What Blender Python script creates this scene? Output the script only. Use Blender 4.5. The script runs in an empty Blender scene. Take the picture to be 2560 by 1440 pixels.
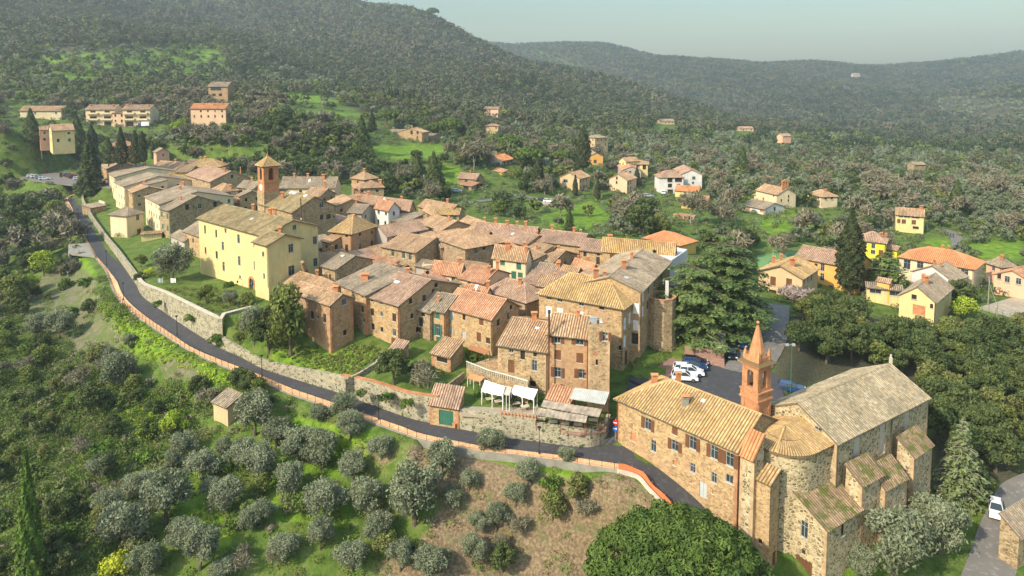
import bpy, math, random
import numpy as np
from mathutils import Vector, Matrix
random.seed(7); RNG = np.random.default_rng(7)
scene = bpy.context.scene
COL = scene.collection
# ------------------------------------------------------------------ camera
W_, H_ = 2560.0, 1440.0
FPX = 1708.0; TH = math.radians(4.5); PPY = 334.0; CAMZ = 60.0
cam_d = bpy.data.cameras.new("camera"); cam = bpy.data.objects.new("camera", cam_d); COL.objects.link(cam)
cam.location = (0, 0, CAMZ); cam.rotation_euler = (math.radians(90) - TH, 0, 0)
cam_d.sensor_width = 36.0; cam_d.lens = 36.0 * FPX / W_; cam_d.shift_y = -(720 - PPY) / W_
cam_d.clip_start = 1.0; cam_d.clip_end = 9000.0
scene.camera = cam
# ------------------------------------------------------------------ world, sun, exposure
SUN = Vector((-0.64, -0.52, 0.62)).normalized()
SUN_EL = math.asin(SUN.z); SUN_AZ = math.atan2(SUN.x, SUN.y)
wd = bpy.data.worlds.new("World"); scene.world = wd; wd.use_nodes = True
nt = wd.node_tree; nt.nodes.clear()
sky = nt.nodes.new('ShaderNodeTexSky'); sky.sky_type = 'NISHITA'; sky.sun_disc = False
sky.sun_elevation = SUN_EL; sky.sun_rotation = SUN_AZ
sky.air_density = 1.7; sky.dust_density = 2.0; sky.ozone_density = 2.5; sky.altitude = 400
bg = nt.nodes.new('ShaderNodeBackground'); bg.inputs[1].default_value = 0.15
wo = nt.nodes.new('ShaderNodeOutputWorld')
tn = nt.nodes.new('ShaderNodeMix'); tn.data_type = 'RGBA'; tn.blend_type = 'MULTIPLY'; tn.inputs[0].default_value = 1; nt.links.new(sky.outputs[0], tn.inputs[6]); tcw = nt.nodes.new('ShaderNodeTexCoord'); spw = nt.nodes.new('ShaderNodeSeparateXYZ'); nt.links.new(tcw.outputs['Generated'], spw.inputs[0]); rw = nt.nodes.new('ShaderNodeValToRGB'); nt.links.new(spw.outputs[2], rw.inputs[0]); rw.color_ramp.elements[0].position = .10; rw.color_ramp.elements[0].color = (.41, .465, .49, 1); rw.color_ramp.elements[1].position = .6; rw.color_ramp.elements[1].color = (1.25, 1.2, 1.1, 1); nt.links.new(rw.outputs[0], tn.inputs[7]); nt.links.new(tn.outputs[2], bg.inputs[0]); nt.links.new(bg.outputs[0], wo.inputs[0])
sl = bpy.data.lights.new("sun", 'SUN'); sl.energy = 3.1; sl.angle = math.radians(1.2); sl.color = (1.0, 0.91, 0.74)
so = bpy.data.objects.new("sun", sl); COL.objects.link(so)
so.rotation_euler = SUN.to_track_quat('Z', 'Y').to_euler(); so.location = (-100, -40, 150)
scene.view_settings.view_transform = 'Standard'; scene.view_settings.look = 'None'
scene.view_settings.exposure = 0.92; scene.view_settings.gamma = 1.0
scene.cycles.max_bounces = 5; scene.cycles.diffuse_bounces = 3; scene.cycles.glossy_bounces = 2
scene.cycles.transparent_max_bounces = 6; scene.cycles.volume_bounces = 0
# ------------------------------------------------------------------ photo pixel -> place
_c, _s = math.cos(TH), math.sin(TH)
def ray(px, py):
    x = (px - 1280) / FPX; v = -(py - PPY) / FPX
    return np.array([x, _c + _s * v, -_s + _c * v])
def P(px, py, z):
    r = ray(px, py); t = (z - CAMZ) / r[2]
    return Vector((r[0] * t, r[1] * t, z))
def PD(px, py, d):
    r = ray(px, py); t = d / r[1]
    return Vector((r[0] * t, d, CAMZ + r[2] * t))
def proj(x, y, z):
    z = z - CAMZ; dp = _c * y - _s * z; up = _s * y + _c * z
    return 1280 + FPX * x / dp, PPY - FPX * up / dp
REG = {'1': (680, 640, 4), '2': (440, 480, 4), '3': (160, 360, 4), '4': (600, 360, 4), '5': (1040, 440, 4), '6': (1200, 480, 4),
       '7': (1200, 680, 4), '8': (1000, 780, 4), '9': (1440, 900, 4), 'a': (1840, 780, 4), 'b': (1840, 1080, 4), 'c': (1780, 420, 4),
       'd': (2080, 560, 5.3333), 'e': (1340, 280, 5.3333), 'f': (880, 220, 5.3333), 'g': (0, 200, 5.3333), 'h': (420, 160, 5.3333),
       'i': (0, 360, 4), 'j': (0, 720, 4), 'k': (440, 860, 4), 'l': (1280, 1080, 4), 'm': (640, 1080, 4), 'z': (0, 0, 1)}
def q(s):
    r, x, y = s.split()
    ox, oy, k = REG[r]
    return ox + float(x) / k, oy + float(y) / k
# ------------------------------------------------------------------ object helpers
def tag(o, label=None, cat=None, group=None, kind=None):
    if label: o['label'] = label
    if cat: o['category'] = cat
    if group: o['group'] = group
    if kind: o['kind'] = kind
    return o
def empty(name, loc, label, cat, group=None, rz=0):
    o = bpy.data.objects.new(name, None); COL.objects.link(o); o.location = loc; o.rotation_euler = (0, 0, rz)
    o.empty_display_size = 0.3
    return tag(o, label, cat, group)
def mesh_obj(name, me, parent=None, loc=None, mats=None):
    o = bpy.data.objects.new(name, me); COL.objects.link(o)
    if mats is not None:
        for m in mats: me.materials.append(m)
    if parent is not None:
        o.parent = parent
    if loc is not None: o.location = loc
    return o
class MB:
    """collects polygons"""
    def __init__(s): s.v = []; s.f = []; s.mi = []; s.uv = []; s.m = 0
    def poly(s, pts, mi=None, uv=None):
        b = len(s.v); s.v.extend([tuple(p) for p in pts]); s.f.append(tuple(range(b, b + len(pts))))
        s.mi.append(s.m if mi is None else mi); s.uv.append(uv if uv is not None else [(0, 0)] * len(pts))
    def box(s, c, d, rz=0, mi=None, taper=1.0):
        c = Vector(c); cs, sn = math.cos(rz), math.sin(rz); P_ = []
        for sz in (-1, 1):
            k = 1.0 if sz < 0 else taper
            for sx, sy in ((-1, -1), (1, -1), (1, 1), (-1, 1)):
                x, y = sx * d[0] / 2 * k, sy * d[1] / 2 * k
                P_.append((c.x + x * cs - y * sn, c.y + x * sn + y * cs, c.z + sz * d[2] / 2))
        for f in ((0, 3, 2, 1), (4, 5, 6, 7), (0, 1, 5, 4), (1, 2, 6, 5), (2, 3, 7, 6), (3, 0, 4, 7)):
            s.poly([P_[i] for i in f], mi)
    def tube(s, pts, r, n=6, mi=None, r2=None, cap=True):
        pts = [Vector(p) for p in pts]; k = len(pts); rings = []
        for i, p in enumerate(pts):
            t = (pts[min(i + 1, k - 1)] - pts[max(i - 1, 0)])
            if t.length < 1e-6: t = Vector((0, 0, 1))
            t.normalize()
            a = t.cross(Vector((0, 0, 1)) if abs(t.z) < 0.9 else Vector((1, 0, 0))).normalized(); b = t.cross(a)
            rr = r if r2 is None else r + (r2 - r) * i / max(1, k - 1)
            if isinstance(r, (list, tuple)): rr = r[i]
            rings.append([p + (a * math.cos(2 * math.pi * j / n) + b * math.sin(2 * math.pi * j / n)) * rr for j in range(n)])
        for i in range(k - 1):
            for j in range(n):
                s.poly([rings[i][j], rings[i][(j + 1) % n], rings[i + 1][(j + 1) % n], rings[i + 1][j]], mi)
        if cap: s.poly(rings[0][::-1], mi); s.poly(rings[-1], mi)
    def prism(s, pts2, z0, z1, mi=None, top_mi=None):
        n = len(pts2)
        ar = sum(pts2[i][0] * pts2[(i + 1) % n][1] - pts2[(i + 1) % n][0] * pts2[i][1] for i in range(n))
        if ar < 0: pts2 = list(pts2)[::-1]
        for i in range(n):
            a, b = pts2[i], pts2[(i + 1) % n]
            s.poly([(a[0], a[1], z0), (b[0], b[1], z0), (b[0], b[1], z1), (a[0], a[1], z1)], mi)
        s.poly([(p[0], p[1], z1) for p in pts2], mi if top_mi is None else top_mi)
        s.poly([(p[0], p[1], z0) for p in pts2][::-1], mi)
    def mesh(s, name, mats=()):
        me = bpy.data.meshes.new(name); me.from_pydata([tuple(map(float, v)) for v in s.v], [], s.f)
        for m in mats: me.materials.append(m)
        if len(s.f):
            me.polygons.foreach_set('material_index', s.mi)
            uvl = me.uv_layers.new(name='UVMap'); flat = []
            for u in s.uv:
                for a in u: flat.extend(a)
            uvl.data.foreach_set('uv', flat)
        me.update(); return me
    def build(s, name, mats, parent=None, loc=None):
        if not isinstance(mats, (list, tuple)): mats = [mats]
        return mesh_obj(name, s.mesh(name, mats), parent, loc)
def np_mesh(name, V, F, mats=(), colors=None, cname='tint', smooth=False, mi=None):
    """V (n,3), F (m,k) same-size polygons"""
    me = bpy.data.meshes.new(name); V = np.asarray(V, np.float32); F = np.asarray(F, np.int32); k = F.shape[1]
    me.vertices.add(len(V)); me.vertices.foreach_set('co', V.ravel())
    me.loops.add(F.size); me.loops.foreach_set('vertex_index', F.ravel())
    me.polygons.add(len(F)); me.polygons.foreach_set('loop_start', np.arange(0, F.size, k, dtype=np.int32))
    me.polygons.foreach_set('loop_total', np.full(len(F), k, np.int32))
    if mi is not None: me.polygons.foreach_set('material_index', np.asarray(mi, np.int32))
    if smooth: me.polygons.foreach_set('use_smooth', np.ones(len(F), bool))
    for m in mats: me.materials.append(m)
    if colors is not None:
        at = me.color_attributes.new(name=cname, type='FLOAT_COLOR', domain='POINT')
        c4 = np.ones((len(V), 4), np.float32); c4[:, :colors.shape[1]] = colors
        at.data.foreach_set('color', c4.ravel())
    me.update(calc_edges=True); me.validate(); return me
# ------------------------------------------------------------------ materials
def newmat(name):
    m = bpy.data.materials.new(name); m.use_nodes = True; t = m.node_tree; t.nodes.clear()
    o = t.nodes.new('ShaderNodeOutputMaterial'); b = t.nodes.new('ShaderNodeBsdfPrincipled')
    t.links.new(b.outputs[0], o.inputs[0]); b.inputs['Roughness'].default_value = 0.85
    b.inputs['Specular IOR Level'].default_value = 0.25
    return m, t, b
def N(t, typ, **kw):
    n = t.nodes.new(typ)
    for k, v in kw.items():
        if k.startswith('i_'):
            key = k[2:]; key = int(key) if key.isdigit() else key.replace('_', ' ')
            n.inputs[key].default_value = v
        else: setattr(n, k, v)
    return n
def rgb(c): return (c[0], c[1], c[2], 1.0)
def ramp(t, fac, stops, interp='LINEAR'):
    r = t.nodes.new('ShaderNodeValToRGB'); e = r.color_ramp.elements; r.color_ramp.interpolation = interp
    while len(e) > 1: e.remove(e[-1])
    e[0].position = stops[0][0]; e[0].color = rgb(stops[0][1])
    for p_, c_ in stops[1:]:
        x = e.new(p_); x.color = rgb(c_)
    t.links.new(fac, r.inputs[0]); return r.outputs[0]
def mix(t, fac, a, b, mode='MIX'):
    m = t.nodes.new('ShaderNodeMix'); m.data_type = 'RGBA'; m.blend_type = mode
    for i, x in ((0, fac), (6, a), (7, b)):
        if isinstance(x, (int, float)): m.inputs[i].default_value = x
        elif isinstance(x, tuple): m.inputs[i].default_value = rgb(x)
        else: t.links.new(x, m.inputs[i])
    return m.outputs[2]
def pos(t, scale=1.0, obj=False):
    if obj:
        tc = t.nodes.new('ShaderNodeTexCoord'); o = tc.outputs['Object']
    else:
        g = t.nodes.new('ShaderNodeNewGeometry'); o = g.outputs['Position']
    if scale == 1.0: return o
    vm = N(t, 'ShaderNodeVectorMath', operation='SCALE'); t.links.new(o, vm.inputs[0]); vm.inputs[3].default_value = scale
    return vm.outputs[0]
def noise(t, vec, scale, detail=3, rough=0.55):
    n = N(t, 'ShaderNodeTexNoise', i_Scale=scale, i_Detail=detail, i_Roughness=rough); t.links.new(vec, n.inputs['Vector']); return n.outputs['Fac']
def mth(t, op, a, b=None, clamp=False):
    n = N(t, 'ShaderNodeMath', operation=op); n.use_clamp = clamp
    for i, x in enumerate((a, b)):
        if x is None: continue
        if isinstance(x, (int, float)): n.inputs[i].default_value = x
        else: t.links.new(x, n.inputs[i])
    return n.outputs[0]
def sstep(t, x, lo, hi):
    n = N(t, 'ShaderNodeMapRange'); n.interpolation_type = 'SMOOTHSTEP'; t.links.new(x, n.inputs[0])
    n.inputs[1].default_value = lo; n.inputs[2].default_value = hi; return n.outputs[0]
def bump(t, b, h, strength=0.4, dist=0.05):
    n = N(t, 'ShaderNodeBump', i_Strength=strength, i_Distance=dist); t.links.new(h, n.inputs['Height']); t.links.new(n.outputs[0], b.inputs['Normal'])
def plain(name, c, rough=0.8, metal=0.0, var=0.12, spec=0.25):
    m, t, b = newmat(name)
    p_ = pos(t); n1 = noise(t, p_, 0.9, 4)
    lo = tuple(x * (1 - var) for x in c); hi = tuple(min(1, x * (1 + var)) for x in c)
    t.links.new(ramp(t, n1, [(0.3, lo), (0.7, hi)]), b.inputs['Base Color'])
    b.inputs['Roughness'].default_value = rough; b.inputs['Metallic'].default_value = metal; b.inputs['Specular IOR Level'].default_value = spec
    return m
def stone_mat(name, mortar, s1, s2, s3, scale=2.6, brick=0.25, brickc=(0.42, 0.20, 0.10), edge=0.10, squash=1.5):
    m, t, b = newmat(name); g = pos(t)
    mp = N(t, 'ShaderNodeMapping'); mp.inputs['Scale'].default_value = (1, 1, squash); t.links.new(g, mp.inputs[0])
    dn = N(t, 'ShaderNodeTexNoise', i_Scale=2.0, i_Detail=2.0); t.links.new(g, dn.inputs['Vector'])
    ad = N(t, 'ShaderNodeVectorMath', operation='MULTIPLY_ADD'); t.links.new(dn.outputs['Color'], ad.inputs[0]); ad.inputs[1].default_value = (0.25, 0.25, 0.25); t.links.new(mp.outputs[0], ad.inputs[2])
    v = N(t, 'ShaderNodeTexVoronoi', feature='DISTANCE_TO_EDGE', i_Scale=scale); t.links.new(ad.outputs[0], v.inputs['Vector'])
    v2 = N(t, 'ShaderNodeTexVoronoi', feature='F1', i_Scale=scale); t.links.new(ad.outputs[0], v2.inputs['Vector'])
    sep = N(t, 'ShaderNodeSeparateColor'); t.links.new(v2.outputs['Color'], sep.inputs[0])
    stc = ramp(t, sep.outputs[0], [(0.0, s1), (0.35, s2), (0.65, s3), (0.85, tuple(x * 0.9 for x in mortar)), (1.0, s1)])
    big = noise(t, g, 0.22, 4, 0.6)
    bm = sstep(t, big, 0.69 - brick * 0.24, 0.78 - brick * 0.24)
    bb = mth(t, 'MULTIPLY', bm, 0.75)
    stc = mix(t, bb, stc, brickc)
    mort = mix(t, mth(t, 'MULTIPLY', bm, 0.35), mortar, brickc)
    e = sstep(t, v.outputs[0], edge * 0.4, edge)
    col = mix(t, e, mort, stc)
    st = noise(t, g, 1.1, 5, 0.65)
    col = mix(t, 0.8, col, ramp(t, st, [(0.28, (0.6, 0.58, 0.55)), (0.5, (1.06, 1.05, 1.04)), (0.75, (1.3, 1.28, 1.24))]), 'MULTIPLY')
    t.links.new(col, b.inputs['Base Color']); bump(t, b, e, 0.5, 0.06)
    b.inputs['Roughness'].default_value = 0.93
    return m
def plaster_mat(name, c, stain=(0.30, 0.26, 0.2), amt=0.35):
    amt = amt * 1.5; m, t, b = newmat(name); g = pos(t)
    n1 = noise(t, g, 0.35, 5, 0.6); n2 = noise(t, g, 2.5, 4, 0.6)
    mp = N(t, 'ShaderNodeMapping'); mp.inputs['Scale'].default_value = (1.6, 1.6, 0.16); t.links.new(g, mp.inputs[0])
    n3 = noise(t, mp.outputs[0], 1.4, 4, 0.6)
    col = mix(t, sstep(t, n1, 0.35, 0.7), tuple(x * 0.86 for x in c), c)
    col = mix(t, mth(t, 'MULTIPLY', sstep(t, n3, 0.52, 0.75), amt), col, stain)
    col = mix(t, mth(t, 'MULTIPLY', sstep(t, n2, 0.55, 0.8), amt * 0.5), col, tuple(x * 0.6 for x in c))
    t.links.new(col, b.inputs['Base Color']); b.inputs['Roughness'].default_value = 0.9
    bump(t, b, n2, 0.15, 0.02)
    return m
def tile_mat(name, cols, lichen=(0.35, 0.28, 0.07), lamt=0.4, dark=(0.10, 0.085, 0.06), damt=0.4, moss=0.0):
    """u of the UV map counts tile columns, v counts tile courses"""
    m, t, b = newmat(name)
    uv = N(t, 'ShaderNodeUVMap'); uv.uv_map = 'UVMap'
    sp = N(t, 'ShaderNodeSeparateXYZ'); t.links.new(uv.outputs[0], sp.inputs[0])
    fu = mth(t, 'FLOOR', sp.outputs[0]); fv = mth(t, 'FLOOR', sp.outputs[1])
    cb = N(t, 'ShaderNodeCombineXYZ'); t.links.new(fu, cb.inputs[0]); t.links.new(fv, cb.inputs[1])
    wn = N(t, 'ShaderNodeTexWhiteNoise', noise_dimensions='3D'); t.links.new(cb.outputs[0], wn.inputs['Vector'])
    n = len(cols); stops = [(i / n, cols[i]) for i in range(n)]
    base = ramp(t, wn.outputs['Value'], stops, 'CONSTANT')
    g = pos(t); big = noise(t, g, 0.5, 5, 0.65); med = noise(t, g, 2.2, 5, 0.7)
    mean = tuple(sum(c[k] for c in cols) / n for k in range(3))
    base = mix(t, 0.3, base, mean); base = mix(t, 1., base, ramp(t, noise(t, g, .28, 4, .6), [(.3, (.68, .66, .62)), (.5, (.97, .94, .90)), (.7, (1.2, 1.16, 1.1))]), 'MULTIPLY')
    base = mix(t, mth(t, 'MULTIPLY', sstep(t, med, 0.48, 0.68), lamt), base, lichen)
    base = mix(t, mth(t, 'MULTIPLY', sstep(t, big, 0.5, 0.75), damt), base, dark)
    if moss: base = mix(t, mth(t, 'MULTIPLY', sstep(t, noise(t, g, 0.75, 5, 0.7), 0.46, 0.58), moss), base, (0.09, 0.12, 0.012))
    # valleys between the rounded tiles and the lap of each course are coloured darker
    fr = mth(t, 'FRACT', sp.outputs[0]); ab = mth(t, 'ABSOLUTE', mth(t, 'SUBTRACT', fr, 0.5))
    val = sstep(t, ab, 0.24, 0.44)
    frv = mth(t, 'FRACT', sp.outputs[1]); lap = sstep(t, frv, 0.86, 0.96)
    dirt_and_dark = mth(t, 'MAXIMUM', mth(t, 'MULTIPLY', val, 0.85), mth(t, 'MULTIPLY', lap, 0.30))
    base = mix(t, dirt_and_dark, base, tuple(x * 0.8 for x in dark))
    t.links.new(base, b.inputs['Base Color']); b.inputs['Roughness'].default_value = 0.9
    bump(t, b, mth(t, 'SUBTRACT', 1.0, frv), 0.5, 0.05)
    return m
T_ = lambda *a: [tuple(x) for x in a]
TILE = {
 'tan': tile_mat('tile_tan', T_((.50, .30, .17), (.42, .26, .15), (.55, .37, .22), (.36, .22, .13), (.58, .42, .27), (.47, .24, .13)), (.42, .33, .10), .45, (.13, .10, .07), .35),
 'gold': tile_mat('tile_gold', T_((.50, .33, .15), (.46, .29, .15), (.55, .39, .20), (.36, .22, .12), (.56, .42, .21), (.46, .25, .13)), (.50, .36, .05), .75, (.16, .11, .05), .30),
 'pink': tile_mat('tile_pink', T_((.46, .27, .17), (.50, .32, .21), (.38, .23, .14), (.54, .38, .27), (.42, .27, .19), (.32, .19, .13)), (.40, .34, .22), .35, (.15, .11, .09), .35),
 'red': tile_mat('tile_red', T_((.50, .25, .13), (.56, .30, .17), (.43, .20, .11), (.60, .36, .22), (.47, .26, .15)), (.48, .32, .16), .3, (.22, .11, .07), .3),
 'new': tile_mat('tile_new', T_((.62, .25, .10), (.66, .29, .13), (.56, .22, .09), (.64, .30, .14)), (.50, .30, .12), .15, (.30, .14, .07), .25),
 'grey': tile_mat('tile_grey', T_((.36, .28, .19), (.29, .23, .165), (.42, .33, .23), (.24, .185, .13), (.44, .36, .25), (.36, .24, .155)), (.40, .37, .22), .4, (.11, .10, .08), .5),
 'mossy': tile_mat('tile_mossy', T_((.38, .28, .16), (.34, .25, .15), (.44, .33, .2), (.30, .21, .13), (.46, .36, .22)), (.36, .26, .04), .8, (.10, .085, .04), .5, 0.35),
 'moss': tile_mat('tile_green_moss', T_((.36, .24, .15), (.30, .20, .13), (.42, .28, .19), (.24, .17, .12)), (.26, .22, .05), .6, (.08, .07, .04), .5, 0.9),
 'church': tile_mat('tile_church', T_((.46, .38, .25), (.36, .29, .19), (.52, .44, .31), (.28, .22, .14), (.48, .36, .22), (.25, .215, .155)), (.46, .40, .15), .35, (.13, .12, .08), .45),
}
WALL = {
 'stone': stone_mat('rubble_stone', (.42, .31, .175), (.18, .115, .06), (.34, .23, .12), (.44, .33, .19), 2.7, .30),
 'rough': stone_mat('rough_stone', (.38, .29, .17), (.14, .095, .05), (.29, .20, .11), (.40, .31, .18), 2.2, .12),
 'church': stone_mat('church_stone', (.52, .43, .27), (.12, .09, .045), (.26, .20, .10), (.44, .35, .20), 2.0, -0.3, edge=.13),
 'warm': stone_mat('warm_stone', (.46, .32, .17), (.25, .15, .07), (.40, .26, .13), (.48, .35, .19), 3.0, .5, (.42, .25, .14)),
 'brickish': stone_mat('brick_and_stone', (.42, .28, .15), (.28, .15, .075), (.38, .22, .115), (.43, .30, .17), 3.2, .85, (.40, .24, .135)),
 'dim': stone_mat('brown_stone', (.38, .28, .17), (.18, .12, .07), (.30, .20, .12), (.38, .28, .18), 2.6, .3),
 'retain': stone_mat('retaining_stone', (.36, .32, .22), (.09, .10, .05), (.22, .20, .13), (.37, .33, .24), 1.7, .25, (.16, .17, .08), edge=.16),
 'yellow': plaster_mat('yellow_plaster', (.72, .57, .26), (.33, .27, .13), .35),
 'cream': plaster_mat('cream_plaster', (.72, .58, .36), (.38, .30, .2), .35),
 'white': plaster_mat('white_plaster', (.68, .64, .58), (.4, .37, .32), .3),
 'grey': plaster_mat('grey_plaster', (.46, .40, .34), (.3, .26, .22), .3),
 'orange': plaster_mat('orange_plaster', (.80, .42, .11), (.5, .3, .12), .2),
 'pink': plaster_mat('pink_plaster', (.78, .44, .28), (.45, .28, .2), .2),
 'lemon': plaster_mat('lemon_plaster', (.80, .66, .06), (.5, .42, .1), .15),
 'tan': plaster_mat('tan_plaster', (.62, .44, .24), (.35, .26, .16), .35),
 'ochre': plaster_mat('ochre_plaster', (.72, .46, .13), (.4, .28, .12), .25),
 'red': plaster_mat('red_plaster', (.42, .15, .08), (.25, .12, .08), .3),
 'peach': plaster_mat('peach_plaster', (.76, .50, .31), (.45, .3, .2), .3),
}
M = {
 'glass': plain('window_glass', (.035, .045, .05), .15, 0, .3, .5), 'dark': plain('dark_opening', (.03, .022, .016), .8),
 'wood': plain('brown_wood', (.15, .065, .03), .7), 'green': plain('green_paint', (.04, .14, .09), .6), 'whitep': plain('white_paint', (.75, .73, .68), .5),
 'greyp': plain('grey_paint', (.42, .44, .42), .6), 'bluep': plain('blue_grey_paint', (.34, .37, .37), .6), 'sill': plain('pale_stone', (.52, .46, .36), .9),
 'brick': plain('terracotta_brick', (.46, .20, .09), .9, 0, .25), 'pipe': plain('copper_pipe', (.13, .075, .045), .5, .3), 'iron': plain('dark_iron', (.025, .03, .03), .5, .4),
 'concrete': plain('concrete', (.27, .25, .20), .9, 0, .2), 'copperg': plain('weathered_gutter', (.10, .09, .06), .6), 'terra': plain('terracotta', (.50, .22, .10), .9, 0, .2),
 'under': plain('eaves_board', (.20, .13, .08), .9), 'skyl': plain('skylight_glass', (.62, .66, .68), .2, 0, .1, .5), 'brickt': plain('tower_brick', (.52, .25, .11), .9, 0, .22),
 'bronze': plain('bell_bronze', (.10, .09, .05), .4, .8), 'awn': plain('grey_sheet', (.42, .42, .38), .6, 0, .15), 'cloth': plain('white_canvas', (.85, .82, .74), .8, 0, .04),
}
M['quoin'] = plain('brick_quoins', (.40, .20, .10), .9, 0, .3); M['quoin2'] = plain('stone_quoins', (.44, .30, .17), .9, 0, .3)
# ------------------------------------------------------------------ terrain
def W(px, py, z): p = P(px, py, z); return (p.x, p.y, z)
def WD(px, py, d): p = PD(px, py, d); return (p.x, p.y, p.z)
ROAD_OUT = [(207, 478, 14.2), (160, 497, 14), (175, 522, 13.7), (197, 567, 13), (217, 607, 12.4), (240, 645, 11.8), (265, 678, 11.2), (282, 720, 10.6), (297, 750, 10.1), (337, 787, 9.4),
            (400, 830, 8.7), (462, 870, 8.1), (532, 905, 7.6), (612, 937, 7.2), (715, 981, 6.9), (790, 1007, 6.7), (897, 1045, 6.5), (990, 1077, 6.3), (1057, 1100, 6.2), (1190, 1127, 6.1), (1280, 1137, 6.0), (1405, 1153, 6.0), (1457, 1162, 6.0), (1547, 1176, 6.0)]
ROAD_IN = [(215, 484, 14.2), (205, 496, 14), (207, 510, 13.7), (225, 545, 13), (248, 580, 12.4), (270, 612, 11.8), (300, 652, 11.2), (342, 715, 10.6), (357, 742, 10.1), (410, 780, 9.4),
           (475, 824, 8.7), (550, 870, 8.1), (600, 892, 7.6), (657, 922, 7.2), (765, 957, 6.9), (852, 984, 6.7), (930, 1013, 6.5), (1015, 1043, 6.3), (1075, 1058, 6.2), (1250, 1092, 6.1), (1337, 1104, 6.0), (1450, 1118, 6.0), (1495, 1112, 6.0), (1562, 1114, 6.0)]
RO = np.array([W(*p) for p in ROAD_OUT]); RI = np.array([W(*p) for p in ROAD_IN])
# road past the priest's house, and the lane up to the square
R2L = np.array([W(1547, 1176, 6.0), W(1597, 1190, 5.7), W(1630, 1225, 5.0), W(1680, 1275, 3.8), W(1745, 1335, 2.2), W(1850, 1440, 0.2)])
R2R = np.array([W(1562, 1114, 6.0), W(1615, 1145, 5.6), W(1670, 1180, 5.0), W(1742, 1237, 3.8), W(1800, 1285, 2.4), W(1868, 1350, .8)])
LNL = np.array([W(1500, 1110, 6.0), W(1522, 1072, 7.2), W(1540, 1040, 8.4), W(1562, 985, 9.8), W(1572, 950, 10.4)])
LNR = np.array([W(1562, 1114, 6.0), W(1563, 1085, 7.2), W(1568, 1045, 8.6), W(1590, 1000, 9.9), W(1610, 962, 10.4)])
RR_L = np.array([W(2390, 1470, -2.6), W(2425, 1380, -2.2), W(2450, 1310, -1.6), W(2492, 1225, -.6), W(2530, 1195, 0), W(2600, 1170, .5)])
RR_R = np.array([W(2530, 1470, -2.6), W(2560, 1380, -2.2), W(2600, 1310, -1.6), W(2650, 1235, -.6), W(2680, 1205, 0), W(2760, 1180, .5)])
def tps_fit(pts, lam=0.0):
    pts = np.array(pts, float); xy = pts[:, :2]; n = len(xy); S = 500.0
    d2 = ((xy[:, None] - xy[None]) ** 2).sum(-1) / S / S; K = np.where(d2 > 0, d2 * np.log(d2 + 1e-12), 0) + lam * np.eye(n)
    Pm = np.c_[np.ones(n), xy / S]; A = np.zeros((n + 3, n + 3)); A[:n, :n] = K; A[:n, n:] = Pm; A[n:, :n] = Pm.T
    sol = np.linalg.solve(A, np.r_[pts[:, 2], 0, 0, 0]); w, a = sol[:n], sol[n:]
    def f(x, y):
        x = np.asarray(x, float); y = np.asarray(y, float); sh = x.shape; x = x.ravel(); y = y.ravel(); out = np.empty_like(x)
        for i in range(0, len(x), 20000):
            xx, yy = x[i:i + 20000], y[i:i + 20000]
            d = ((xx[:, None] - xy[None, :, 0]) ** 2 + (yy[:, None] - xy[None, :, 1]) ** 2) / S / S
            out[i:i + 20000] = (np.where(d > 0, d * np.log(d + 1e-12), 0) @ w) + a[0] + a[1] * xx / S + a[2] * yy / S
        return out.reshape(sh)
    return f
ctl = []
for o, i in zip(RO[::1], RI[::1]):
    m = (o + i) / 2; ctl.append((m[0], m[1], m[2] - 0.3))
dn = {}
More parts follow.
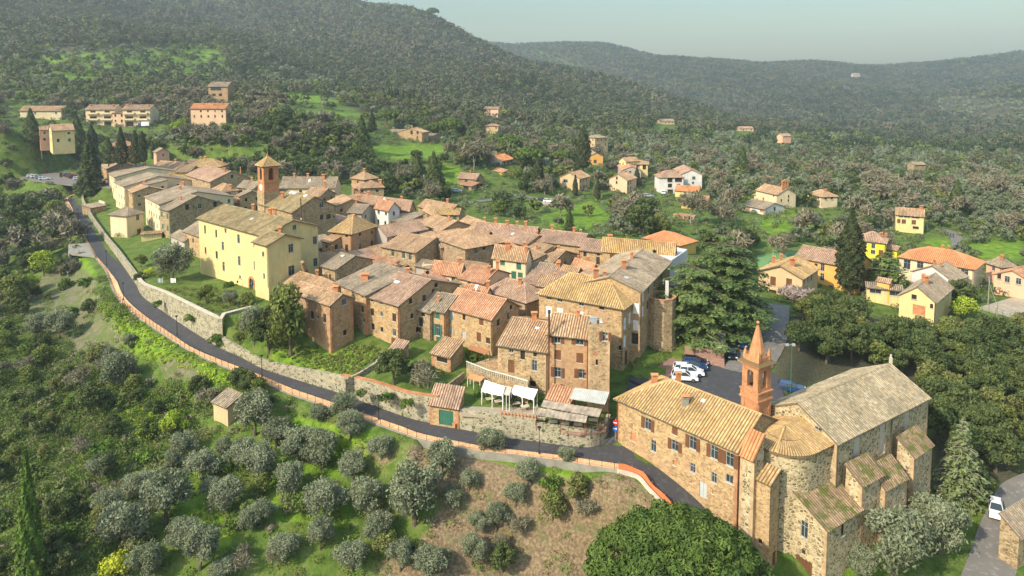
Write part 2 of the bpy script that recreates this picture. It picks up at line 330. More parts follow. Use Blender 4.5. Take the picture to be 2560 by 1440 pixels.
# slope below the road (pixel, height)
for a in [(1500, 1215, 2.2), (1350, 1180, 3), (1200, 1170, 3.5), (1050, 1150, 4), (900, 1100, 4), (750, 1050, 4.2), (600, 1010, 5.2), (560, 1035, 4.6), (470, 950, 4.5), (350, 870, 5), (250, 790, 6), (210, 700, 8), (150, 620, 9.5),
          (1300, 1300, -1), (1100, 1280, 0), (900, 1250, 0), (700, 1200, .8), (500, 1100, 1.5), (300, 1000, 2), (150, 900, 2), (60, 780, 4), (50, 650, 7),
          (1400, 1440, -5), (1100, 1440, -4.5), (800, 1440, -4), (500, 1440, -3.5), (200, 1440, -3), (0, 1300, -2), (0, 1100, -.5), (0, 1440, -3), (300, 1250, -1), (100, 1180, 0),
          (1400, 1600, -10), (800, 1600, -9), (200, 1600, -8), (1700, 1440, -4.5), (1900, 1500, -4), (2100, 1450, -2.3), (2250, 1290, -1.2), (2330, 1280, -1.6), (2200, 1440, -2.4), (2450, 1300, -1.8), (2350, 1440, -2.6),
          (2500, 1200, 0.), (2560, 1440, -2.5), (2700, 1300, -1.5), (2560, 1000, 2.5), (2400, 1050, 2), (2300, 950, 4), (1700, 1600, -9), (2300, 1700, -8),
          (1850, 1010, 9.5), (1750, 960, 10.3), (1650, 930, 10.5), (1700, 880, 11.2), (1800, 900, 11), (1860, 850, 11.6), (1920, 790, 12), (1780, 820, 12.5), (1950, 900, 9.5), (2000, 980, 8),
          (2100, 900, 7.5), (2250, 880, 6.5), (2450, 870, 5.5), (2000, 760, 9.5), (2150, 730, 8.5), (2300, 770, 7.5), (2480, 790, 7), (2560, 700, 8), (2450, 680, 7.5), (2200, 645, 7.5), (2060, 690, 9),
          (1940, 645, 8.5), (2280, 580, 8), (2400, 610, 8), (2560, 560, 9), (1950, 525, 10.5), (2080, 500, 11), (1440, 484, 12.4), (1250, 470, 15), (1420, 540, 12), (1600, 560, 12.5), (1750, 560, 11.5), (1700, 470, 12.5),
          (1200, 505, 14), (1140, 470, 16), (1560, 445, 14), (1300, 440, 17), (1000, 372, 25), (1060, 390, 23), (900, 440, 20), (1100, 420, 20), (1200, 410, 21),
          (0, 500, 10), (90, 560, 11), (60, 470, 15), (130, 440, 18.5), (190, 440, 18), (230, 420, 20), (300, 400, 24), (0, 400, 26), (150, 372, 29), (420, 380, 27), (600, 420, 25), (750, 430, 23)]:
    ctl.append(W(*a))
for a in [(0, 250, 420), (300, 250, 430), (540, 250, 410), (290, 316, 365), (520, 311, 360), (700, 300, 345), (900, 300, 400), (1050, 270, 500), (100, 300, 370), (700, 240, 470), (900, 240, 560), (800, 230, 640), (800, 150, 850),
          (400, 200, 560), (300, 178, 540), (300, 122, 660), (560, 130, 760), (100, 150, 560), (0, 120, 600), (0, 0, 900), (0, 60, 720), (250, 60, 850), (400, 0, 1350), (600, 60, 1150), (820, -2, 1550), (1000, 45, 1500), (1000, 150, 1000), (1180, 100, 1430), (1180, 200, 800),
          (1300, 152, 1330), (1300, 250, 750), (1480, 210, 1180), (1480, 290, 720), (1640, 258, 1020), (1800, 297, 900), (1490, 352, 450), (1250, 290, 600), (1200, 330, 470), (1670, 316, 660), (1860, 330, 720), (2000, 352, 620), (1700, 380, 430), (1560, 400, 390),
          (2300, 420, 440), (2100, 400, 470), (1900, 400, 450), (2560, 450, 400), (2560, 350, 700), (2300, 370, 750), (2050, 335, 1000), (2300, 300, 1250), (2560, 250, 1200), (1900, 250, 1500), (1650, 200, 1750), (1440, 160, 2050), (2100, 220, 1750), (2350, 220, 1800),
          (1150, 118, 2450), (1240, 122, 2400), (1460, 114, 2350), (1700, 158, 2350), (1900, 160, 2300), (2080, 166, 2250), (2340, 167, 2250), (2560, 136, 2150), (2800, 120, 2100), (-400, 150, 600), (-400, -100, 900), (-400, 500, 250), (-400, 1200, 100), (2900, 700, 150), (2900, 450, 400), (2900, 250, 1100)]:
    ctl.append(WD(*a))
# behind the crests the ground falls away again
for a in [(600, 100, 2400), (1000, 220, 2000), (1300, 255, 1750), (1560, 280, 1400), (0, 60, 2000), (1700, 235, 3300), (2300, 235, 3300), (1200, 235, 3400), (2800, 235, 3300)]:
    ctl.append(WD(*a))
TB = tps_fit(ctl, 0.00002)
# terraced ground inside the retaining walls
vil = [(440, 765, 13.3), (500, 760, 13.4), (545, 795, 13.4), (480, 720, 13.4), (620, 770, 13.8), (700, 800, 14), (360, 700, 12.6), (350, 640, 13), (420, 660, 13.2), (330, 610, 13), (290, 590, 13.2), (255, 530, 14), (240, 500, 14.6), (270, 500, 14.5),
       (430, 600, 14.3), (500, 650, 13.4), (600, 850, 10.2), (680, 900, 9.5), (850, 940, 9.4), (800, 880, 10.6), (900, 890, 11), (950, 870, 11.2), (1000, 870, 11.5), (860, 900, 10.2), (900, 945, 9.8), (1060, 985, 10.0), (960, 960, 9.9), (1100, 940, 10.2), (1150, 900, 11),
       (1080, 1000, 9.4), (1150, 1015, 9.0), (1250, 1020, 9.0), (1330, 1035, 8.8), (1400, 1060, 8.4), (1500, 1060, 8.3), (1380, 980, 9.4), (1530, 1000, 9.4), (1000, 800, 13), (1150, 800, 13), (1300, 800, 13), (1500, 800, 12.5), (1550, 930, 10.2),
       (800, 700, 14.5), (900, 650, 15), (1100, 650, 15), (1300, 650, 15), (1500, 650, 14.5), (700, 560, 17), (900, 540, 17), (1100, 530, 16), (1300, 560, 15), (500, 480, 19), (600, 450, 22), (350, 430, 18), (750, 450, 21), (900, 450, 19), (1650, 620, 13), (1500, 560, 14)]
TV = tps_fit([W(*a) for a in vil], 0.0001)
VPOLY = [W(215, 480, 14.2)[:2]] + [tuple(p[:2]) for p in RI[1:-1]] + [tuple(p[:2]) for p in LNL[1:]] + [W(*a)[:2] for a in [(1600, 870, 11.5), (1640, 860, 11.5), (1700, 700, 14), (1720, 620, 14), (1500, 555, 15), (1250, 535, 15), (1150, 500, 16), (950, 460, 19), (850, 430, 22), (650, 400, 25), (420, 395, 24), (260, 405, 20)]]
def inpoly(poly, x, y):
    x = np.asarray(x, float); y = np.asarray(y, float); ins = np.zeros(x.shape, bool); n = len(poly)
    for i in range(n):
        x1, y1 = poly[i]; x2, y2 = poly[(i + 1) % n]
        c = ((y1 > y) != (y2 > y)); xi = (x2 - x1) * (y - y1) / ((y2 - y1) + 1e-12) + x1; ins ^= c & (x < xi)
    return ins
def segd(poly, x, y, zs=None, closed=False):
    """distance to polyline and value interpolated along it"""
    x = np.asarray(x, float); y = np.asarray(y, float); best = np.full(x.shape, 1e9); val = np.zeros(x.shape); n = len(poly)
    for i in range(n if closed else n - 1):
        a = poly[i]; b = poly[(i + 1) % n]; dx, dy = b[0] - a[0], b[1] - a[1]; L = dx * dx + dy * dy + 1e-9
        t = np.clip(((x - a[0]) * dx + (y - a[1]) * dy) / L, 0, 1); d = np.hypot(x - a[0] - t * dx, y - a[1] - t * dy)
        m = d < best; best = np.where(m, d, best)
        if zs is not None: val = np.where(m, zs[i] + (zs[(i + 1) % n] - zs[i]) * t, val)
    return best, val
STRIPS = [(RO, RI, .0), (R2L, R2R, .0), (LNL, LNR, .0), (RR_L, RR_R, .0)]
EXTRA_ROADS = []
def strip(px, w, dz=0):
    """centre line from photo points with heights -> left/right edges"""
    c = np.array([W(*p) if len(p) == 3 else WD(p[0], p[1], p[3]) for p in px]); L, R = [], []
    for i in range(len(c)):
        t = c[min(i + 1, len(c) - 1)] - c[max(i - 1, 0)]; t = t[:2] / (np.hypot(*t[:2]) + 1e-9); n = np.array([-t[1], t[0]])
        L.append([c[i][0] + n[0] * w / 2, c[i][1] + n[1] * w / 2, c[i][2]]); R.append([c[i][0] - n[0] * w / 2, c[i][1] - n[1] * w / 2, c[i][2]])
    return np.array(L), np.array(R)
ROAD_N = strip([(1930, 760, 11.9), (1925, 800, 11.9), (1915, 850, 11.3), (1885, 900, 10.9), (1840, 950, 10.4), (1830, 990, 10.1)], 7)
ROAD_F = strip([(2330, 625, 8.0), (2395, 640, 8.0), (2392, 600, 8.2), (2378, 580, 8.5), (2340, 572, 8.7)], 3.4)
ROAD_W = strip([(95, 352, 27.5), (130, 385, 24.5), (165, 393, 22.5), (205, 408, 20.5), (235, 425, 19)], 6)
ROAD_B = strip([(1160, 508, 14), (1240, 498, 13.8), (1300, 488, 13.5), (1345, 500, 13)], 4)
STRIPS += [(ROAD_N[0], ROAD_N[1], 0), (ROAD_F[0], ROAD_F[1], 0), (ROAD_W[0], ROAD_W[1], 0), (ROAD_B[0], ROAD_B[1], 0)]
SQUARE = [W(*a) for a in [(1572, 950, 10.4), (1600, 930, 10.5), (1660, 935, 10.5), (1700, 890, 11), (1800, 915, 11), (1830, 860, 11.2), (1905, 850, 11.3), (1960, 990, 9.8), (1850, 1040, 9.8), (1700, 1000, 10.2), (1612, 962, 10.4)]]
VFRONT = [tuple(p[:2]) for p in RI[1:-1]] + [tuple(p[:2]) for p in LNL[1:3]]
FLATS = [(SQUARE, 10.6, 3.), ([W(a, b, 18.6) for a, b in ((40, 445), (150, 425), (235, 440), (300, 470), (180, 462))], 18.6, 6.), ([W(a, b, 8.8) for a, b in ((1890, 640), (1970, 628), (2010, 634), (2020, 662), (1900, 680))], 8.8, 5.),
         ([W(a, b, 8.2) for a, b in ((2440, 770), (2560, 735), (2620, 760), (2620, 810), (2520, 790))], 8.2, 4.), ([W(a, b, 13.4) for a, b in ((1320, 500), (1400, 495), (1400, 512), (1330, 514))], 13.4, 4.), ([W(a, b, 13.4) for a, b in ((350, 712), (440, 680), (505, 700), (640, 770), (545, 800))], 13.4, .8)]
def HGT(x, y):
    x = np.asarray(x, float); y = np.asarray(y, float)
    h = TB(x, y)
    # small natural unevenness
    h = h + 0.35 * np.sin(x * .31 + 1.3 * np.sin(y * .17)) * np.sin(y * .27 + x * .05) * np.clip((np.hypot(x, y) - 60) / 200, .4, 3)
    far = np.clip((y - 450) / 500, 0, 1)
    h = h + far * (9 * np.sin(x / 61 + 2 * np.sin(y / 190)) * np.sin(y / 83 + 1) + 5 * np.sin(x / 27 + y / 41))
    iv = inpoly(VPOLY, x, y)
    if iv.any():
        dv, _ = segd(VFRONT, x, y); iv = iv & (dv > .75)
        hv = TV(x, y); h = np.where(iv, hv, h)
    for poly, z0, dp in FLATS:
        ins = inpoly([s_[:2] for s_ in poly], x, y); d, _ = segd([s_[:2] for s_ in poly], x, y, closed=True); w = np.clip(1 - d / dp, 0, 1); w = w * w * (3 - 2 * w)
        h = np.where(ins, z0 - .06, np.where(iv, h, h * (1 - w) + (z0 - .1) * w))
    for k, (L, R, drop) in enumerate(STRIPS):
        poly = [tuple(p[:2]) for p in L] + [tuple(p[:2]) for p in R[::-1]]
        bb = (x > min(p[0] for p in poly) - 8) & (x < max(p[0] for p in poly) + 8) & (y > min(p[1] for p in poly) - 8) & (y < max(p[1] for p in poly) + 8)
        if not bb.any(): continue
        xs, ys, hh, ivb = x[bb], y[bb], h[bb], iv[bb]
        ins = inpoly(poly, xs, ys); C = (L + R) / 2; d, zc = segd([tuple(p[:2]) for p in C], xs, ys, C[:, 2])
        dl, zl = segd([tuple(p[:2]) for p in L], xs, ys, L[:, 2]); dr, zr = segd([tuple(p[:2]) for p in R], xs, ys, R[:, 2])
        if k == 0: drp = np.where(xs > -14, 1.0, .02)
        elif k == 1: drp = .25
        else: drp = .12
        dm = np.minimum(dl, dr) if k > 1 else dl; ze = np.where(dl < dr, zl, zr) if k > 1 else zl
        w = np.clip((dm - 1.0) / 5.0, 0, 1); w = w * w * (3 - 2 * w)
        out = np.where(ivb | ((k < 2) & (dr < dl)), hh, (ze - drp) * (1 - w) + hh * w)
        out = np.where((k < 2) & (dr < dl) & (dr < 2.2) & ~ivb & ~ins, zr - .1, out)
        out = np.where(ins, np.where((k == 0) & (dl < .9), zl - drp, zc - .08), out)
        h[bb] = out
    return h
def hg(x, y): return float(HGT(np.array([x]), np.array([y]))[0])
def axis(lo, hi, a, b, s, g):
    m = list(np.arange(a, b + .01, s)); x = b; st = s
    while x < hi: st = min(st * g, 32); x += st; m.append(x)
    x = a; st = s; l = []
    while x > lo: st = min(st * g, 32); x -= st; l.append(x)
    return np.array(l[::-1] + m)
GX = axis(-3000, 3200, -120, 75, .72, 1.045); GY = axis(30, 3900, 68, 172, .72, 1.04)
XX, YY = np.meshgrid(GX, GY); ZZ = HGT(XX.copy(), YY.copy())
from math import floor
def hfast(x, y):
    """height of the built ground sheet (bilinear)"""
    x = np.asarray(x, float); y = np.asarray(y, float)
    i = np.clip(np.searchsorted(GX, x) - 1, 0, len(GX) - 2); j = np.clip(np.searchsorted(GY, y) - 1, 0, len(GY) - 2)
    u = np.clip((x - GX[i]) / (GX[i + 1] - GX[i]), 0, 1); v = np.clip((y - GY[j]) / (GY[j + 1] - GY[j]), 0, 1)
    return (ZZ[j, i] * (1 - u) * (1 - v) + ZZ[j, i + 1] * u * (1 - v) + ZZ[j + 1, i] * (1 - u) * v + ZZ[j + 1, i + 1] * u * v)
def G(px, py, dmin=70):
    """where the line of sight through a photo point meets the ground"""
    r = ray(px, py); t = np.geomspace(dmin, 3800, 1400); X, Y, Z = r[0] * t, r[1] * t, CAMZ + r[2] * t
    k = np.nonzero(hfast(X, Y) > Z)[0]
    if not len(k): return None
    k = k[0]; a, b = t[max(k - 1, 0)], t[k]
    for _ in range(12):
        m = (a + b) / 2
        if float(hfast(r[0] * m, r[1] * m)) > CAMZ + r[2] * m: b = m
        else: a = m
    return Vector((r[0] * b, r[1] * b, CAMZ + r[2] * b))
# ------------------------------------------------------------------ the ground sheet, coloured by what grows there
PX, PY_ = proj(XX, YY, ZZ)
def zmask(polys, soft=1):
    m = np.zeros(XX.shape)
    for pl in polys: m = np.maximum(m, inpoly(pl, PX, PY_).astype(float))
    for _ in range(soft):
        m = (m + np.roll(m, 1, 0) + np.roll(m, -1, 0) + np.roll(m, 1, 1) + np.roll(m, -1, 1)) / 5
    return m
Z_DIRT = zmask([[(1010, 1110), (1100, 1125), (1480, 1210), (1680, 1290), (1500, 1440), (900, 1440), (1080, 1330), (1100, 1230), (1020, 1160)], [(1050, 1400), (1500, 1360), (1500, 1700), (900, 1700)], [(900, 1100), (1010, 1120), (960, 1170), (860, 1110)],
                [(1550, 1170), (1700, 1300), (1500, 1250), (1480, 1200)]], 3)
Z_GREY = zmask([[(60, 720), (180, 640), (240, 700), (250, 760), (320, 850), (250, 900), (150, 860), (30, 760)], [(380, 880), (480, 900), (520, 960), (420, 960)]], 3)
Z_LUSH = zmask([[(240, 760), (290, 750), (420, 870), (560, 930), (600, 945), (590, 965), (450, 930), (330, 880), (250, 820)], [(330, 990), (620, 920), (640, 950), (480, 1010), (350, 1060), (300, 1040)], [(380, 1160), (500, 1180), (600, 1300), (560, 1420), (440, 1300)],
                [(130, 700), (190, 620), (215, 640), (250, 700), (180, 730)], [(1100, 405), (1150, 420), (1160, 460), (1100, 465)], [(925, 365), (1100, 360), (1200, 360), (1130, 390), (1030, 400), (935, 395)], [(1340, 545), (1480, 500), (1530, 545), (1460, 575), (1380, 570)],
                [(690, 228), (760, 235), (900, 250), (880, 262), (700, 252)], [(740, 275), (1000, 286), (900, 296)], [(100, 125), (560, 112), (560, 170), (480, 200), (150, 190)], [(660, 870), (950, 870), (940, 900), (860, 950), (720, 930)], [(1280, 310), (1330, 330), (1320, 350), (1280, 340)],
                [(1850, 560), (2000, 520), (2050, 560), (1950, 590)], [(2400, 610), (2560, 590), (2560, 660), (2480, 650), (2420, 640)], [(2300, 600), (2370, 590), (2390, 640), (2320, 620)], [(1760, 350), (1950, 390), (1900, 440), (1780, 400)], [(2050, 1380), (2250, 1390), (2200, 1440), (2080, 1440)], [(1040, 1190), (1500, 1260), (1470, 1180), (1200, 1140)], [(600, 1010), (950, 1090), (900, 1200), (700, 1180)], [(640, 1180), (900, 1240), (860, 1330), (700, 1300)], [(480, 1120), (600, 1150), (560, 1200)]], 2)
Z_WOOD = zmask([[(-200, -100), (820, -60), (1200, 80), (1700, 280), (1500, 330), (1100, 330), (900, 280), (560, 110), (-200, 160)], [(1180, 60), (2700, 60), (2700, 330), (2300, 380), (1800, 300)], [(1930, 790), (2560, 800), (2560, 1200), (2330, 1260), (2330, 980), (2150, 930), (1940, 990)]], 1)
m, t, b = newmat('ground_cover'); g = pos(t)
at = N(t, 'ShaderNodeAttribute'); at.attribute_name = 'zone'; sp = N(t, 'ShaderNodeSeparateColor'); t.links.new(at.outputs['Color'], sp.inputs[0])
n1 = noise(t, g, .07, 5, .6); n2 = noise(t, g, .45, 5, .65); n3 = noise(t, g, 2.6, 5, .7)
gr = ramp(t, n2, [(.25, (.045, .075, .012)), (.45, (.08, .135, .018)), (.6, (.13, .17, .035)), (.78, (.19, .18, .07))])
lush = ramp(t, n2, [(.25, (.05, .10, .01)), (.5, (.13, .23, .015)), (.75, (.27, .33, .04))])
dirt_and_dark = ramp(t, n3, [(.25, (.10, .065, .035)), (.5, (.22, .155, .09)), (.75, (.36, .27, .16))])
dirt_and_dark = mix(t, sstep(t, n2, .5, .7), dirt_and_dark, (.14, .15, .06))
grey = ramp(t, n3, [(.25, (.09, .085, .045)), (.5, (.18, .155, .095)), (.75, (.26, .23, .15))]); grey = mix(t, sstep(t, n2, .40, .58), grey, (.11, .14, .04))
wood = ramp(t, n3, [(.3, (.05, .05, .025)), (.7, (.10, .09, .05))])
def zf(s, lo=.3, hi=.7):
    return sstep(t, mth(t, 'ADD', s, mth(t, 'MULTIPLY', mth(t, 'SUBTRACT', n3, .5), .7)), lo, hi)
col = mix(t, zf(sp.outputs[1]), gr, lush); col = mix(t, zf(sp.outputs[0]), col, dirt_and_dark); col = mix(t, zf(sp.outputs[2]), col, grey)
at2 = N(t, 'ShaderNodeAttribute'); at2.attribute_name = 'zone2'; sp2 = N(t, 'ShaderNodeSeparateColor'); t.links.new(at2.outputs['Color'], sp2.inputs[0])
col = mix(t, sp2.outputs[0], col, wood)
col = mix(t, .5, col, ramp(t, n3, [(.3, (.6, .6, .6)), (.7, (1.25, 1.25, 1.2))]), 'MULTIPLY')
t.links.new(col, b.inputs['Base Color']); b.inputs['Roughness'].default_value = 1; bump(t, b, n3, .7, .25)
M['ground'] = m
ny, nx = XX.shape; idx = np.arange(nx * ny).reshape(ny, nx)
F = np.stack([idx[:-1, :-1], idx[:-1, 1:], idx[1:, 1:], idx[1:, :-1]], -1).reshape(-1, 4)
me = np_mesh('ground', np.stack([XX, YY, ZZ], -1).reshape(-1, 3), F, [M['ground']], np.stack([Z_DIRT, Z_LUSH, Z_GREY], -1).reshape(-1, 3), 'zone', True)
a2 = me.color_attributes.new(name='zone2', type='FLOAT_COLOR', domain='POINT'); c4 = np.ones((nx * ny, 4), np.float32); c4[:, 0] = Z_WOOD.ravel(); c4[:, 1:3] = 0; a2.data.foreach_set('color', c4.ravel())
tag(mesh_obj('ground', me), kind='structure')
# ------------------------------------------------------------------ roads
def asphalt(name, c, seam=True):
    m, t, b = newmat(name); g = pos(t); n1 = noise(t, g, .25, 5, .65); n2 = noise(t, g, 12, 3, .7); n3 = noise(t, g, 1.3, 5, .7)
    col = mix(t, n1, tuple(x * .75 for x in c), tuple(x * 1.35 for x in c)); col = mix(t, mth(t, 'MULTIPLY', sstep(t, n3, .52, .68), .55), col, tuple(x * 2.1 for x in c))
    col = mix(t, .4, col, ramp(t, n2, [(.3, (.7, .7, .7)), (.7, (1.3, 1.3, 1.3))]), 'MULTIPLY')
    t.links.new(col, b.inputs['Base Color']); b.inputs['Roughness'].default_value = .85; bump(t, b, n2, .3, .01); return m
M['asphalt'] = asphalt('asphalt', (.060, .058, .060)); M['asphalt2'] = asphalt('old_asphalt', (.16, .145, .125)); M['walk'] = asphalt('pinkish_pavement', (.80, .43, .21))
M['paving'] = asphalt('brick_paving', (.27, .16, .12)); M['white_line'] = plain('road_paint', (.55, .55, .52), .8, 0, .3); M['court'] = plain('court_green', (.15, .28, .10), .9, 0, .1); M['lawn'] = plain('lawn_grass', (.10, .15, .02), 1, 0, .35); M['gravel'] = asphalt('gravel', (.34, .28, .2))
def dens(A, k=4):
    A = np.asarray(A, float); out = []
    for i in range(len(A) - 1):
        p0, p1, p2, p3 = A[max(i - 1, 0)], A[i], A[i + 1], A[min(i + 2, len(A) - 1)]
        for j in range(k):
            s = j / k; out.append(.5 * ((2 * p1) + (-p0 + p2) * s + (2 * p0 - 5 * p1 + 4 * p2 - p3) * s * s + (-p0 + 3 * p1 - 3 * p2 + p3) * s ** 3))
    out.append(A[-1]); return np.array(out)
def band(name, L, R, mat, dz=0.04, thick=None, kind='structure', **kw):
    mb = MB()
    for i in range(len(L) - 1):
        a, b_, c, d = [Vector(p) + Vector((0, 0, dz)) for p in (L[i], L[i + 1], R[i + 1], R[i])]
        if (b_ - a).cross(d - a).z < 0: mb.poly([a, b_, c, d][::-1])
        else: mb.poly([a, b_, c, d])
        if thick:
            for p_, q_ in ((a, b_), (d, c)):
                mb.poly([p_, q_, q_ - Vector((0, 0, thick)), p_ - Vector((0, 0, thick))])
    return tag(mb.build(name, mat), kind=kind, **kw)
ROd, RId = dens(RO), dens(RI)
dirn = (ROd - RId)[:, :2]; ln = np.linalg.norm(dirn, axis=1, keepdims=True); dirn = dirn / ln
WALKW = 1.35
KO = ROd.copy(); KI = ROd.copy(); KI[:, :2] = ROd[:, :2] - dirn * WALKW
band('road', KI, RId, M['asphalt'], .03)
band('pavement', KO, KI, M['walk'], .16, .3)
band('road', dens(R2L), dens(R2R), M['asphalt'], .034); band('road', dens(LNL), dens(LNR), M['asphalt'], .038)
band('road', dens(RR_L), dens(RR_R), M['asphalt2'], .05); band('road', dens(ROAD_N[0]), dens(ROAD_N[1]), M['asphalt2'], .06); band('road', dens(ROAD_F[0]), dens(ROAD_F[1]), M['asphalt2'], .06)
band('road', dens(ROAD_W[0]), dens(ROAD_W[1]), M['asphalt2'], .1); band('road', dens(ROAD_B[0]), dens(ROAD_B[1]), M['asphalt2'], .1)
def flat(name, px, z, mat, dz=.03, thick=0, **kw):
    pts = [W(a[0], a[1], z if len(a) == 2 else a[2]) for a in px]; ar = sum(pts[i][0] * pts[(i + 1) % len(pts)][1] - pts[(i + 1) % len(pts)][0] * pts[i][1] for i in range(len(pts)))
    if ar < 0: pts = pts[::-1]
    mb = MB()
    if thick: mb.prism([p[:2] for p in pts], z + dz - thick, z + dz)
    else: mb.poly([(p[0], p[1], p[2] + dz) for p in pts])
    kw.setdefault('kind', 'structure'); return tag(mb.build(name, mat), **kw)
flat('square', [(1568, 948), (1600, 925), (1640, 925), (1670, 938), (1700, 890), (1730, 880), (1812, 895), (1832, 862), (1910, 850), (1965, 1000), (1850, 1050), (1700, 1010), (1612, 966)], 10.6, M['asphalt'], .03)
flat('pavement', [(1592, 925), (1578, 905), (1620, 870), (1700, 885), (1708, 905), (1668, 945), (1625, 950)], 10.7, M['paving'], .0, .25)
flat('lawn', [(1575, 935), (1590, 912), (1665, 918), (1664, 932), (1622, 943), (1590, 942)], 10.9, M['lawn'], -.12, .2)
flat('lawn', [(1612, 862), (1640, 858), (1705, 880), (1706, 898), (1690, 893), (1650, 874)], 11.0, M['lawn'], -.08, .3)
flat('road_marking', [(1905, 925), (1912, 925), (1904, 930), (1897, 930)], 10.6, M['white_line'], .026)
for k_ in range(5): flat('road_marking', [(1818, 930 + k_ * 4.6), (1838, 931 + k_ * 4.6), (1838, 933 + k_ * 4.6), (1818, 932 + k_ * 4.6)], 10.6, M['white_line'], .026)
cl_ = dens(RR_R * .62 + RR_L * .38, 6)
for i in range(0, len(cl_) - 1): 
    a_, b_ = cl_[i], cl_[i + 1]; tdir = (b_ - a_); n_ = np.array([-tdir[1], tdir[0], 0]); n_ = n_ / np.linalg.norm(n_) * .07
    if i > 14 and i % 2 == 0: mbx = MB(); mbx.poly([Vector(v) + Vector((0, 0, .07)) for v in (a_ - n_, a_ + n_, b_ + n_, b_ - n_)][::-1]); tag(mbx.build('road_marking', M['white_line']), kind='structure')
flat('sports_field', [(1890, 640), (1970, 628), (2010, 634), (2020, 662), (1900, 680)], 8.8, M['court'], .1, .4)
flat('courtyard', [(2440, 770), (2560, 735), (2620, 760), (2620, 810), (2520, 790)], 8.2, M['gravel'], .0, .5)
flat('parking_area', [(40, 445), (150, 425), (235, 440), (300, 470), (180, 462)], 18.6, M['asphalt2'], .0, .6)
flat('gravel_drive', [(1320, 500), (1400, 495), (1400, 512), (1330, 514)], 13.4, M['gravel'], .3, .6)
# ------------------------------------------------------------------ roofs and houses
TP = 0.42      # width of one column of rounded tiles
def roof_plane(mb, poly, eave_dir, slope_dir, tp=TP, hgt=.12, mi=0, u0=0):
    """poly: convex 3D polygon lying in the roof plane; corrugated sheet of rounded tiles on it"""
    o = Vector(poly[0]); e = Vector(eave_dir).normalized(); s = Vector(slope_dir).normalized(); n = e.cross(s)
    if n.z < 0: n = -n
    P2 = [((Vector(p) - o).dot(e), (Vector(p) - o).dot(s)) for p in poly]
    a0 = min(p[0] for p in P2); a1 = max(p[0] for p in P2)
    fr = [0, .22, .5, .78]; hs = [0, .8, 1, .8]
    k0 = int(math.floor(a0 / tp)); k1 = int(math.ceil(a1 / tp)); ks = []
    for k in range(k0, k1):
        for f_, h_ in zip(fr, hs):
            a = (k + f_) * tp
            if a0 < a < a1: ks.append((a, h_ * hgt))
    ks = [(a0 + 1e-4, .02)] + ks + [(a1 - 1e-4, .02)]
    def rng(a):
        lo, hi = 1e9, -1e9
        for i in range(len(P2)):
            (x1, y1), (x2, y2) = P2[i], P2[(i + 1) % len(P2)]
            if (x1 - a) * (x2 - a) <= 0 and abs(x1 - x2) > 1e-9:
                y = y1 + (y2 - y1) * (a - x1) / (x2 - x1); lo = min(lo, y); hi = max(hi, y)
        return lo, hi
    prev = None; jr = random.Random(len(mb.v) + 3)
    for a, h in ks:
        lo, hi = rng(a)
        if lo > hi: prev = None; continue
        if abs(hi - lo) > .6 and h > .09: lo += jr.uniform(-.06, .05); h += jr.uniform(-.02, .02)
        cur = (o + e * a + s * lo + n * h, o + e * a + s * hi + n * h, a / tp + u0, lo / .42, hi / .42)
        if prev is not None:
            q_ = [prev[0], cur[0], cur[1], prev[1]]; uv = [(prev[2], prev[3]), (cur[2], cur[3]), (cur[2], cur[4]), (prev[2], prev[4])]
            if (q_[1] - q_[0]).cross(q_[3] - q_[0]).dot(n) < 0: q_ = q_[::-1]; uv = uv[::-1]
            mb.poly(q_, mi, uv)
        prev = cur
    # underside and edge
    th = .16; dn_ = [Vector(p) - n * th for p in poly]
    pol = [Vector(p) for p in poly]
    mb.poly(dn_[::-1], 1)
    for i in range(len(pol)): mb.poly([pol[i], pol[(i + 1) % len(pol)], dn_[(i + 1) % len(pol)], dn_[i]], 1)
def caps(mb, a, b, r=.15, mi=0):
    a, b = Vector(a), Vector(b); L = (b - a).length; n = max(2, int(L / .42)); t = (b - a).normalized(); s = t.cross(Vector((0, 0, 1))).normalized(); u = s.cross(t)
    for i in range(n):
        p0, p1 = a + (b - a) * (i / n), a + (b - a) * ((i + 1.12) / n if i < n - 1 else 1)
        pr = None
        for j in range(5):
            an = math.pi * j / 4; w = s * math.cos(an) * r + u * math.sin(an) * r * .8
            cu = (p0 + w * 1.1, p1 + w * .92)
            if pr: mb.poly([pr[0], cu[0], cu[1], pr[1]], mi, [(i * 7 + .35, .3), (i * 7 + .65, .3), (i * 7 + .65, .7), (i * 7 + .35, .7)])
            pr = cu
ROOFINFO = {}
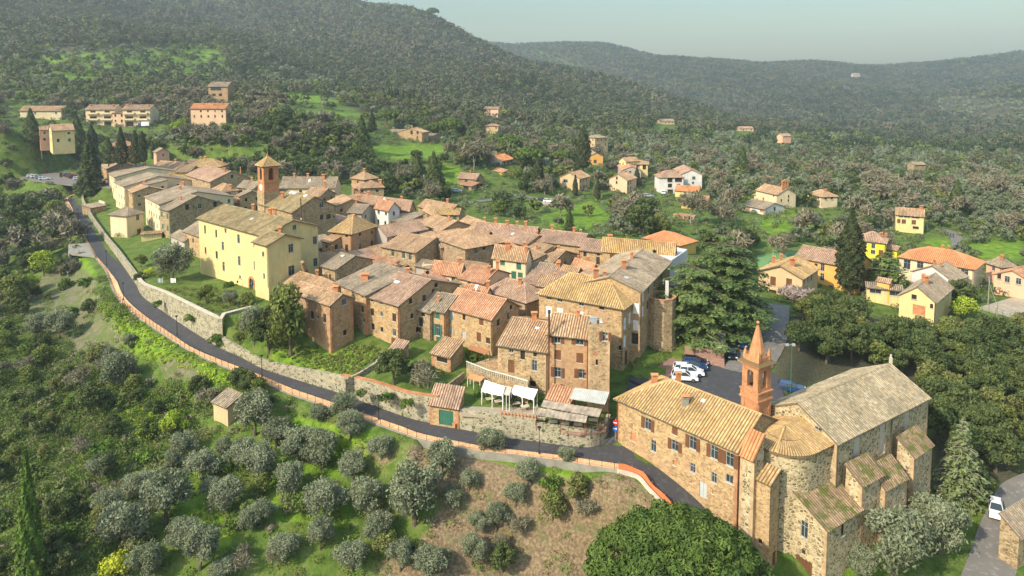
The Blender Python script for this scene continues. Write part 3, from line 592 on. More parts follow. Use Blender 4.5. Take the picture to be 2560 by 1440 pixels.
def roof_mesh(L, Wd, rise, kind='g', ends=('g', 'g'), o=.45, og=.25, z0=0):
    """local frame: x along AB from B, y from AB towards C; z0 = eaves height"""
    mb = MB(); k = rise / (Wd / 2) if kind in 'gr' else rise / Wd
    if kind == 's':
        zl = z0 - o * k; zh = z0 + (Wd + .15) * k
        roof_plane(mb, [(-og, -o, zl), (L + og, -o, zl), (L + og, Wd + .15, zh), (-og, Wd + .15, zh)], (1, 0, 0), (0, Wd, rise))
        return mb
    hb, ha = ends[0] == 'h', ends[1] == 'h'
    x0 = Wd / 2 if hb else -og; x1 = L - Wd / 2 if ha else L + og
    if x1 < x0: x0 = x1 = (x0 + x1) / 2
    zl = z0 - o * k; zr = z0 + rise; lx0 = -o if hb else -og; lx1 = L + o if ha else L + og; m = Wd / 2
    roof_plane(mb, [(lx0, -o, zl), (lx1, -o, zl), (x1, m, zr)] + ([(x0, m, zr)] if x1 > x0 + .01 else []), (1, 0, 0), (0, m, rise))
    roof_plane(mb, [(lx1, Wd + o, zl), (lx0, Wd + o, zl), (x0, m, zr)] + ([(x1, m, zr)] if x1 > x0 + .01 else []), (1, 0, 0), (0, -m, rise), u0=300)
    if hb: roof_plane(mb, [(-o, Wd + o, zl), (-o, -o, zl), (x0, m, zr)], (0, 1, 0), (max(x0, .5), 0, rise), u0=600); caps(mb, (-o, -o, zl), (x0, m, zr)); caps(mb, (-o, Wd + o, zl), (x0, m, zr))
    if ha: roof_plane(mb, [(L + o, -o, zl), (L + o, Wd + o, zl), (x1, m, zr)], (0, 1, 0), (-max(L - x1, .5), 0, rise), u0=900); caps(mb, (L + o, -o, zl), (x1, m, zr)); caps(mb, (L + o, Wd + o, zl), (x1, m, zr))
    if x1 > x0: caps(mb, (x0, m, zr + .02), (x1, m, zr + .02))
    return mb
def wall_face(mb, p0, d, L, z0, z1, holes, nrm, top=None, mi=0, depth=.18):
    """vertical wall from p0 along unit d, with rectangular holes (s0,s1,za,zb); nrm = outward"""
    d = Vector(d); n = Vector(nrm); p0 = Vector(p0)
    S = sorted(set([0, L] + [h[0] for h in holes] + [h[1] for h in holes])); Zs = sorted(set([z0, z1] + [h[2] for h in holes] + [h[3] for h in holes]))
    S = [s for s in S if -1e-6 <= s <= L + 1e-6]; Zs = [z for z in Zs if z0 - 1e-6 <= z <= z1 + 1e-6]
    pt = lambda s, z, k=0: (p0 + d * s - n * k).to_tuple()[:2] + (z,)
    fl = d.cross(Vector((0, 0, 1))).dot(n) < 0
    def add(a):
        mb.poly(a[::-1] if fl else a, mi)
    for i in range(len(S) - 1):
        run = None
        for j in range(len(Zs) - 1):
            cs, cz = (S[i] + S[i + 1]) / 2, (Zs[j] + Zs[j + 1]) / 2
            hole = any(h[0] < cs < h[1] and h[2] < cz < h[3] for h in holes)
            if not hole and run is None: run = Zs[j]
            if run is not None and (hole or j == len(Zs) - 2):
                e_ = Zs[j] if hole else Zs[j + 1]
                add([pt(S[i], run), pt(S[i + 1], run), pt(S[i + 1], e_), pt(S[i], e_)]); run = None
    for h in holes:
        a, b_, c, e_ = h
        add([pt(a, c), pt(a, c, depth), pt(b_, c, depth), pt(b_, c)][::-1]); add([pt(a, e_), pt(b_, e_), pt(b_, e_, depth), pt(a, e_, depth)][::-1])
        add([pt(a, c), pt(a, e_), pt(a, e_, depth), pt(a, c, depth)][::-1]); add([pt(b_, c), pt(b_, c, depth), pt(b_, e_, depth), pt(b_, e_)][::-1])
    if top: add([pt(s, z) for s, z in top])
WIN_CACHE = {}
def win_mesh(kind, w, h):
    """opening filling, origin at its centre; x along the wall, -y outward, z up"""
    key = (kind, round(w, 1), round(h, 1)); w, h = key[1], key[2]
    if key in WIN_CACHE: return WIN_CACHE[key]
    mb = MB(); base = kind.split('+')[0]; fr = {'w': M['bluep'], 'b': M['wood'], 'd': M['wood'], 'g': M['green'], 'x': M['dark'], 'sb': M['wood'], 'sg': M['green'], 'sw': M['whitep'], 'r': M['brick'], 'big': M['bluep'], 'dg': M['green'], 'dgr': M['greyp']}.get(base, M['wood'])
    y = .14
    if base == 'p':
        n = 10; ar = [(-w / 2, -h / 2), (w / 2, -h / 2)] + [(w / 2 * math.cos(math.pi * i / n), h / 2 - w / 2 + w / 2 * math.sin(math.pi * i / n)) for i in range(n + 1)]
        mb.poly([(a, y, c) for a, c in ar], 2)
        for sg in (-1, 1):
            pr = [(sg * w / 2 * math.cos(math.pi / 2 * i / 6), h / 2 - w / 2 + w / 2 * math.sin(math.pi / 2 * i / 6)) for i in range(7)] + [(sg * w / 2, h / 2)]
            mb.poly([(a, .02, c) for a, c in (pr if sg < 0 else pr[::-1])], 3)
    elif base in ('x', 'r'): mb.poly([(-w / 2, y, -h / 2), (w / 2, y, -h / 2), (w / 2, y, h / 2), (-w / 2, y, h / 2)], 0 if base == 'r' else 1)
    elif base in ('d', 'dg', 'dgr'):
        mb.box((0, y, 0), (w, .06, h), 0, 0); n = max(2, int(w / .4))
        for i in range(1, n): mb.box((-w / 2 + i * w / n, y - .032, 0), (.02, .012, h * .96), 0, 1)
    elif base in ('sb', 'sg', 'sw'):
        for s in (-1, 1):
            mb.box((s * w / 4, .06, 0), (w / 2 - .02, .05, h), 0, 0)
            for i in range(int(h / .16)): mb.box((s * w / 4, .03, -h / 2 + .12 + i * .16), (w / 2 - .14, .03, .025), 0, 0)
    else:
        mb.poly([(-w / 2, y, -h / 2), (w / 2, y, -h / 2), (w / 2, y, h / 2), (-w / 2, y, h / 2)], 1)
        f_ = .07
        for s in (-1, 1): mb.box((s * (w / 2 - f_ / 2), y - .03, 0), (f_, .05, h), 0, 0); mb.box((0, y - .03, s * (h / 2 - f_ / 2)), (w, .05, f_), 0, 0)
        mb.box((0, y - .03, 0), (.05, .05, h), 0, 0)
        if h > 1.2: mb.box((0, y - .03, h * .18), (w, .04, .04), 0, 0)
    if base not in ('d', 'dg', 'dgr', 'p'): mb.box((0, -.03, -h / 2 - .05), (w + .2, .18, .08), 0, 2)
    me = mb.mesh('window', [fr, M['glass'] if base not in ('x', 'd', 'dg', 'dgr') else M['dark'], M['sill'], WALL['church']]); WIN_CACHE[key] = me; return me
def shutter_mesh(w, h, mat):
    key = ('S', mat, round(w, 1), round(h, 1))
    if key not in WIN_CACHE:
        mb = MB(); mb.box((0, 0, 0), (w, .04, h))
        for i in range(int(h / .14)): mb.box((0, -.025, -h / 2 + .1 + i * .14), (w - .1, .02, .03))
        WIN_CACHE[key] = mb.mesh('shutter', [M[mat]])
    return WIN_CACHE[key]
def chimney(parent, x, y, z, h=1.0, w=.5, mat='brick', cap='t', rz=0):
    mb = MB(); mb.box((x, y, z + h / 2 - .3), (w, w * .8, h + .6)); mb.box((x, y, z + h + .04), (w + .16, w * .8 + .16, .08), 0, 0)
    if cap == 't':
        for s in (-1, 1): mb.box((x + s * w * .32, y, z + h + .2), (.08, w * .7, .24))
        mb.poly([(x - w * .7, y - w * .55, z + h + .32), (x + w * .7, y - w * .55, z + h + .32), (x + w * .7, y, z + h + .55), (x - w * .7, y, z + h + .55)], 1)
        mb.poly([(x + w * .7, y + w * .55, z + h + .32), (x - w * .7, y + w * .55, z + h + .32), (x - w * .7, y, z + h + .55), (x + w * .7, y, z + h + .55)], 1)
        mb.poly([(x - w * .7, y - w * .55, z + h + .32), (x - w * .7, y + w * .55, z + h + .32), (x - w * .7, y, z + h + .55)], 1); mb.poly([(x + w * .7, y - w * .55, z + h + .32), (x + w * .7, y + w * .55, z + h + .32), (x + w * .7, y, z + h + .55)], 1)
    return mb.build('chimney', [M[mat], M['terra']], parent)
HOUSES = []; FOOT = []; CHK = []
def opening(root, fr, kind, s, z, w, h):
    """fr = (origin, dir, normal) in root space"""
    p0, d, n = fr; d = Vector(d); n = Vector(n); base = kind.split('+')[0]
    nm = 'door' if base in ('d', 'dg', 'dgr') else 'window'
    if base in ('sb', 'sg', 'sw'): nm = 'window'
    me = win_mesh(kind, w, h); o = mesh_obj(nm, me, root); x = -d if d.cross(Vector((0, 0, 1))).dot(n) < 0 else d
    mt = Matrix(((x.x, -n.x, 0, 0), (x.y, -n.y, 0, 0), (0, 0, 1, 0), (0, 0, 0, 1)))
    c = Vector(p0) + d * s; o.matrix_local = Matrix.Translation((c.x, c.y, z)) @ mt
    if '+' in kind:
        mat = {'b': 'wood', 'g': 'green', 'w': 'whitep', 'B': 'bluep'}[kind.split('+')[1]]
        for sg in (-1, 1):
            so_ = mesh_obj('shutter', shutter_mesh(w / 2, h, mat), o); so_.location = (sg * (w * .77), -.05, 0)
    return o
def house(label, abc, z, rise=2, kind='g', ends=('g', 'g'), wall='stone', roof='tan', base=None, win=None, auto=None, ch=(), name='stone_house', cat='house', group=None, o=.45, og=.25, sky=(), pipes=True, frame=None, seed=0):
    """abc: three photo points 'A|B|C' on the eaves (C on the ridge for kind r, on the high side for s); AB carries the eaves"""
    rnd = random.Random(seed + len(HOUSES) * 13 + 5)
    if frame is None:
        a, b_, c = [q(s) for s in abc.split('|')]
        A, B = P(*a, z), P(*b_, z); zc = z + (rise if kind in 'rs' else 0); Cc = P(*c, zc)
        ex = (A - B); ex.z = 0; L = ex.length; ex.normalize(); v = Cc - B; v.z = 0
        ey = Vector((-ex.y, ex.x, 0));
        if v.dot(ey) < 0: ey = -ey
        Wd = abs(v.dot(ey)) * (2 if kind == 'r' else 1); CHK.append((label[:28], round(L, 1), round(Wd, 1), round(v.dot(ex), 1), round(B.y)))
        Wd = max(Wd, 2.2)
    else:
        B, ex, ey, L, Wd = frame
    kk = 'g' if kind in 'grh' else kind
    if kind == 'h': ends = ('h', 'h')
    R3 = Matrix(((ex.x, ey.x, 0), (ex.y, ey.y, 0), (0, 0, 1)))
    cs = [B, B + ex * L, B + ex * L + ey * Wd, B + ey * Wd]
    gz = [float(hfast(p.x, p.y)) for p in cs]; zb = (min(gz) if base is None else base)
    org = Vector((B.x, B.y, zb)); root = empty(name, org, label, cat, group)
    hand = ex.cross(ey).z
    lx = lambda v: Vector((ex.x * v[0] + ey.x * v[1], ex.y * v[0] + ey.y * v[1], v[2]))
    ez = z - zb
    FOOT.append(([(p.x, p.y) for p in cs], zb, z + rise))
    # openings
    faces = {'f': (Vector((0, 0, 0)), ex, -ey, L), 's': (Vector((0, 0, 0)), ey, -ex, Wd), 'n': (ex * L, ey, ex, Wd), 'k': (ey * Wd, ex, ey, L)}
    ops = {k: [] for k in faces}
    for w_ in (win or []):
        s_, kd, ww, hh = w_[0], w_[1], w_[2], w_[3]
        px, py = q(s_); r = Vector(ray(px, py)); best = None
        for fk, (p0, d, n, LL) in faces.items():
            if r.dot(n) >= 0: continue
            p0w = Vector((p0.x + org.x, p0.y + org.y, 0)); dd = r.dot(n)
            t_ = (p0w - Vector((0, 0, 0))).dot(n) / dd
            hit = r * t_ + Vector((0, 0, CAMZ)); s0 = (hit - p0w).dot(d); out = max(0, -s0, s0 - LL)
            if best is None or out < best[0]: best = (out, fk, s0, hit.z)
        if best and best[0] < 1.5:
            fk, s0, hz = best[1:]; LL = faces[fk][3]; s0 = min(max(s0, ww / 2 + .25), LL - ww / 2 - .25); hz = min(hz - zb, ez - hh / 2 - .12 if fk in 'fk' else 1e3)
            ops[fk].append((s0, hz, ww, hh, kd))
    if auto:
        fkinds, sp_, fh = auto[0], auto[1], auto[2] if len(auto) > 2 else 2.9
        for fk, (p0, d, n, LL) in faces.items():
            mid = p0 + d * LL / 2 + org; tocam = Vector((0, 0, 0)) - Vector((mid.x, mid.y, 0))
            if tocam.dot(n) < 0 or LL < 2.2: continue
            nf = max(1, int((ez - .4) / fh)); nc = max(1, int(LL / sp_)); gg = float(hfast(mid.x + n.x, mid.y + n.y)) - zb
            for i in range(nf):
                zz = ez - 1.35 - i * fh
                if zz - .8 < gg: continue
                for j in range(nc):
                    if rnd.random() < .16: continue
                    s0 = LL * (j + .5) / nc + rnd.uniform(-.2, .2); kd = rnd.choice(fkinds); ww = rnd.choice((.8, .9, 1.0)); hh = rnd.choice((1.1, 1.3, 1.4)) if i else rnd.choice((.8, 1.0, 1.2))
                    if LL < ww + .6: continue
                    s0 = min(max(s0, ww / 2 + .3), LL - ww / 2 - .3); ops[fk].append((s0, zz, ww, hh, kd))
            zd = gg + 1.05
            if ez > 3 and fk == 'f' and all(abs(o_[1] - zd) > 2.1 or abs(o_[0] - LL * .3) > 1.2 for o_ in ops[fk]) and LL > 3: ops[fk].append((LL * .3, zd, 1.0, 2.0, 'd'))
    mb = MB(); k = rise / (Wd / 2) if kk == 'g' else 0
    hp = lambda e: (ends[0] if e == 's' else ends[1]) == 'g'
    for fk, (p0, d, n, LL) in faces.items():
        hs = []; good = []
        for (s0, zz, ww, hh, kd) in ops[fk]:
            h_ = (s0 - ww / 2, s0 + ww / 2, zz - hh / 2, zz + hh / 2)
            if any(h_[0] < g_[1] + .1 and h_[1] > g_[0] - .1 and h_[2] < g_[3] + .1 and h_[3] > g_[2] - .1 for g_ in hs): continue
            if h_[0] < .05 or h_[1] > LL - .05: continue
            hs.append(h_); good.append((s0, zz, ww, hh, kd))
        top = None; z1 = ez
        inner = [h_ for h_ in hs if h_[3] < ez - .02]; outer = [g_ for g_, h_ in zip(good, hs) if h_[3] >= ez - .02]
        if fk in 'sn':
            if kk == 'g' and hp(fk): top = [(0, ez), (LL, ez), (LL / 2, ez + rise)]
            if kk == 's': top = [(0, ez), (LL, ez), (LL, ez + rise)]
        if fk == 'k' and kk == 's': z1 = ez + rise
        wall_face(mb, p0, d, LL, -2.5, z1, inner, n, top)
        for (s0, zz, ww, hh, kd) in good:
            op = opening(root, (p0, d, n), kd, s0, zz, ww, hh)
            if any(g_[0] == s0 and g_[1] == zz for g_ in outer): op.location += n * .17
    if kk == 'f':
        dk = MB(); pq = [Vector((v.x, v.y, ez - .5)) for v in (ex * .25 + ey * .25, ex * (L - .25) + ey * .25, ex * (L - .25) + ey * (Wd - .25), ex * .25 + ey * (Wd - .25))]; dk.poly(pq if hand > 0 else pq[::-1]); dk.build('roof_deck', M['terra'] if wall != 'white' else WALL['white'], root)
        pa = MB(); mb0 = mb; mb = pa
        for fk, (p0, d, n, LL) in faces.items(): wall_face(mb, p0 + d * .25 - n * .25, d, LL - .5, ez - .52, ez, [], -n); pq = [p0 - n * .25, p0 + d * LL - n * .25, p0 + d * LL, p0]; pq = [Vector((v.x, v.y, ez)) for v in pq]; mb.poly(pq if (pq[1] - pq[0]).cross(pq[3] - pq[0]).z > 0 else pq[::-1], 0)
        mb.build('parapet', WALL[wall], root); mb = mb0
    mb.build('wall', WALL[wall], root)
    if wall in ('church', 'warm', 'stone', 'brickish') and rnd.random() < .75 and pipes:
        qm = MB(); rq = math.atan2(ex.y, ex.x); n_ = int((ez + 1) / .42)
        for cx, cy in ((0, 0), (L, 0), (0, Wd)):
            for i in range(n_):
                a_, b_ = (.62, .34) if i % 2 else (.34, .62); c_ = ex * (cx + (a_ / 2 - .02) * (1 if cx == 0 else -1)) + ey * (cy + (b_ / 2 - .02) * (1 if cy == 0 else -1)); qm.box((c_.x, c_.y, i * .42 - .8), (a_, b_, .40), rq)
        tag(qm.build('quoins', M['quoin'] if wall in ('warm', 'brickish') else M['quoin2'], root), kind='stuff')
    mR = Matrix(((ex.x, ey.x, 0, 0), (ex.y, ey.y, 0, 0), (0, 0, 1, 0), (0, 0, 0, 1)))
    rf = None
    if kk != 'f':
        rm = roof_mesh(L, Wd, rise, kk, ends, o, og, ez)
        rm.v = [(mR @ Vector(v)).to_tuple() for v in rm.v]
        if hand < 0: rm.f = [f_[::-1] for f_ in rm.f]; rm.uv = [u[::-1] for u in rm.uv]
        rf = rm.build('roof', [TILE[roof], M['under']], root)
        def rz_at(x_, y_):
            if kk == 's': return ez + rise * y_ / Wd
            zz = ez + rise * (1 - abs(y_ - Wd / 2) / (Wd / 2))
            if ends[0] == 'h': zz = min(zz, ez + rise * x_ / (Wd / 2))
            if ends[1] == 'h': zz = min(zz, ez + rise * (L - x_) / (Wd / 2))
            return zz
        for c_ in ch:
            fx, fy = c_[0] * L, c_[1] * Wd; p_ = mR @ Vector((fx, fy, rz_at(fx, fy)))
            chimney(rf, p_.x, p_.y, p_.z, *(c_[2:]))
        for c_ in sky:
            fx, fy = c_[0] * L, c_[1] * Wd; kx = rise / (Wd / 2) * (1 if fy < Wd / 2 else -1); sm = MB(); w_, h_ = (c_[2], c_[3]) if len(c_) > 2 else (.7, 1.0)
            pts = [(fx + dx * w_ / 2, fy + dy * h_ / 2, rz_at(fx, fy) + kx * dy * h_ / 2 + .17) for dx, dy in ((-1, -1), (1, -1), (1, 1), (-1, 1))]
            pts = [mR @ Vector(p_) for p_ in pts]; sm.poly(pts if hand > 0 else pts[::-1]); sm.build('skylight', M['skyl'], rf)
        if pipes and kk == 'g':
            gm = MB(); kz = o * rise / (Wd / 2); gm.tube([lx((-.2, -o - .05, ez - kz - .02)), lx((L + .2, -o - .05, ez - kz - .02))], .06, 5); gm.build('gutter', M['copperg'], root)
            pm = MB(); pm.tube([lx((.12, -o, ez - kz)), lx((.12, -.1, ez - kz - .5)), lx((.12, -.1, max(0, ez - 9)))], .05, 5); pm.build('drainpipe', M['pipe'], root)
    HOUSES.append(dict(root=root, ex=ex, ey=ey, L=L, W=Wd, B=B, z=z, zb=zb, rise=rise, roof=rf, mR=mR))
    return HOUSES[-1]
def hbox(label, px, pyb, d, w, dep, rot, h, rise=1.8, kind='g', **kw):
    """a house by the photo point of its foot and its distance; rot = heading of the front wall, degrees"""
    c = PD(px, pyb, d); c = Vector((c.x, c.y, 0)); r = math.radians(rot); ex = Vector((math.cos(r), math.sin(r), 0)); ey = Vector((-math.sin(r), math.cos(r), 0)); B = c - ex * w / 2
    z = PD(px, pyb, d).z
    return house(label, '', z + h, rise, kind, frame=(Vector((B.x, B.y, z)), ex, ey, w, dep), base=z, **kw)
# ------------------------------------------------------------------ the old town, house by house
w1 = lambda r, x, y, k='w', w=.9, h=1.3: (f'{r} {x} {y}', k, w, h)
# --- big pale yellow palace
yel = house('long pale yellow plastered palace with mossy roof and arched brick doorway over the garden', '2 225 255|2 890 434|2 1490 350', 27, 2.3, wall='yellow', roof='mossy', name='palace', cat='palace', base=13, og=.5, o=.6,
  win=[w1('2', 290, 375, 'x', .8, 2.0), w1('2', 402, 415, 'x', .8, 1.8), w1('2', 495, 388, 'w', .9, 1.1), w1('2', 468, 540, 'w', 1., 2.), w1('2', 625, 470, 'w', 1.1, 2.1), w1('2', 783, 525, 'w', .9, 1.3), w1('2', 296, 585, 'x', .8, 1.6), w1('2', 407, 630, 'x', 1., 1.8),
       w1('2', 476, 745, 'w', 1., 2.2), w1('2', 632, 690, 'w', 1.1, 2.2), w1('2', 789, 740, 'w', 1., 2.), w1('2', 640, 850, 'x', .7, .7), w1('2', 757, 955, 'big', 1.7, 3.9), w1('2', 1183, 352, 'w', .9, 1.1), w1('2', 1390, 482, 'w', 1.1, 1.8), w1('2', 1395, 702, 'w', 1.1, 1.9)],
  ch=((.25, .52, 1.4, .7), (.3, .5, 1.1, .6), (.78, .8, 1.2, .6)), sky=((.4, .28, .7, .7),))
# brick surround and fanlight of the arched doorway, lamps, buttress
fr_ = yel; ey_ = fr_['ey']
def onface(H_, s, face='f'):
    px, py = q(s); r = Vector(ray(px, py)); n = -H_['ey'] if face == 'f' else -H_['ex']; B_ = Vector((H_['B'].x, H_['B'].y, 0)); t_ = B_.dot(n) / r.dot(n); return r * t_ + Vector((0, 0, CAMZ))
mb = MB(); c_ = onface(fr_, '2 757 900'); ex_ = fr_['ex']; org_ = fr_['root'].location
zt_ = c_.z
for i in range(13):
    an = math.pi * i / 12
    if i < 12:
        a0, a1 = an, math.pi * (i + 1) / 12; am = (a0 + a1) / 2
        pts = []
        for (a_, r_) in ((a0, .85), (a1, .85), (a1, 1.3), (a0, 1.3)): pts.append(c_ + ex_ * math.cos(a_) * r_ + Vector((0, 0, math.sin(a_) * r_)) - ey_ * .08 - org_)
        mb.poly(pts); mb.poly([p_ + ey_ * .1 for p_ in pts][::-1])
        mb.poly([pts[3], pts[2], pts[2] + ey_ * .1, pts[3] + ey_ * .1])
for s_ in (-1, 1):
    cc = c_ + ex_ * s_ * 1.07 - org_ - ey_ * .03; mb.box((cc.x, cc.y, cc.z - 1.9), (.45, .16, 3.8), math.atan2(ex_.y, ex_.x))
mb.build('door_arch', M['brick'], fr_['root'])
for k_ in ('2 660 880', '2 812 905'):
    c2 = onface(fr_, k_) - org_; lm = MB(); arm = [c2, c2 - ey_ * .3 + Vector((0, 0, .5)), c2 - ey_ * .9 + Vector((0, 0, .45)), c2 - ey_ * 1.05 + Vector((0, 0, .05))]; lm.tube(arm, .035, 5); p_ = arm[-1]; lm.box((p_.x, p_.y, p_.z - .22), (.24, .24, .4), 0, 0, 1.25); lm.build('wall_lamp', M['iron'], fr_['root'])
house('lower gabled wing projecting from the right end of the pale yellow palace', '2 780 490|2 915 527|2 1300 472', 26.2, 1.5, wall='yellow', roof='mossy', name='palace_wing', cat='building', base=13, og=.5, o=.55,
  win=[w1('2', 871, 622, 'w', .8, 1.1), w1('2', 881, 843, 'w', .7, 1.2), w1('2', 1150, 562, 'w', 1.2, 1.8), w1('2', 1156, 785, 'w', 1.5, 2.1)], ch=((.6, .62, .9, .7, 'brick'),))
bt = MB(); p0 = P(*q('2 1260 700'), 22.5); p1 = P(*q('2 1330 905'), 15); bt.tube([p0, (p0 + p1) / 2 + Vector((.1, -.2, 0)), p1], .45, 4, r2=.8)
tag(bt.build('buttress', WALL['rough']), 'dark sloping stone buttress leaning against the right wall of the yellow palace', 'buttress')
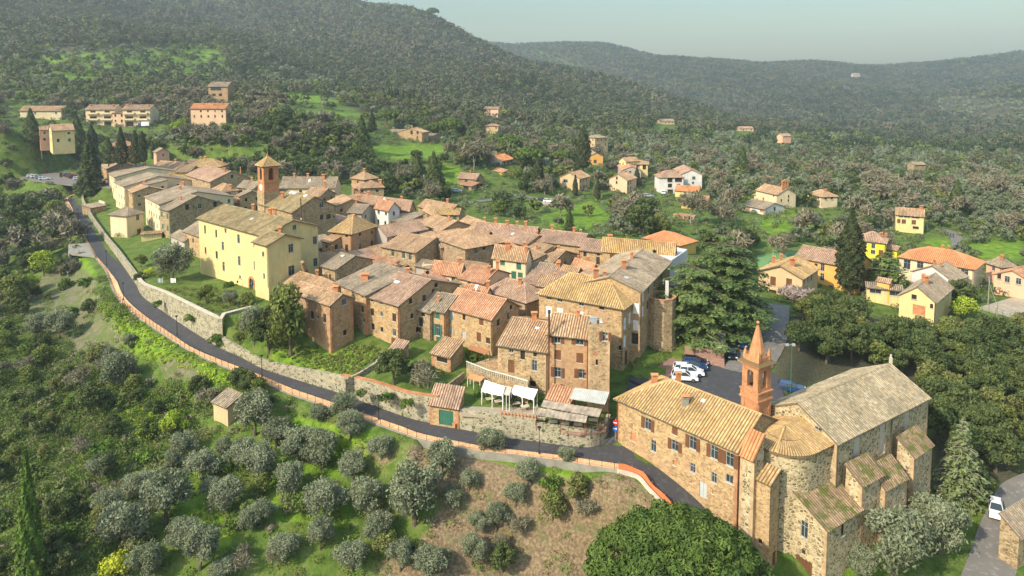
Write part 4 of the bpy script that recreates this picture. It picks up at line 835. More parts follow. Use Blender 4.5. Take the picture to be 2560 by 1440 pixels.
HT = [
 # label, abc, z, rise, kind, ends, wall, roof, win/auto, chimneys, skylights, base
 ('tall gabled stone house on the grassy terrace, patched with brick', '1 183 350|1 590 485|1 850 430', 19.7, 1.3, 'g', 'gg', 'brickish', 'tan', [w1('1', 402, 590, 'b', .9, 1.5), w1('1', 460, 610, 'x', .5, .5), w1('1', 527, 620, 'b', .9, 1.6), w1('1', 300, 415, 'x', .7, .5), w1('1', 465, 465, 'x', .7, .5), w1('1', 718, 455, 'w', 1., 1.2), w1('1', 730, 765, 'x', .8, 1.), w1('1', 730, 810, 'w', .8, 1.2)], ((.35, .9, .9, .9),), ((),), 9.5),
 ('stone house with a parapet wall beside its faded roof and a cream dormer', '1 640 262|1 940 392|1 1370 160', 19.8, 2.3, 's', 'gg', 'warm', 'grey', [w1('1', 720, 315, 'x', .6, .6), w1('1', 805, 345, 'x', .6, .7), w1('1', 905, 385, 'x', .6, .7), w1('1', 905, 530, 'b', .9, 1.3), w1('1', 920, 640, 'x', .6, .9)], ((.55, .35, 1., 1.3),), ((.5, .8, 1, .8),), 10.5),
 ('four storey stone house with faded pink roof and one skylight, tarpaulin at its foot', '1 950 400|1 1270 492|1 1860 275', 19.3, 2.8, 'g', 'gg', 'warm', 'pink', [w1('1', 1005, 560, 'b', .9, 1.4), w1('1', 1097, 580, 'w', .7, .9), w1('1', 1222, 615, 'b', 1., 1.5), w1('1', 1010, 705, 'b', .9, 1.2), w1('1', 1100, 735, 'x', .7, .9), w1('1', 1225, 765, 'w', .9, 1.3), w1('1', 1005, 830, 'b', .8, 1.), w1('1', 1215, 870, 'd', 1.1, 2.), w1('1', 1000, 445, 'x', .7, .4), w1('1', 1095, 470, 'x', .6, .4), w1('1', 1222, 500, 'x', .7, .5), w1('1', 1385, 450, 'x', .7, .9), w1('1', 1520, 420, 'b', .8, 1.2), w1('1', 1612, 360, 'b', .8, 1.2), w1('1', 1640, 290, 'x', .8, .8), w1('1', 1400, 600, 'x', .7, .9), w1('1', 1455, 735, 'x', .8, 1.)], ((.8, .55, .8, .6),), ((.72, .32, 1.5, .7),), 10.5),
 ('low stone house with a mossy gabled roof just right of the yellow palace', '4 820 1215|4 960 1252|4 1320 1152', 20.5, 1.8, 'g', 'gg', 'stone', 'grey', [w1('4', 900, 1345, 'b', .7, 1.8)], (), ((.6, .4, .9, .6),), 13),
 ('square stone palazzo with a lichen-gold hipped roof in the middle of the town', '4 900 865|4 1115 890|4 1475 825', 22.5, 3.4, 'h', 'hh', 'brickish', 'gold', [w1('4', 938, 890, 'x', .9, .8), w1('4', 1066, 915, 'x', .9, .8), w1('4', 1200, 905, 'x', .8, .8), w1('4', 1320, 885, 'x', .8, .8), w1('4', 1440, 865, 'x', .8, .8), w1('4', 938, 1015, 'b', .9, 1.5), w1('4', 1066, 1035, 'b', .9, 1.5), w1('4', 1203, 1030, 'w', 1., 1.8), w1('4', 1320, 1000, 'b', 1., 1.8), w1('4', 1443, 980, 'b', .9, 1.5)], ((.5, .5, .7, .7), (.9, .8, .7, .6)), ((.3, .6),), 12),
 ('plain stone house with pinkish roof behind the hipped palazzo', '4 1865 845|4 1470 920|4 1480 805', 20.5, 2.0, 'r', 'gg', 'grey', 'pink', [w1('4', 1540, 930, 'b', .8, .9), w1('4', 1667, 905, 'x', .8, .9), w1('4', 1785, 880, 'w', .8, .9)], (), (), 12),
 ('stone house with three tall windows and a stone gable facing right', '4 1425 1025|4 1760 1085|4 1930 935', 20.5, 2.0, 'r', 'gg', 'stone', 'tan', [w1('4', 1528, 1090, 'w', .9, 1.6), w1('4', 1635, 1110, 'w', .9, 1.6), w1('4', 1700, 1125, 'w', .9, 1.6)], (), (), 12),
 ('broad low-pitched speckled roof over a long brown stone house', '5 150 605|5 500 724|5 885 632', 22, 2.2, 'h', 'hh', 'dim', 'tan', [w1('5', 602, 745, 'w', .9, 1.5), w1('5', 680, 720, 'x', .7, 1.), w1('5', 786, 695, 'w', .9, 1.5)], (), (), 12),
 ('cream house with bright red tiles beside the roof terrace', '1 1600 135|1 1885 178|1 1960 92', 19, 1.8, 'r', 'gg', 'cream', 'red', [w1('1', 1670, 190, 'w', .9, 1.4), w1('1', 1812, 220, 'w', .9, 1.4)], ((.1, .5, .9, .7),), (), 12),
 ('salmon plastered house with red tiles and two tall chimneys', '1 1870 215|1 2120 270|1 2275 140', 18.5, 1.8, 'r', 'gg', 'peach', 'red', [w1('1', 1970, 278, 'w', .9, 1.3)], ((.12, .3, 1.4, .6), (.08, .6, 1.6, .7)), (), 12),
 ('small orange-tiled rooftop with a curved end wall and skylight', '1 1905 340|1 2140 385|1 2232 350', 18.6, 1.0, 'r', 'gg', 'cream', 'red', [], ((.05, .5, 1., .6),), ((.5, .3),), 12),
 ('front stone house with broad orange striped roof and red shutters, above the lean-to', '1 1720 500|1 2200 625|1 2395 443', 18.2, 2.4, 'r', 'gg', 'warm', 'red', [w1('1', 2093, 640, 'sb', 1., 1.6), w1('1', 2068, 810, 'sb', 1., 1.7), w1('1', 2160, 845, 'b', .9, 1.1), w1('1', 1795, 590, 'dgr', 1., 2.2), w1('1', 1920, 610, 'x', .7, 1.1), w1('1', 1787, 740, 'dgr', .9, 1.4), w1('1', 1918, 790, 'dgr', .9, 1.3), w1('1', 2262, 665, 'b', .9, 1.2), w1('1', 2365, 600, 'w', .8, 1.3), w1('1', 2388, 512, 'x', .6, .7)], ((.95, .95, .8, .6),), (), 12.2),
 ('narrow house with green shutters and a small balcony', '1 1585 525|1 1730 556|1 1850 392', 17.8, 2.0, 'r', 'gg', 'warm', 'grey', [w1('1', 1655, 580, 'sg', 1., 1.5), w1('1', 1658, 740, 'w+g', 1., 2.2), w1('1', 1672, 865, 'dg', 1.3, 2.1)], ((.8, .2, .9, .35),), (), 11.5),
 ('small shaded house with a dark mossy roof and an arched niche', '1 1445 520|1 1590 560|1 1700 372', 17.4, 2.2, 'r', 'gg', 'dim', 'grey', [w1('1', 1510, 570, 'x', .9, 1.1), w1('1', 1490, 660, 'b', 1., 1.7), w1('1', 1385, 600, 'x', .7, .9), w1('1', 1455, 735, 'b', .8, 1.), w1('1', 1455, 840, 'x', 1.2, .9)], (), (), 11),
 ('hip-roofed house with reddish tiles between the striped roofs', '5 700 1130|5 1100 1250|5 1330 1185', 18.6, 2.2, 'h', 'hh', 'dim', 'pink', [], ((.35, .4, 1., .6),), (), 12),
 ('stone house over the balustraded terrace, left part of the tall front pair', '7 180 722|7 672 797|7 705 500', 16.5, 2.3, 'r', 'gg', 'stone', 'tan', [w1('7', 312, 775, 'w', .8, 1.), w1('7', 427, 810, 'x', .8, 1.8), w1('7', 550, 810, 'x', .6, 1.), w1('7', 313, 950, 'd', 1.1, 2.4), w1('7', 545, 935, 'w', .9, 1.8), w1('7', 520, 1115, 'x', 1.3, .9)], ((.55, .5, 1., .8),), ((.4, .35, .8, .5),), 8.5),
 ('tall narrow front house with striped roof, shutters and a dark flue', '7 680 607|7 1085 652|7 1085 440', 19.6, 2.2, 'r', 'gg', 'brickish', 'tan', [w1('7', 773, 655, 'w+b', 1.1, 1.4), w1('7', 998, 680, 'w+b', 1.3, 1.3), w1('7', 776, 828, 'sb', 1.1, 1.6), w1('7', 998, 860, 'sb', 1.1, 1.6), w1('7', 777, 1003, 'w+b', 1.1, 1.6), w1('7', 1065, 1025, 'w+b', 1.3, 1.5), w1('7', 823, 1143, 'x', .7, .6)], ((.35, .45, .8, .5),), (), 8.5),
 ('large stone palazzo with gold-lichened hipped roof and white shutters on the square', '7 590 200|7 1430 352|7 1570 215', 21.5, 3.2, 'h', 'hh', 'warm', 'gold', [w1('7', 690, 243, 'w', 1., 1.), w1('7', 798, 265, 'w', 1., 1.), w1('7', 1013, 300, 'w', 1., 1.), w1('7', 1217, 342, 'x', 1., 1.), w1('7', 688, 395, 'sw', 1.2, 1.9), w1('7', 798, 413, 'sw', 1.2, 1.9), w1('7', 1005, 440, 'sw', 1.1, 1.7), w1('7', 1449, 515, 'sw', 1., 2.), w1('7', 1497, 460, 'sw', 1., 2.), w1('7', 1447, 690, 'sw', 1., 2.), w1('7', 1512, 640, 'sw', 1., 1.9), w1('7', 1462, 860, 'd', 1.4, 2.6), w1('7', 1405, 760, 'x', .5, .8)], ((.42, .48, 1.3, .9), (.33, .55, 1.1, .6), (.2, .7, 1., .6)), (), 10.5),
 ('long wing of the palazzo with grey speckled roof running back toward the cedar', '6 1900 690|6 1605 992|6 1040 880', 23.5, 1.9, 'g', 'gg', 'warm', 'grey', [w1('6', 1630, 1045, 'sw', 1., 1.8), w1('6', 1573, 1165, 'sw', 1., 1.8), w1('6', 1628, 1190, 'sw', 1., 1.8), w1('6', 1545, 1210, 'sw', 1., 1.8), w1('6', 1573, 1335, 'sw', 1., 1.8), w1('6', 1542, 1370, 'sw', 1., 1.8), w1('6', 1685, 970, 'sg', 1., 1.8), w1('6', 1745, 900, 'sg', 1., 1.8), w1('6', 1815, 840, 'sg', 1., 1.8), w1('6', 1675, 1130, 'b', 1., 1.6), w1('6', 1570, 1470, 'b', 1.2, 2.), w1('6', 1500, 1490, 'd', 1.3, 2.4)], ((.3, .45, 1.2, .8), (.62, .5, .9, .5)), ((.12, .3, .8, .7),), 11),
 ('long striped-roof stone house at the far right of the old town', '6 1245 535|6 1960 597|6 1985 512', 21.5, 2.2, 'r', 'gg', 'warm', 'gold', [w1('6', 1325, 578, 'x', .5, .4), w1('6', 1490, 597, 'x', .5, .4), w1('6', 1325, 663, 'sb', 1.2, 1.9), w1('6', 1480, 680, 'x', .8, 1.)], (), (), 12),
 ('small two-storey stone house left of the long striped roof', '6 1000 573|6 1262 605|6 1285 488', 20, 1.8, 'r', 'gg', 'warm', 'pink', [w1('6', 1050, 615, 'b', .8, 1.5), w1('6', 1182, 615, 'b', .8, .9), w1('6', 1180, 688, 'b', .9, 1.8)], ((.1, .55, 1.2, .9),), (), 12),
 ('house at the back row with two dormers in its roof', '5 1190 645|5 1640 697|5 1735 580', 19.5, 1.9, 'r', 'gg', 'warm', 'pink', (('b', 'x'), 3.5), ((.3, .5, .9, .6), (.8, .5, .9, .6), (.25, .8, .9, .5)), (), 12),
 ('long back-row house with a line of small chimneys on its pink ridge', '5 590 540|5 1190 600|5 1245 515', 19.8, 1.9, 'r', 'gg', 'warm', 'pink', (('b', 'x'), 3.5), ((.2, .5, .9, .6), (.35, .6, .9, .5), (.5, .45, .9, .7), (.7, .5, 1., .6)), (), 12),
 ('pinkish shed roof with satellite dish in front of the back row', '5 690 592|5 1100 690|5 1130 572', 19, 1.7, 'r', 'gg', 'warm', 'pink', (('x',), 3), ((.1, .6, .7, .5),), ((.5, .3),), 12),
 ('house with green shuttered balcony and tiled canopy in the town centre', '5 770 792|5 1105 834|5 1235 735', 20.5, 2.2, 'r', 'gg', 'cream', 'tan', [w1('5', 865, 870, 'sg', 1.2, 1.), w1('5', 1028, 890, 'dg', 1.2, 2.2), w1('5', 978, 990, 'sg', 1.2, 1.7), w1('5', 1043, 1003, 'sg', 1.2, 1.7), w1('5', 1210, 770, 'x', .5, .9)], ((.6, .35, 1.3, 1.1), (.15, .6, 1.3, .6), (.05, .3, 1., .6)), (), 12),
 ('slim roof between the balconied house and the cluttered courtyard', '5 1290 850|5 1368 866|5 1490 745', 18.7, 1.8, 'r', 'gg', 'stone', 'tan', (('x', 'b'), 2.6), (), (), 12),
 ('house with dark tiled roof and peeling whitish wall', '5 1145 960|5 1375 995|5 1440 890', 17.5, 1.7, 'r', 'gg', 'grey', 'grey', [w1('5', 1190, 1060, 'w', 1.2, 1.4), w1('5', 1245, 1055, 'w', .9, 1.2)], ((.05, .6, .8, .6),), (), 12),
 ('small house with brighter striped tiles beside the dark roof', '5 1370 970|5 1590 1012|5 1680 925', 17.7, 1.6, 'r', 'gg', 'warm', 'tan', (('b', 'x'), 3), ((.9, .3, .9, .8),), (), 12),
 ('low roof patched with red and grey tiles near the palazzo', '5 1560 885|5 1755 950|5 1812 893', 17.6, 1.4, 'r', 'gg', 'peach', 'red', (('x',), 3), ((.4, .6, 1., .6),), (), 12),
 ('skylit stone house with a tall rusty flue behind the yellow palace', '4 190 592|4 525 682|4 1095 650', 25.5, 3.3, 'g', 'gg', 'stone', 'mossy', [w1('4', 813, 607, 'w', 1.2, 1.5), w1('4', 817, 732, 'b', 1., 1.4), w1('4', 885, 727, 'b', 1.3, 1.4), w1('4', 955, 727, 'x', .5, .6)], ((.6, .25, 1.6, .8),), ((.52, .46, 1.4, .9), (.62, .46, 1.4, .9), (.35, .5, 1.4, .9), (.2, .46, 1.4, .9)), 14),
 ('long grey tiled roof directly right of the brick clock tower', '4 400 432|4 950 434|4 990 330', 24, 3.0, 'r', 'gg', 'cream', 'grey', (('x', 'b'), 4), ((.8, .5, .8, .7), (.55, .5, .8, .7), (.25, .4, 1.2, .9)), ((.5, .3),), 17),
 ('small upper hipped roof rising behind the courtyard gable', '4 1115 335|4 1240 352|4 1375 333', 25.5, 2.0, 'h', 'hh', 'brickish', 'tan', (('x',), 4), ((.5, .5, .7, .6),), (), 17),
 ('hip-roofed stone house with a stout corner chimney at the town edge', '4 1122 395|4 1150 442|4 1430 420', 23, 2.3, 'h', 'hh', 'stone', 'tan', (('x',), 4), ((.1, .9, 1.6, .9),), (), 17),
 ('long pink-brown roof sloping down toward the far right of the old town', '4 1160 572|4 1700 645|4 1760 572', 21.5, 2.2, 'r', 'gg', 'warm', 'pink', (('x', 'b'), 4), ((.8, .5, .9, .6), (.2, .6, .9, .6)), ((.5, .35, 1, .6),), 14),
 ('orange-tiled house with white side wall among grey roofs', '4 1350 630|4 1490 658|4 1640 600', 22, 2.0, 'r', 'gg', 'white', 'red', (('b', 'x'), 3), ((.5, .6, .7, .5),), (), 14),
 ('small grey-roofed house left of the orange-tiled one', '4 1075 682|4 1220 692|4 1335 640', 21, 1.8, 'g', 'gg', 'grey', 'grey', (('x',), 3), ((.9, .5, .9, .6),), (), 14),
 ('outermost long roof of the old town above the road on the right', '4 1780 620|4 2090 682|4 2190 612', 20.3, 1.8, 'r', 'gg', 'warm', 'tan', (('x',), 4), ((.3, .5, .9, .6),), (), 12),
 ('little gabled roof tucked behind the orange loggia', '4 1830 650|4 1935 706|4 1965 640', 20.8, 1.4, 'r', 'gg', 'stone', 'tan', (('x',), 3), (), (), 12),
 ('small house with orange mono-pitch roof and a green shuttered window', '5 180 378|5 430 384|5 400 325', 21.3, 1.2, 's', 'gg', 'brickish', 'gold', [w1('5', 385, 405, 'sg', 1.1, 1.6), w1('5', 330, 400, 'x', 1.2, 1.)], ((.3, .7, .8, .4),), (), 12),
 ('tan roofed house in front of the orange loggia', '4 1800 790|4 2020 862|4 2190 775', 20, 1.9, 'r', 'gg', 'stone', 'tan', (('x', 'b'), 3), ((.5, .6, .9, .5), (.2, .4, .8, .4)), (), 12),
 ('gabled house with paler tiles at the start of the back row', '5 400 472|5 580 542|5 690 457', 19.6, 1.8, 'r', 'gg', 'stone', 'tan', (('x',), 3), ((.2, .6, .8, .5),), (), 12),
 ('grey-roofed house at the far left end of the town row', '3 372 207|3 432 248|3 700 205', 24, 2.5, 'g', 'gg', 'brickish', 'grey', (('sb', 'w', 'sg'), 3.2), ((.8, .5, .8, .4),), (), 14),
 ('second house of the left row with long grey roof slope', '3 437 285|3 512 332|3 810 215', 23.5, 2.6, 'r', 'gg', 'cream', 'grey', (('sg', 'w', 'sg'), 3.0), ((.5, .5, .8, .5),), (), 14),
 ('third house of the left row with a teal roof loggia', '3 510 380|3 607 425|3 910 305', 23.5, 2.6, 'r', 'gg', 'cream', 'grey', (('sg', 'w', 'sg'), 2.8), ((.2, .7, .8, .5),), (), 14),
 ('narrow low house squeezed between the left row roofs', '3 640 450|3 690 486|3 850 425', 22.5, 1.6, 'r', 'gg', 'warm', 'tan', (('sb', 'w'), 2.6), ((.8, .5, .9, .6),), (), 14),
 ('cream rooftop room with a single grey slope in the left row', '3 770 382|3 832 406|3 1045 366', 24.3, .9, 's', 'gg', 'cream', 'grey', (('x',), 3), (), (), 14),
 ('left row house with a cut-out terrace in its grey roof', '3 810 525|3 960 602|3 1270 450', 23.5, 2.6, 'r', 'gg', 'cream', 'grey', (('sg', 'w', 'sb'), 2.8), ((.6, .4, .9, .6), (.85, .5, .9, .6)), ((.75, .55, 2., .9),), 13.5),
 ('end house of the left row with a wide blind rubble gable and teal shutters', '3 960 642|3 1055 666|3 1680 608', 22.5, 3.2, 'g', 'gg', 'rough', 'grey', [w1('3', 978, 705, 'sg', 1., 1.5), w1('3', 1035, 725, 'sg', 1., 1.5), w1('3', 988, 825, 'sg', 1., 1.6), w1('3', 1038, 845, 'sg', 1., 1.6), w1('3', 995, 920, 'b', .8, 1.), w1('3', 1230, 632, 'x', 1., 1.6), w1('3', 1355, 618, 'w', 1.1, 1.6), w1('3', 1510, 603, 'x', 1., 1.6)], ((.5, .3, 1., .4),), (), 13.5),
 ('cream plastered house with a rounded left end and stone base below the left row', '3 460 700|3 632 715|3 900 690', 20, 1.8, 'h', 'hh', 'cream', 'grey', [w1('3', 738, 735, 'w', 1.1, 1.6), w1('3', 752, 880, 'd', 1.4, 2.)], (), (), 12.5),
 ('little stone house pressed against the left corner of the yellow palace', '3 1195 865|3 1395 932|3 1395 790', 19.5, 1.9, 'r', 'gg', 'warm', 'grey', [w1('3', 1220, 935, 'w', .8, 1.1), w1('3', 1290, 965, 'b', .8, 1.2), w1('3', 1245, 1060, 'b', .5, 1.), w1('3', 1290, 1080, 'b', .5, .9), w1('3', 1365, 1030, 'b', .6, .9), w1('3', 1365, 1130, 'b', .6, 1.8)], (), (), 12.5),
 ('lowest lean-to roof left of the yellow palace', '3 1070 910|3 1205 972|3 1205 885', 17.2, 1.1, 's', 'gg', 'grey', 'grey', [w1('3', 1140, 1010, 'b', 1., 2.)], (), (), 12.5),
 ('long brown roof along the back of the left part of town', '3 860 238|3 1115 257|3 1170 180', 24, 2.4, 'r', 'gg', 'white', 'tan', (('x',), 4), ((.5, .6, .9, .7),), (), 17),
 ('striped brown roof joining the gold hipped house at the back', '3 1115 284|3 1250 281|3 1245 160', 24, 2.6, 'r', 'gg', 'ochre', 'tan', (('x',), 4), ((.3, .6, .9, .7),), (), 17),
 ('back house with gold hipped roof and a dark loggia', '3 1235 225|3 1560 223|3 1655 196', 25, 2.6, 'h', 'hh', 'pink', 'gold', [w1('3', 1277, 265, 'w', 1., 1.6), w1('3', 1330, 263, 'w', 1., 1.6), w1('3', 1420, 258, 'x', 3.4, 1.5)], ((.6, .6, .9, .8), (.1, .7, .9, .5)), (), 17),
 ('gabled stone house with chimney left of the clock tower', '3 1220 306|3 1465 377|3 1930 350', 25, 3.0, 'g', 'gg', 'stone', 'pink', [w1('3', 1325, 350, 'w', .8, 1.2), w1('3', 1395, 370, 'w', .8, 1.2), w1('3', 1263, 410, 'b', .9, 1.3), w1('3', 1680, 325, 'x', .8, 1.2)], ((.1, .4, 1.2, .8), (.1, .8, 2.2, .3)), (), 16),
 ('pair of small roofs below the gabled house left of the clock tower', '3 1480 446|3 1577 474|3 1750 457', 23.5, 1.9, 'h', 'hh', 'cream', 'tan', (('x',), 3), ((.1, .6, .9, .7),), (), 15),
 ('tiny stone gable at the left foot of the clock tower', '3 1730 506|3 1762 522|3 1945 480', 23, 1.4, 'g', 'gg', 'stone', 'grey', (('x',), 3), (), (), 15),
 ('grey roof touching the left side of the clock tower', '3 1735 425|3 1897 446|3 1880 372', 24.3, 1.8, 'r', 'gg', 'stone', 'grey', (('x',), 3), ((.5, .5, .9, .6),), (), 15),
 ('small grey cottage among bushes above the left row', '3 895 73|3 926 83|3 1012 63', 27.3, 1.6, 'g', 'gg', 'pink', 'grey', (('w',), 3), (), (), 21),
 ('low tan roof with a red brick chimney below the long grey roof', '4 640 505|4 800 522|4 935 455', 24, 1.8, 'r', 'gg', 'stone', 'tan', (('x',), 3), ((.15, .5, 2., .6),), (), 15),
 ('low pale roof between the skylit house and the hip-roofed house', '4 880 570|4 960 622|4 1100 542', 22.5, 1.7, 'r', 'gg', 'stone', 'tan', (('x',), 3), ((.3, .8, 1.2, .8),), (), 15),
 ('small grey tiled roof beside the terracotta roof terrace', '1 1440 92|1 1600 125|1 1645 78', 18, .9, 's', 'gg', 'grey', 'grey', (('x',), 3), (), (), 12),
 ('narrow stone wall house wedged between the yellow palace and the hipped palazzo', '4 820 960|4 905 985|4 905 880', 20.3, 1.2, 's', 'gg', 'warm', 'tan', (('b', 'x'), 2.4), (), (), 12),
 ('small dark slate-coloured roof near the round arched chimney', '5 245 712|5 430 692|5 490 640', 20.5, 1.0, 's', 'gg', 'dim', 'grey', (('x',), 3), (), (), 12),
 ('roof with moss-covered ridge between the hip roof and the palazzo', '6 560 930|6 760 955|6 830 850', 18.3, 1.3, 's', 'gg', 'peach', 'tan', (('x',), 3), (), (), 12),
]
for (lb, abc, z, rise, kind, ends, wl, rf, wn, ch, sk, base) in HT:
    isauto = bool(wn) and isinstance(wn[0], tuple) and isinstance(wn[0][0], str) and not (len(wn[0]) == 4)
    kw = dict(auto=wn) if isauto else dict(win=wn)
    house(lb, abc, z, rise, kind, tuple({'g': 'g', 'h': 'h'}[e] for e in ends), wall=wl, roof=rf, ch=ch, sky=[s for s in sk if s], base=base, group=None, **kw)
# flat-topped parts
TOWERH = house('tall square stone tower house with a furnished roof terrace', '7 1085 521|7 1300 531|7 1362 467', 22.6, 1.5, 'f', wall='stone', base=8.5, name='tower_house', win=[w1('7', 1168, 903, 'x', .35, .9), w1('7', 1330, 650, 'w+b', .9, 1.4)])
house('white roof terrace at the far end of the palazzo wing', '6 1500 640|6 1895 697|6 1985 560', 21.6, .4, 'f', wall='white', base=12, name='terrace_building', cat='building', win=[])
house('terracotta roof terrace among the red roofs', '5 60 880|5 215 885|5 300 850', 18.6, .4, 'f', wall='peach', base=12, name='terrace_building', cat='building', win=[])
# --- round bastion tower on the square
bc = Vector((P(1652, 740, 20.6).x, P(1652, 740, 20.6).y, 0)); bc = bc + Vector((0, 0, 0))
bz = 11.0; root = empty('bastion_tower', (bc.x, bc.y, bz), 'round stone bastion tower with planted terrace on top, at the corner of the square', 'tower'); mb = MB(); n_ = 10; R_ = 2.75
ring = lambda r, z: [(r * math.cos(2 * math.pi * (i + .5) / n_), r * math.sin(2 * math.pi * (i + .5) / n_), z) for i in range(n_)]
for (r0, z0_), (r1, z1_) in (((R_ * 1.12, -2), (R_, 3)), ((R_, 3), (R_, 9.6)), ((R_, 9.6), (R_ - .3, 9.6)), ((R_ - .3, 9.6), (R_ - .3, 8.8))):
    a_, b_ = ring(r0, z0_), ring(r1, z1_)
    for i in range(n_): mb.poly([a_[i], a_[(i + 1) % n_], b_[(i + 1) % n_], b_[i]])
mb.poly(ring(R_ - .3, 8.8)); mb.build('wall', WALL['stone'], root)
mb = MB(); a_, b_ = ring(R_ + .1, 9.62), ring(R_ - .35, 9.62); a2_, b2_ = ring(R_ + .1, 9.75), ring(R_ - .35, 9.75)
for i in range(n_):
    j = (i + 1) % n_; mb.poly([a_[i], a_[j], a2_[j], a2_[i]]); mb.poly([a2_[i], a2_[j], b2_[j], b2_[i]]); mb.poly([b_[j], b_[i], b2_[i], b2_[j]])
mb.build('coping', M['terra'], root); mb = MB(); mb.box((1.2, .4, 10.6), (.5, .5, 3.4)); mb.build('chimney', WALL['white'], root)
# --- the old priest's house along the road
can = house('long two-storey stone house with gold striped roof and brown shutters on the road bend', '9 1622 902|9 415 377|9 930 185', 13, 2.9, 'g', ('h', 'g'), wall='warm', roof='gold', base=-1,
  win=[w1('9', 718, 640, 'w+b', 1.1, 1.7), w1('9', 990, 660, 'sb', .9, 1.6), w1('9', 988, 855, 'w+b', 1.1, 1.5), w1('9', 1168, 830, 'w+b', 1.1, 1.8), w1('9', 1382, 925, 'w+b', 1.1, 1.8), w1('9', 1538, 995, 'w+b', 1.1, 1.8), w1('9', 572, 770, 'r', .9, 1.3), w1('9', 775, 860, 'w', .9, 1.7), w1('9', 1167, 1080, 'w', .8, 1.3), w1('9', 1380, 1178, 'w', .8, 1.4), w1('9', 1535, 1190, 'w', 1.1, 1.1), w1('9', 1270, 1300, 'dgr', 1.1, 2.2), w1('9', 990, 1030, 'r', .6, .7), w1('9', 1157, 1220, 'r', .3, .4), w1('9', 1370, 1325, 'r', .3, .4), w1('9', 722, 515, 'x', .6, .4)],
  ch=((.13, .5, 1.1, .8), (.3, .62, 1.2, .7), (.5, .25, 1.1, .9, 'concrete')), sky=((.6, .38, .6, .5),))
house('short end bay with newer orange tiles between the long stone house and the apse', '9 1785 977|9 1645 912|9 1690 700', 12.85, 2.1, 's', wall='church', roof='new', base=-1, name='house_wing', cat='building', win=[], og=.1)
# --- newer villas and farmhouses right of the old town
house('brown plastered house with a long balcony and a lean-to canopy, behind the church trees', 'c 1060 1000|c 905 1100|c 460 1025', 15.2, 2.1, 'g', wall='tan', roof='gold', win=[w1('c', 610, 1130, 'sb', 1.3, 2.1), w1('c', 770, 1150, 'sb', 1.3, 2.1), w1('c', 605, 1260, 'x', 1.8, 2.), w1('c', 765, 1265, 'x', 2., 1.9), w1('c', 925, 1130, 'w', .9, 1.6), w1('c', 960, 1110, 'w', .9, 1.6), w1('c', 995, 1090, 'w', 1., 1.8)], ch=((.3, .35, 1.4, 1.), (.6, .9, 1.4, .6), (.8, .8, 1.2, .5)), name='house', base=8.5, og=.6)
house('long orange plastered house half hidden by the tall cypress', 'c 835 885|c 1450 1002|c 1440 862', 15, 2.2, 'r', wall='orange', roof='pink', win=[w1('c', 1105, 995, 'w', 1., 1.8), w1('c', 1102, 1090, 'w', 1., 1.9), w1('c', 1185, 1190, 'w', 1.2, .8), w1('c', 1040, 975, 'x', .8, 1.)], ch=((.4, .3, .8, .5),), name='house', base=8)
house('yellow-fronted annex behind the orange house', 'c 1400 900|c 1505 905|c 1610 865', 14, 1.6, 'g', wall='cream', roof='pink', auto=(('x', 'w'), 3), name='house', base=8)
house('bright lemon yellow villa with hipped roof', 'c 1465 717|c 1735 747|c 1842 702', 13.4, 2.2, 'h', wall='lemon', roof='pink', win=[w1('c', 1527, 750, 'w', 1.2, 1.4), w1('c', 1613, 780, 'w', 1., 1.4), w1('c', 1610, 840, 'w', 1.2, 1.2), w1('c', 1690, 855, 'd', 1.2, 2.), w1('c', 1575, 835, 'w', 1., 1.)], ch=((.2, .5, .8, .6), (.05, .8, .9, .5)), name='villa', cat='villa', base=7)
house('small yellow wing with red porch roof on the right of the lemon villa', 'c 1715 800|c 1850 822|c 1900 795', 10.6, .8, 's', wall='lemon', roof='pink', win=[w1('c', 1760, 850, 'w', 2., 1.5)], name='villa_wing', cat='building', base=7)
house('long cream building with bright orange hipped roof and balconies', 'd 900 432|d 1890 597|d 2150 512', 14, 2.6, 'h', wall='cream', roof='new', win=[w1('d', 1000, 540, 'w', 1.6, 2.4), w1('d', 1175, 550, 'w', 1.5, 1.7), w1('d', 1270, 545, 'w', 1.5, 1.5), w1('d', 1768, 645, 'w', 1.6, 1.4), w1('d', 2005, 620, 'x', .6, 2.), w1('d', 1500, 600, 'w', 1.2, 1.4)], ch=((.5, .6, .9, .5), (.42, .6, .9, .4)), name='apartment_building', cat='building', base=7)
house('whitish house with rough grey slab roof', 'd 1800 687|d 1600 748|d 1040 635', 12.5, 2.4, 'g', wall='white', roof='grey', win=[w1('d', 1555, 890, 'w', 1.4, 2.), w1('d', 1610, 865, 'sg', 1.2, 1.8), w1('d', 985, 665, 'w', 1.2, 1.4)], ch=((.4, .6, 1., .5), (.3, .4, .8, .4)), name='house', base=7)
house('yellow house with large weathered grey roof beside the tree canopy', 'd 1600 835|d 1370 1032|d 930 918', 12.8, 2.5, 'g', wall='yellow', roof='grey', win=[w1('d', 1095, 970, 'x', 1., 1.), w1('d', 1160, 1150, 'r', 2.4, 2.2), w1('d', 1345, 1100, 'x', .6, 1.), w1('d', 1490, 905, 'w', 1., 1.2), w1('d', 1550, 870, 'w', 1., 1.4)], ch=((.35, .45, 1.2, .8), (.5, .6, 1.2, .6)), name='house', base=5.5)
house('yellow veranda wing with a row of curtained windows', 'd 465 838|d 945 888|d 1000 850', 11.8, .6, 's', wall='yellow', roof='grey', win=[w1('d', 580, 895, 'w', 2.4, 1.1), w1('d', 720, 905, 'w', 2.2, 1.1), w1('d', 880, 930, 'w', 2.4, 1.2)], name='house_wing', cat='building', base=5.5)
house('tiny orange dormer hut on the veranda wing', 'd 600 760|d 765 792|d 790 770', 13.2, .7, 'g', wall='orange', roof='pink', win=[], name='rooftop_hut', cat='hut', base=11, o=.2, pipes=False)
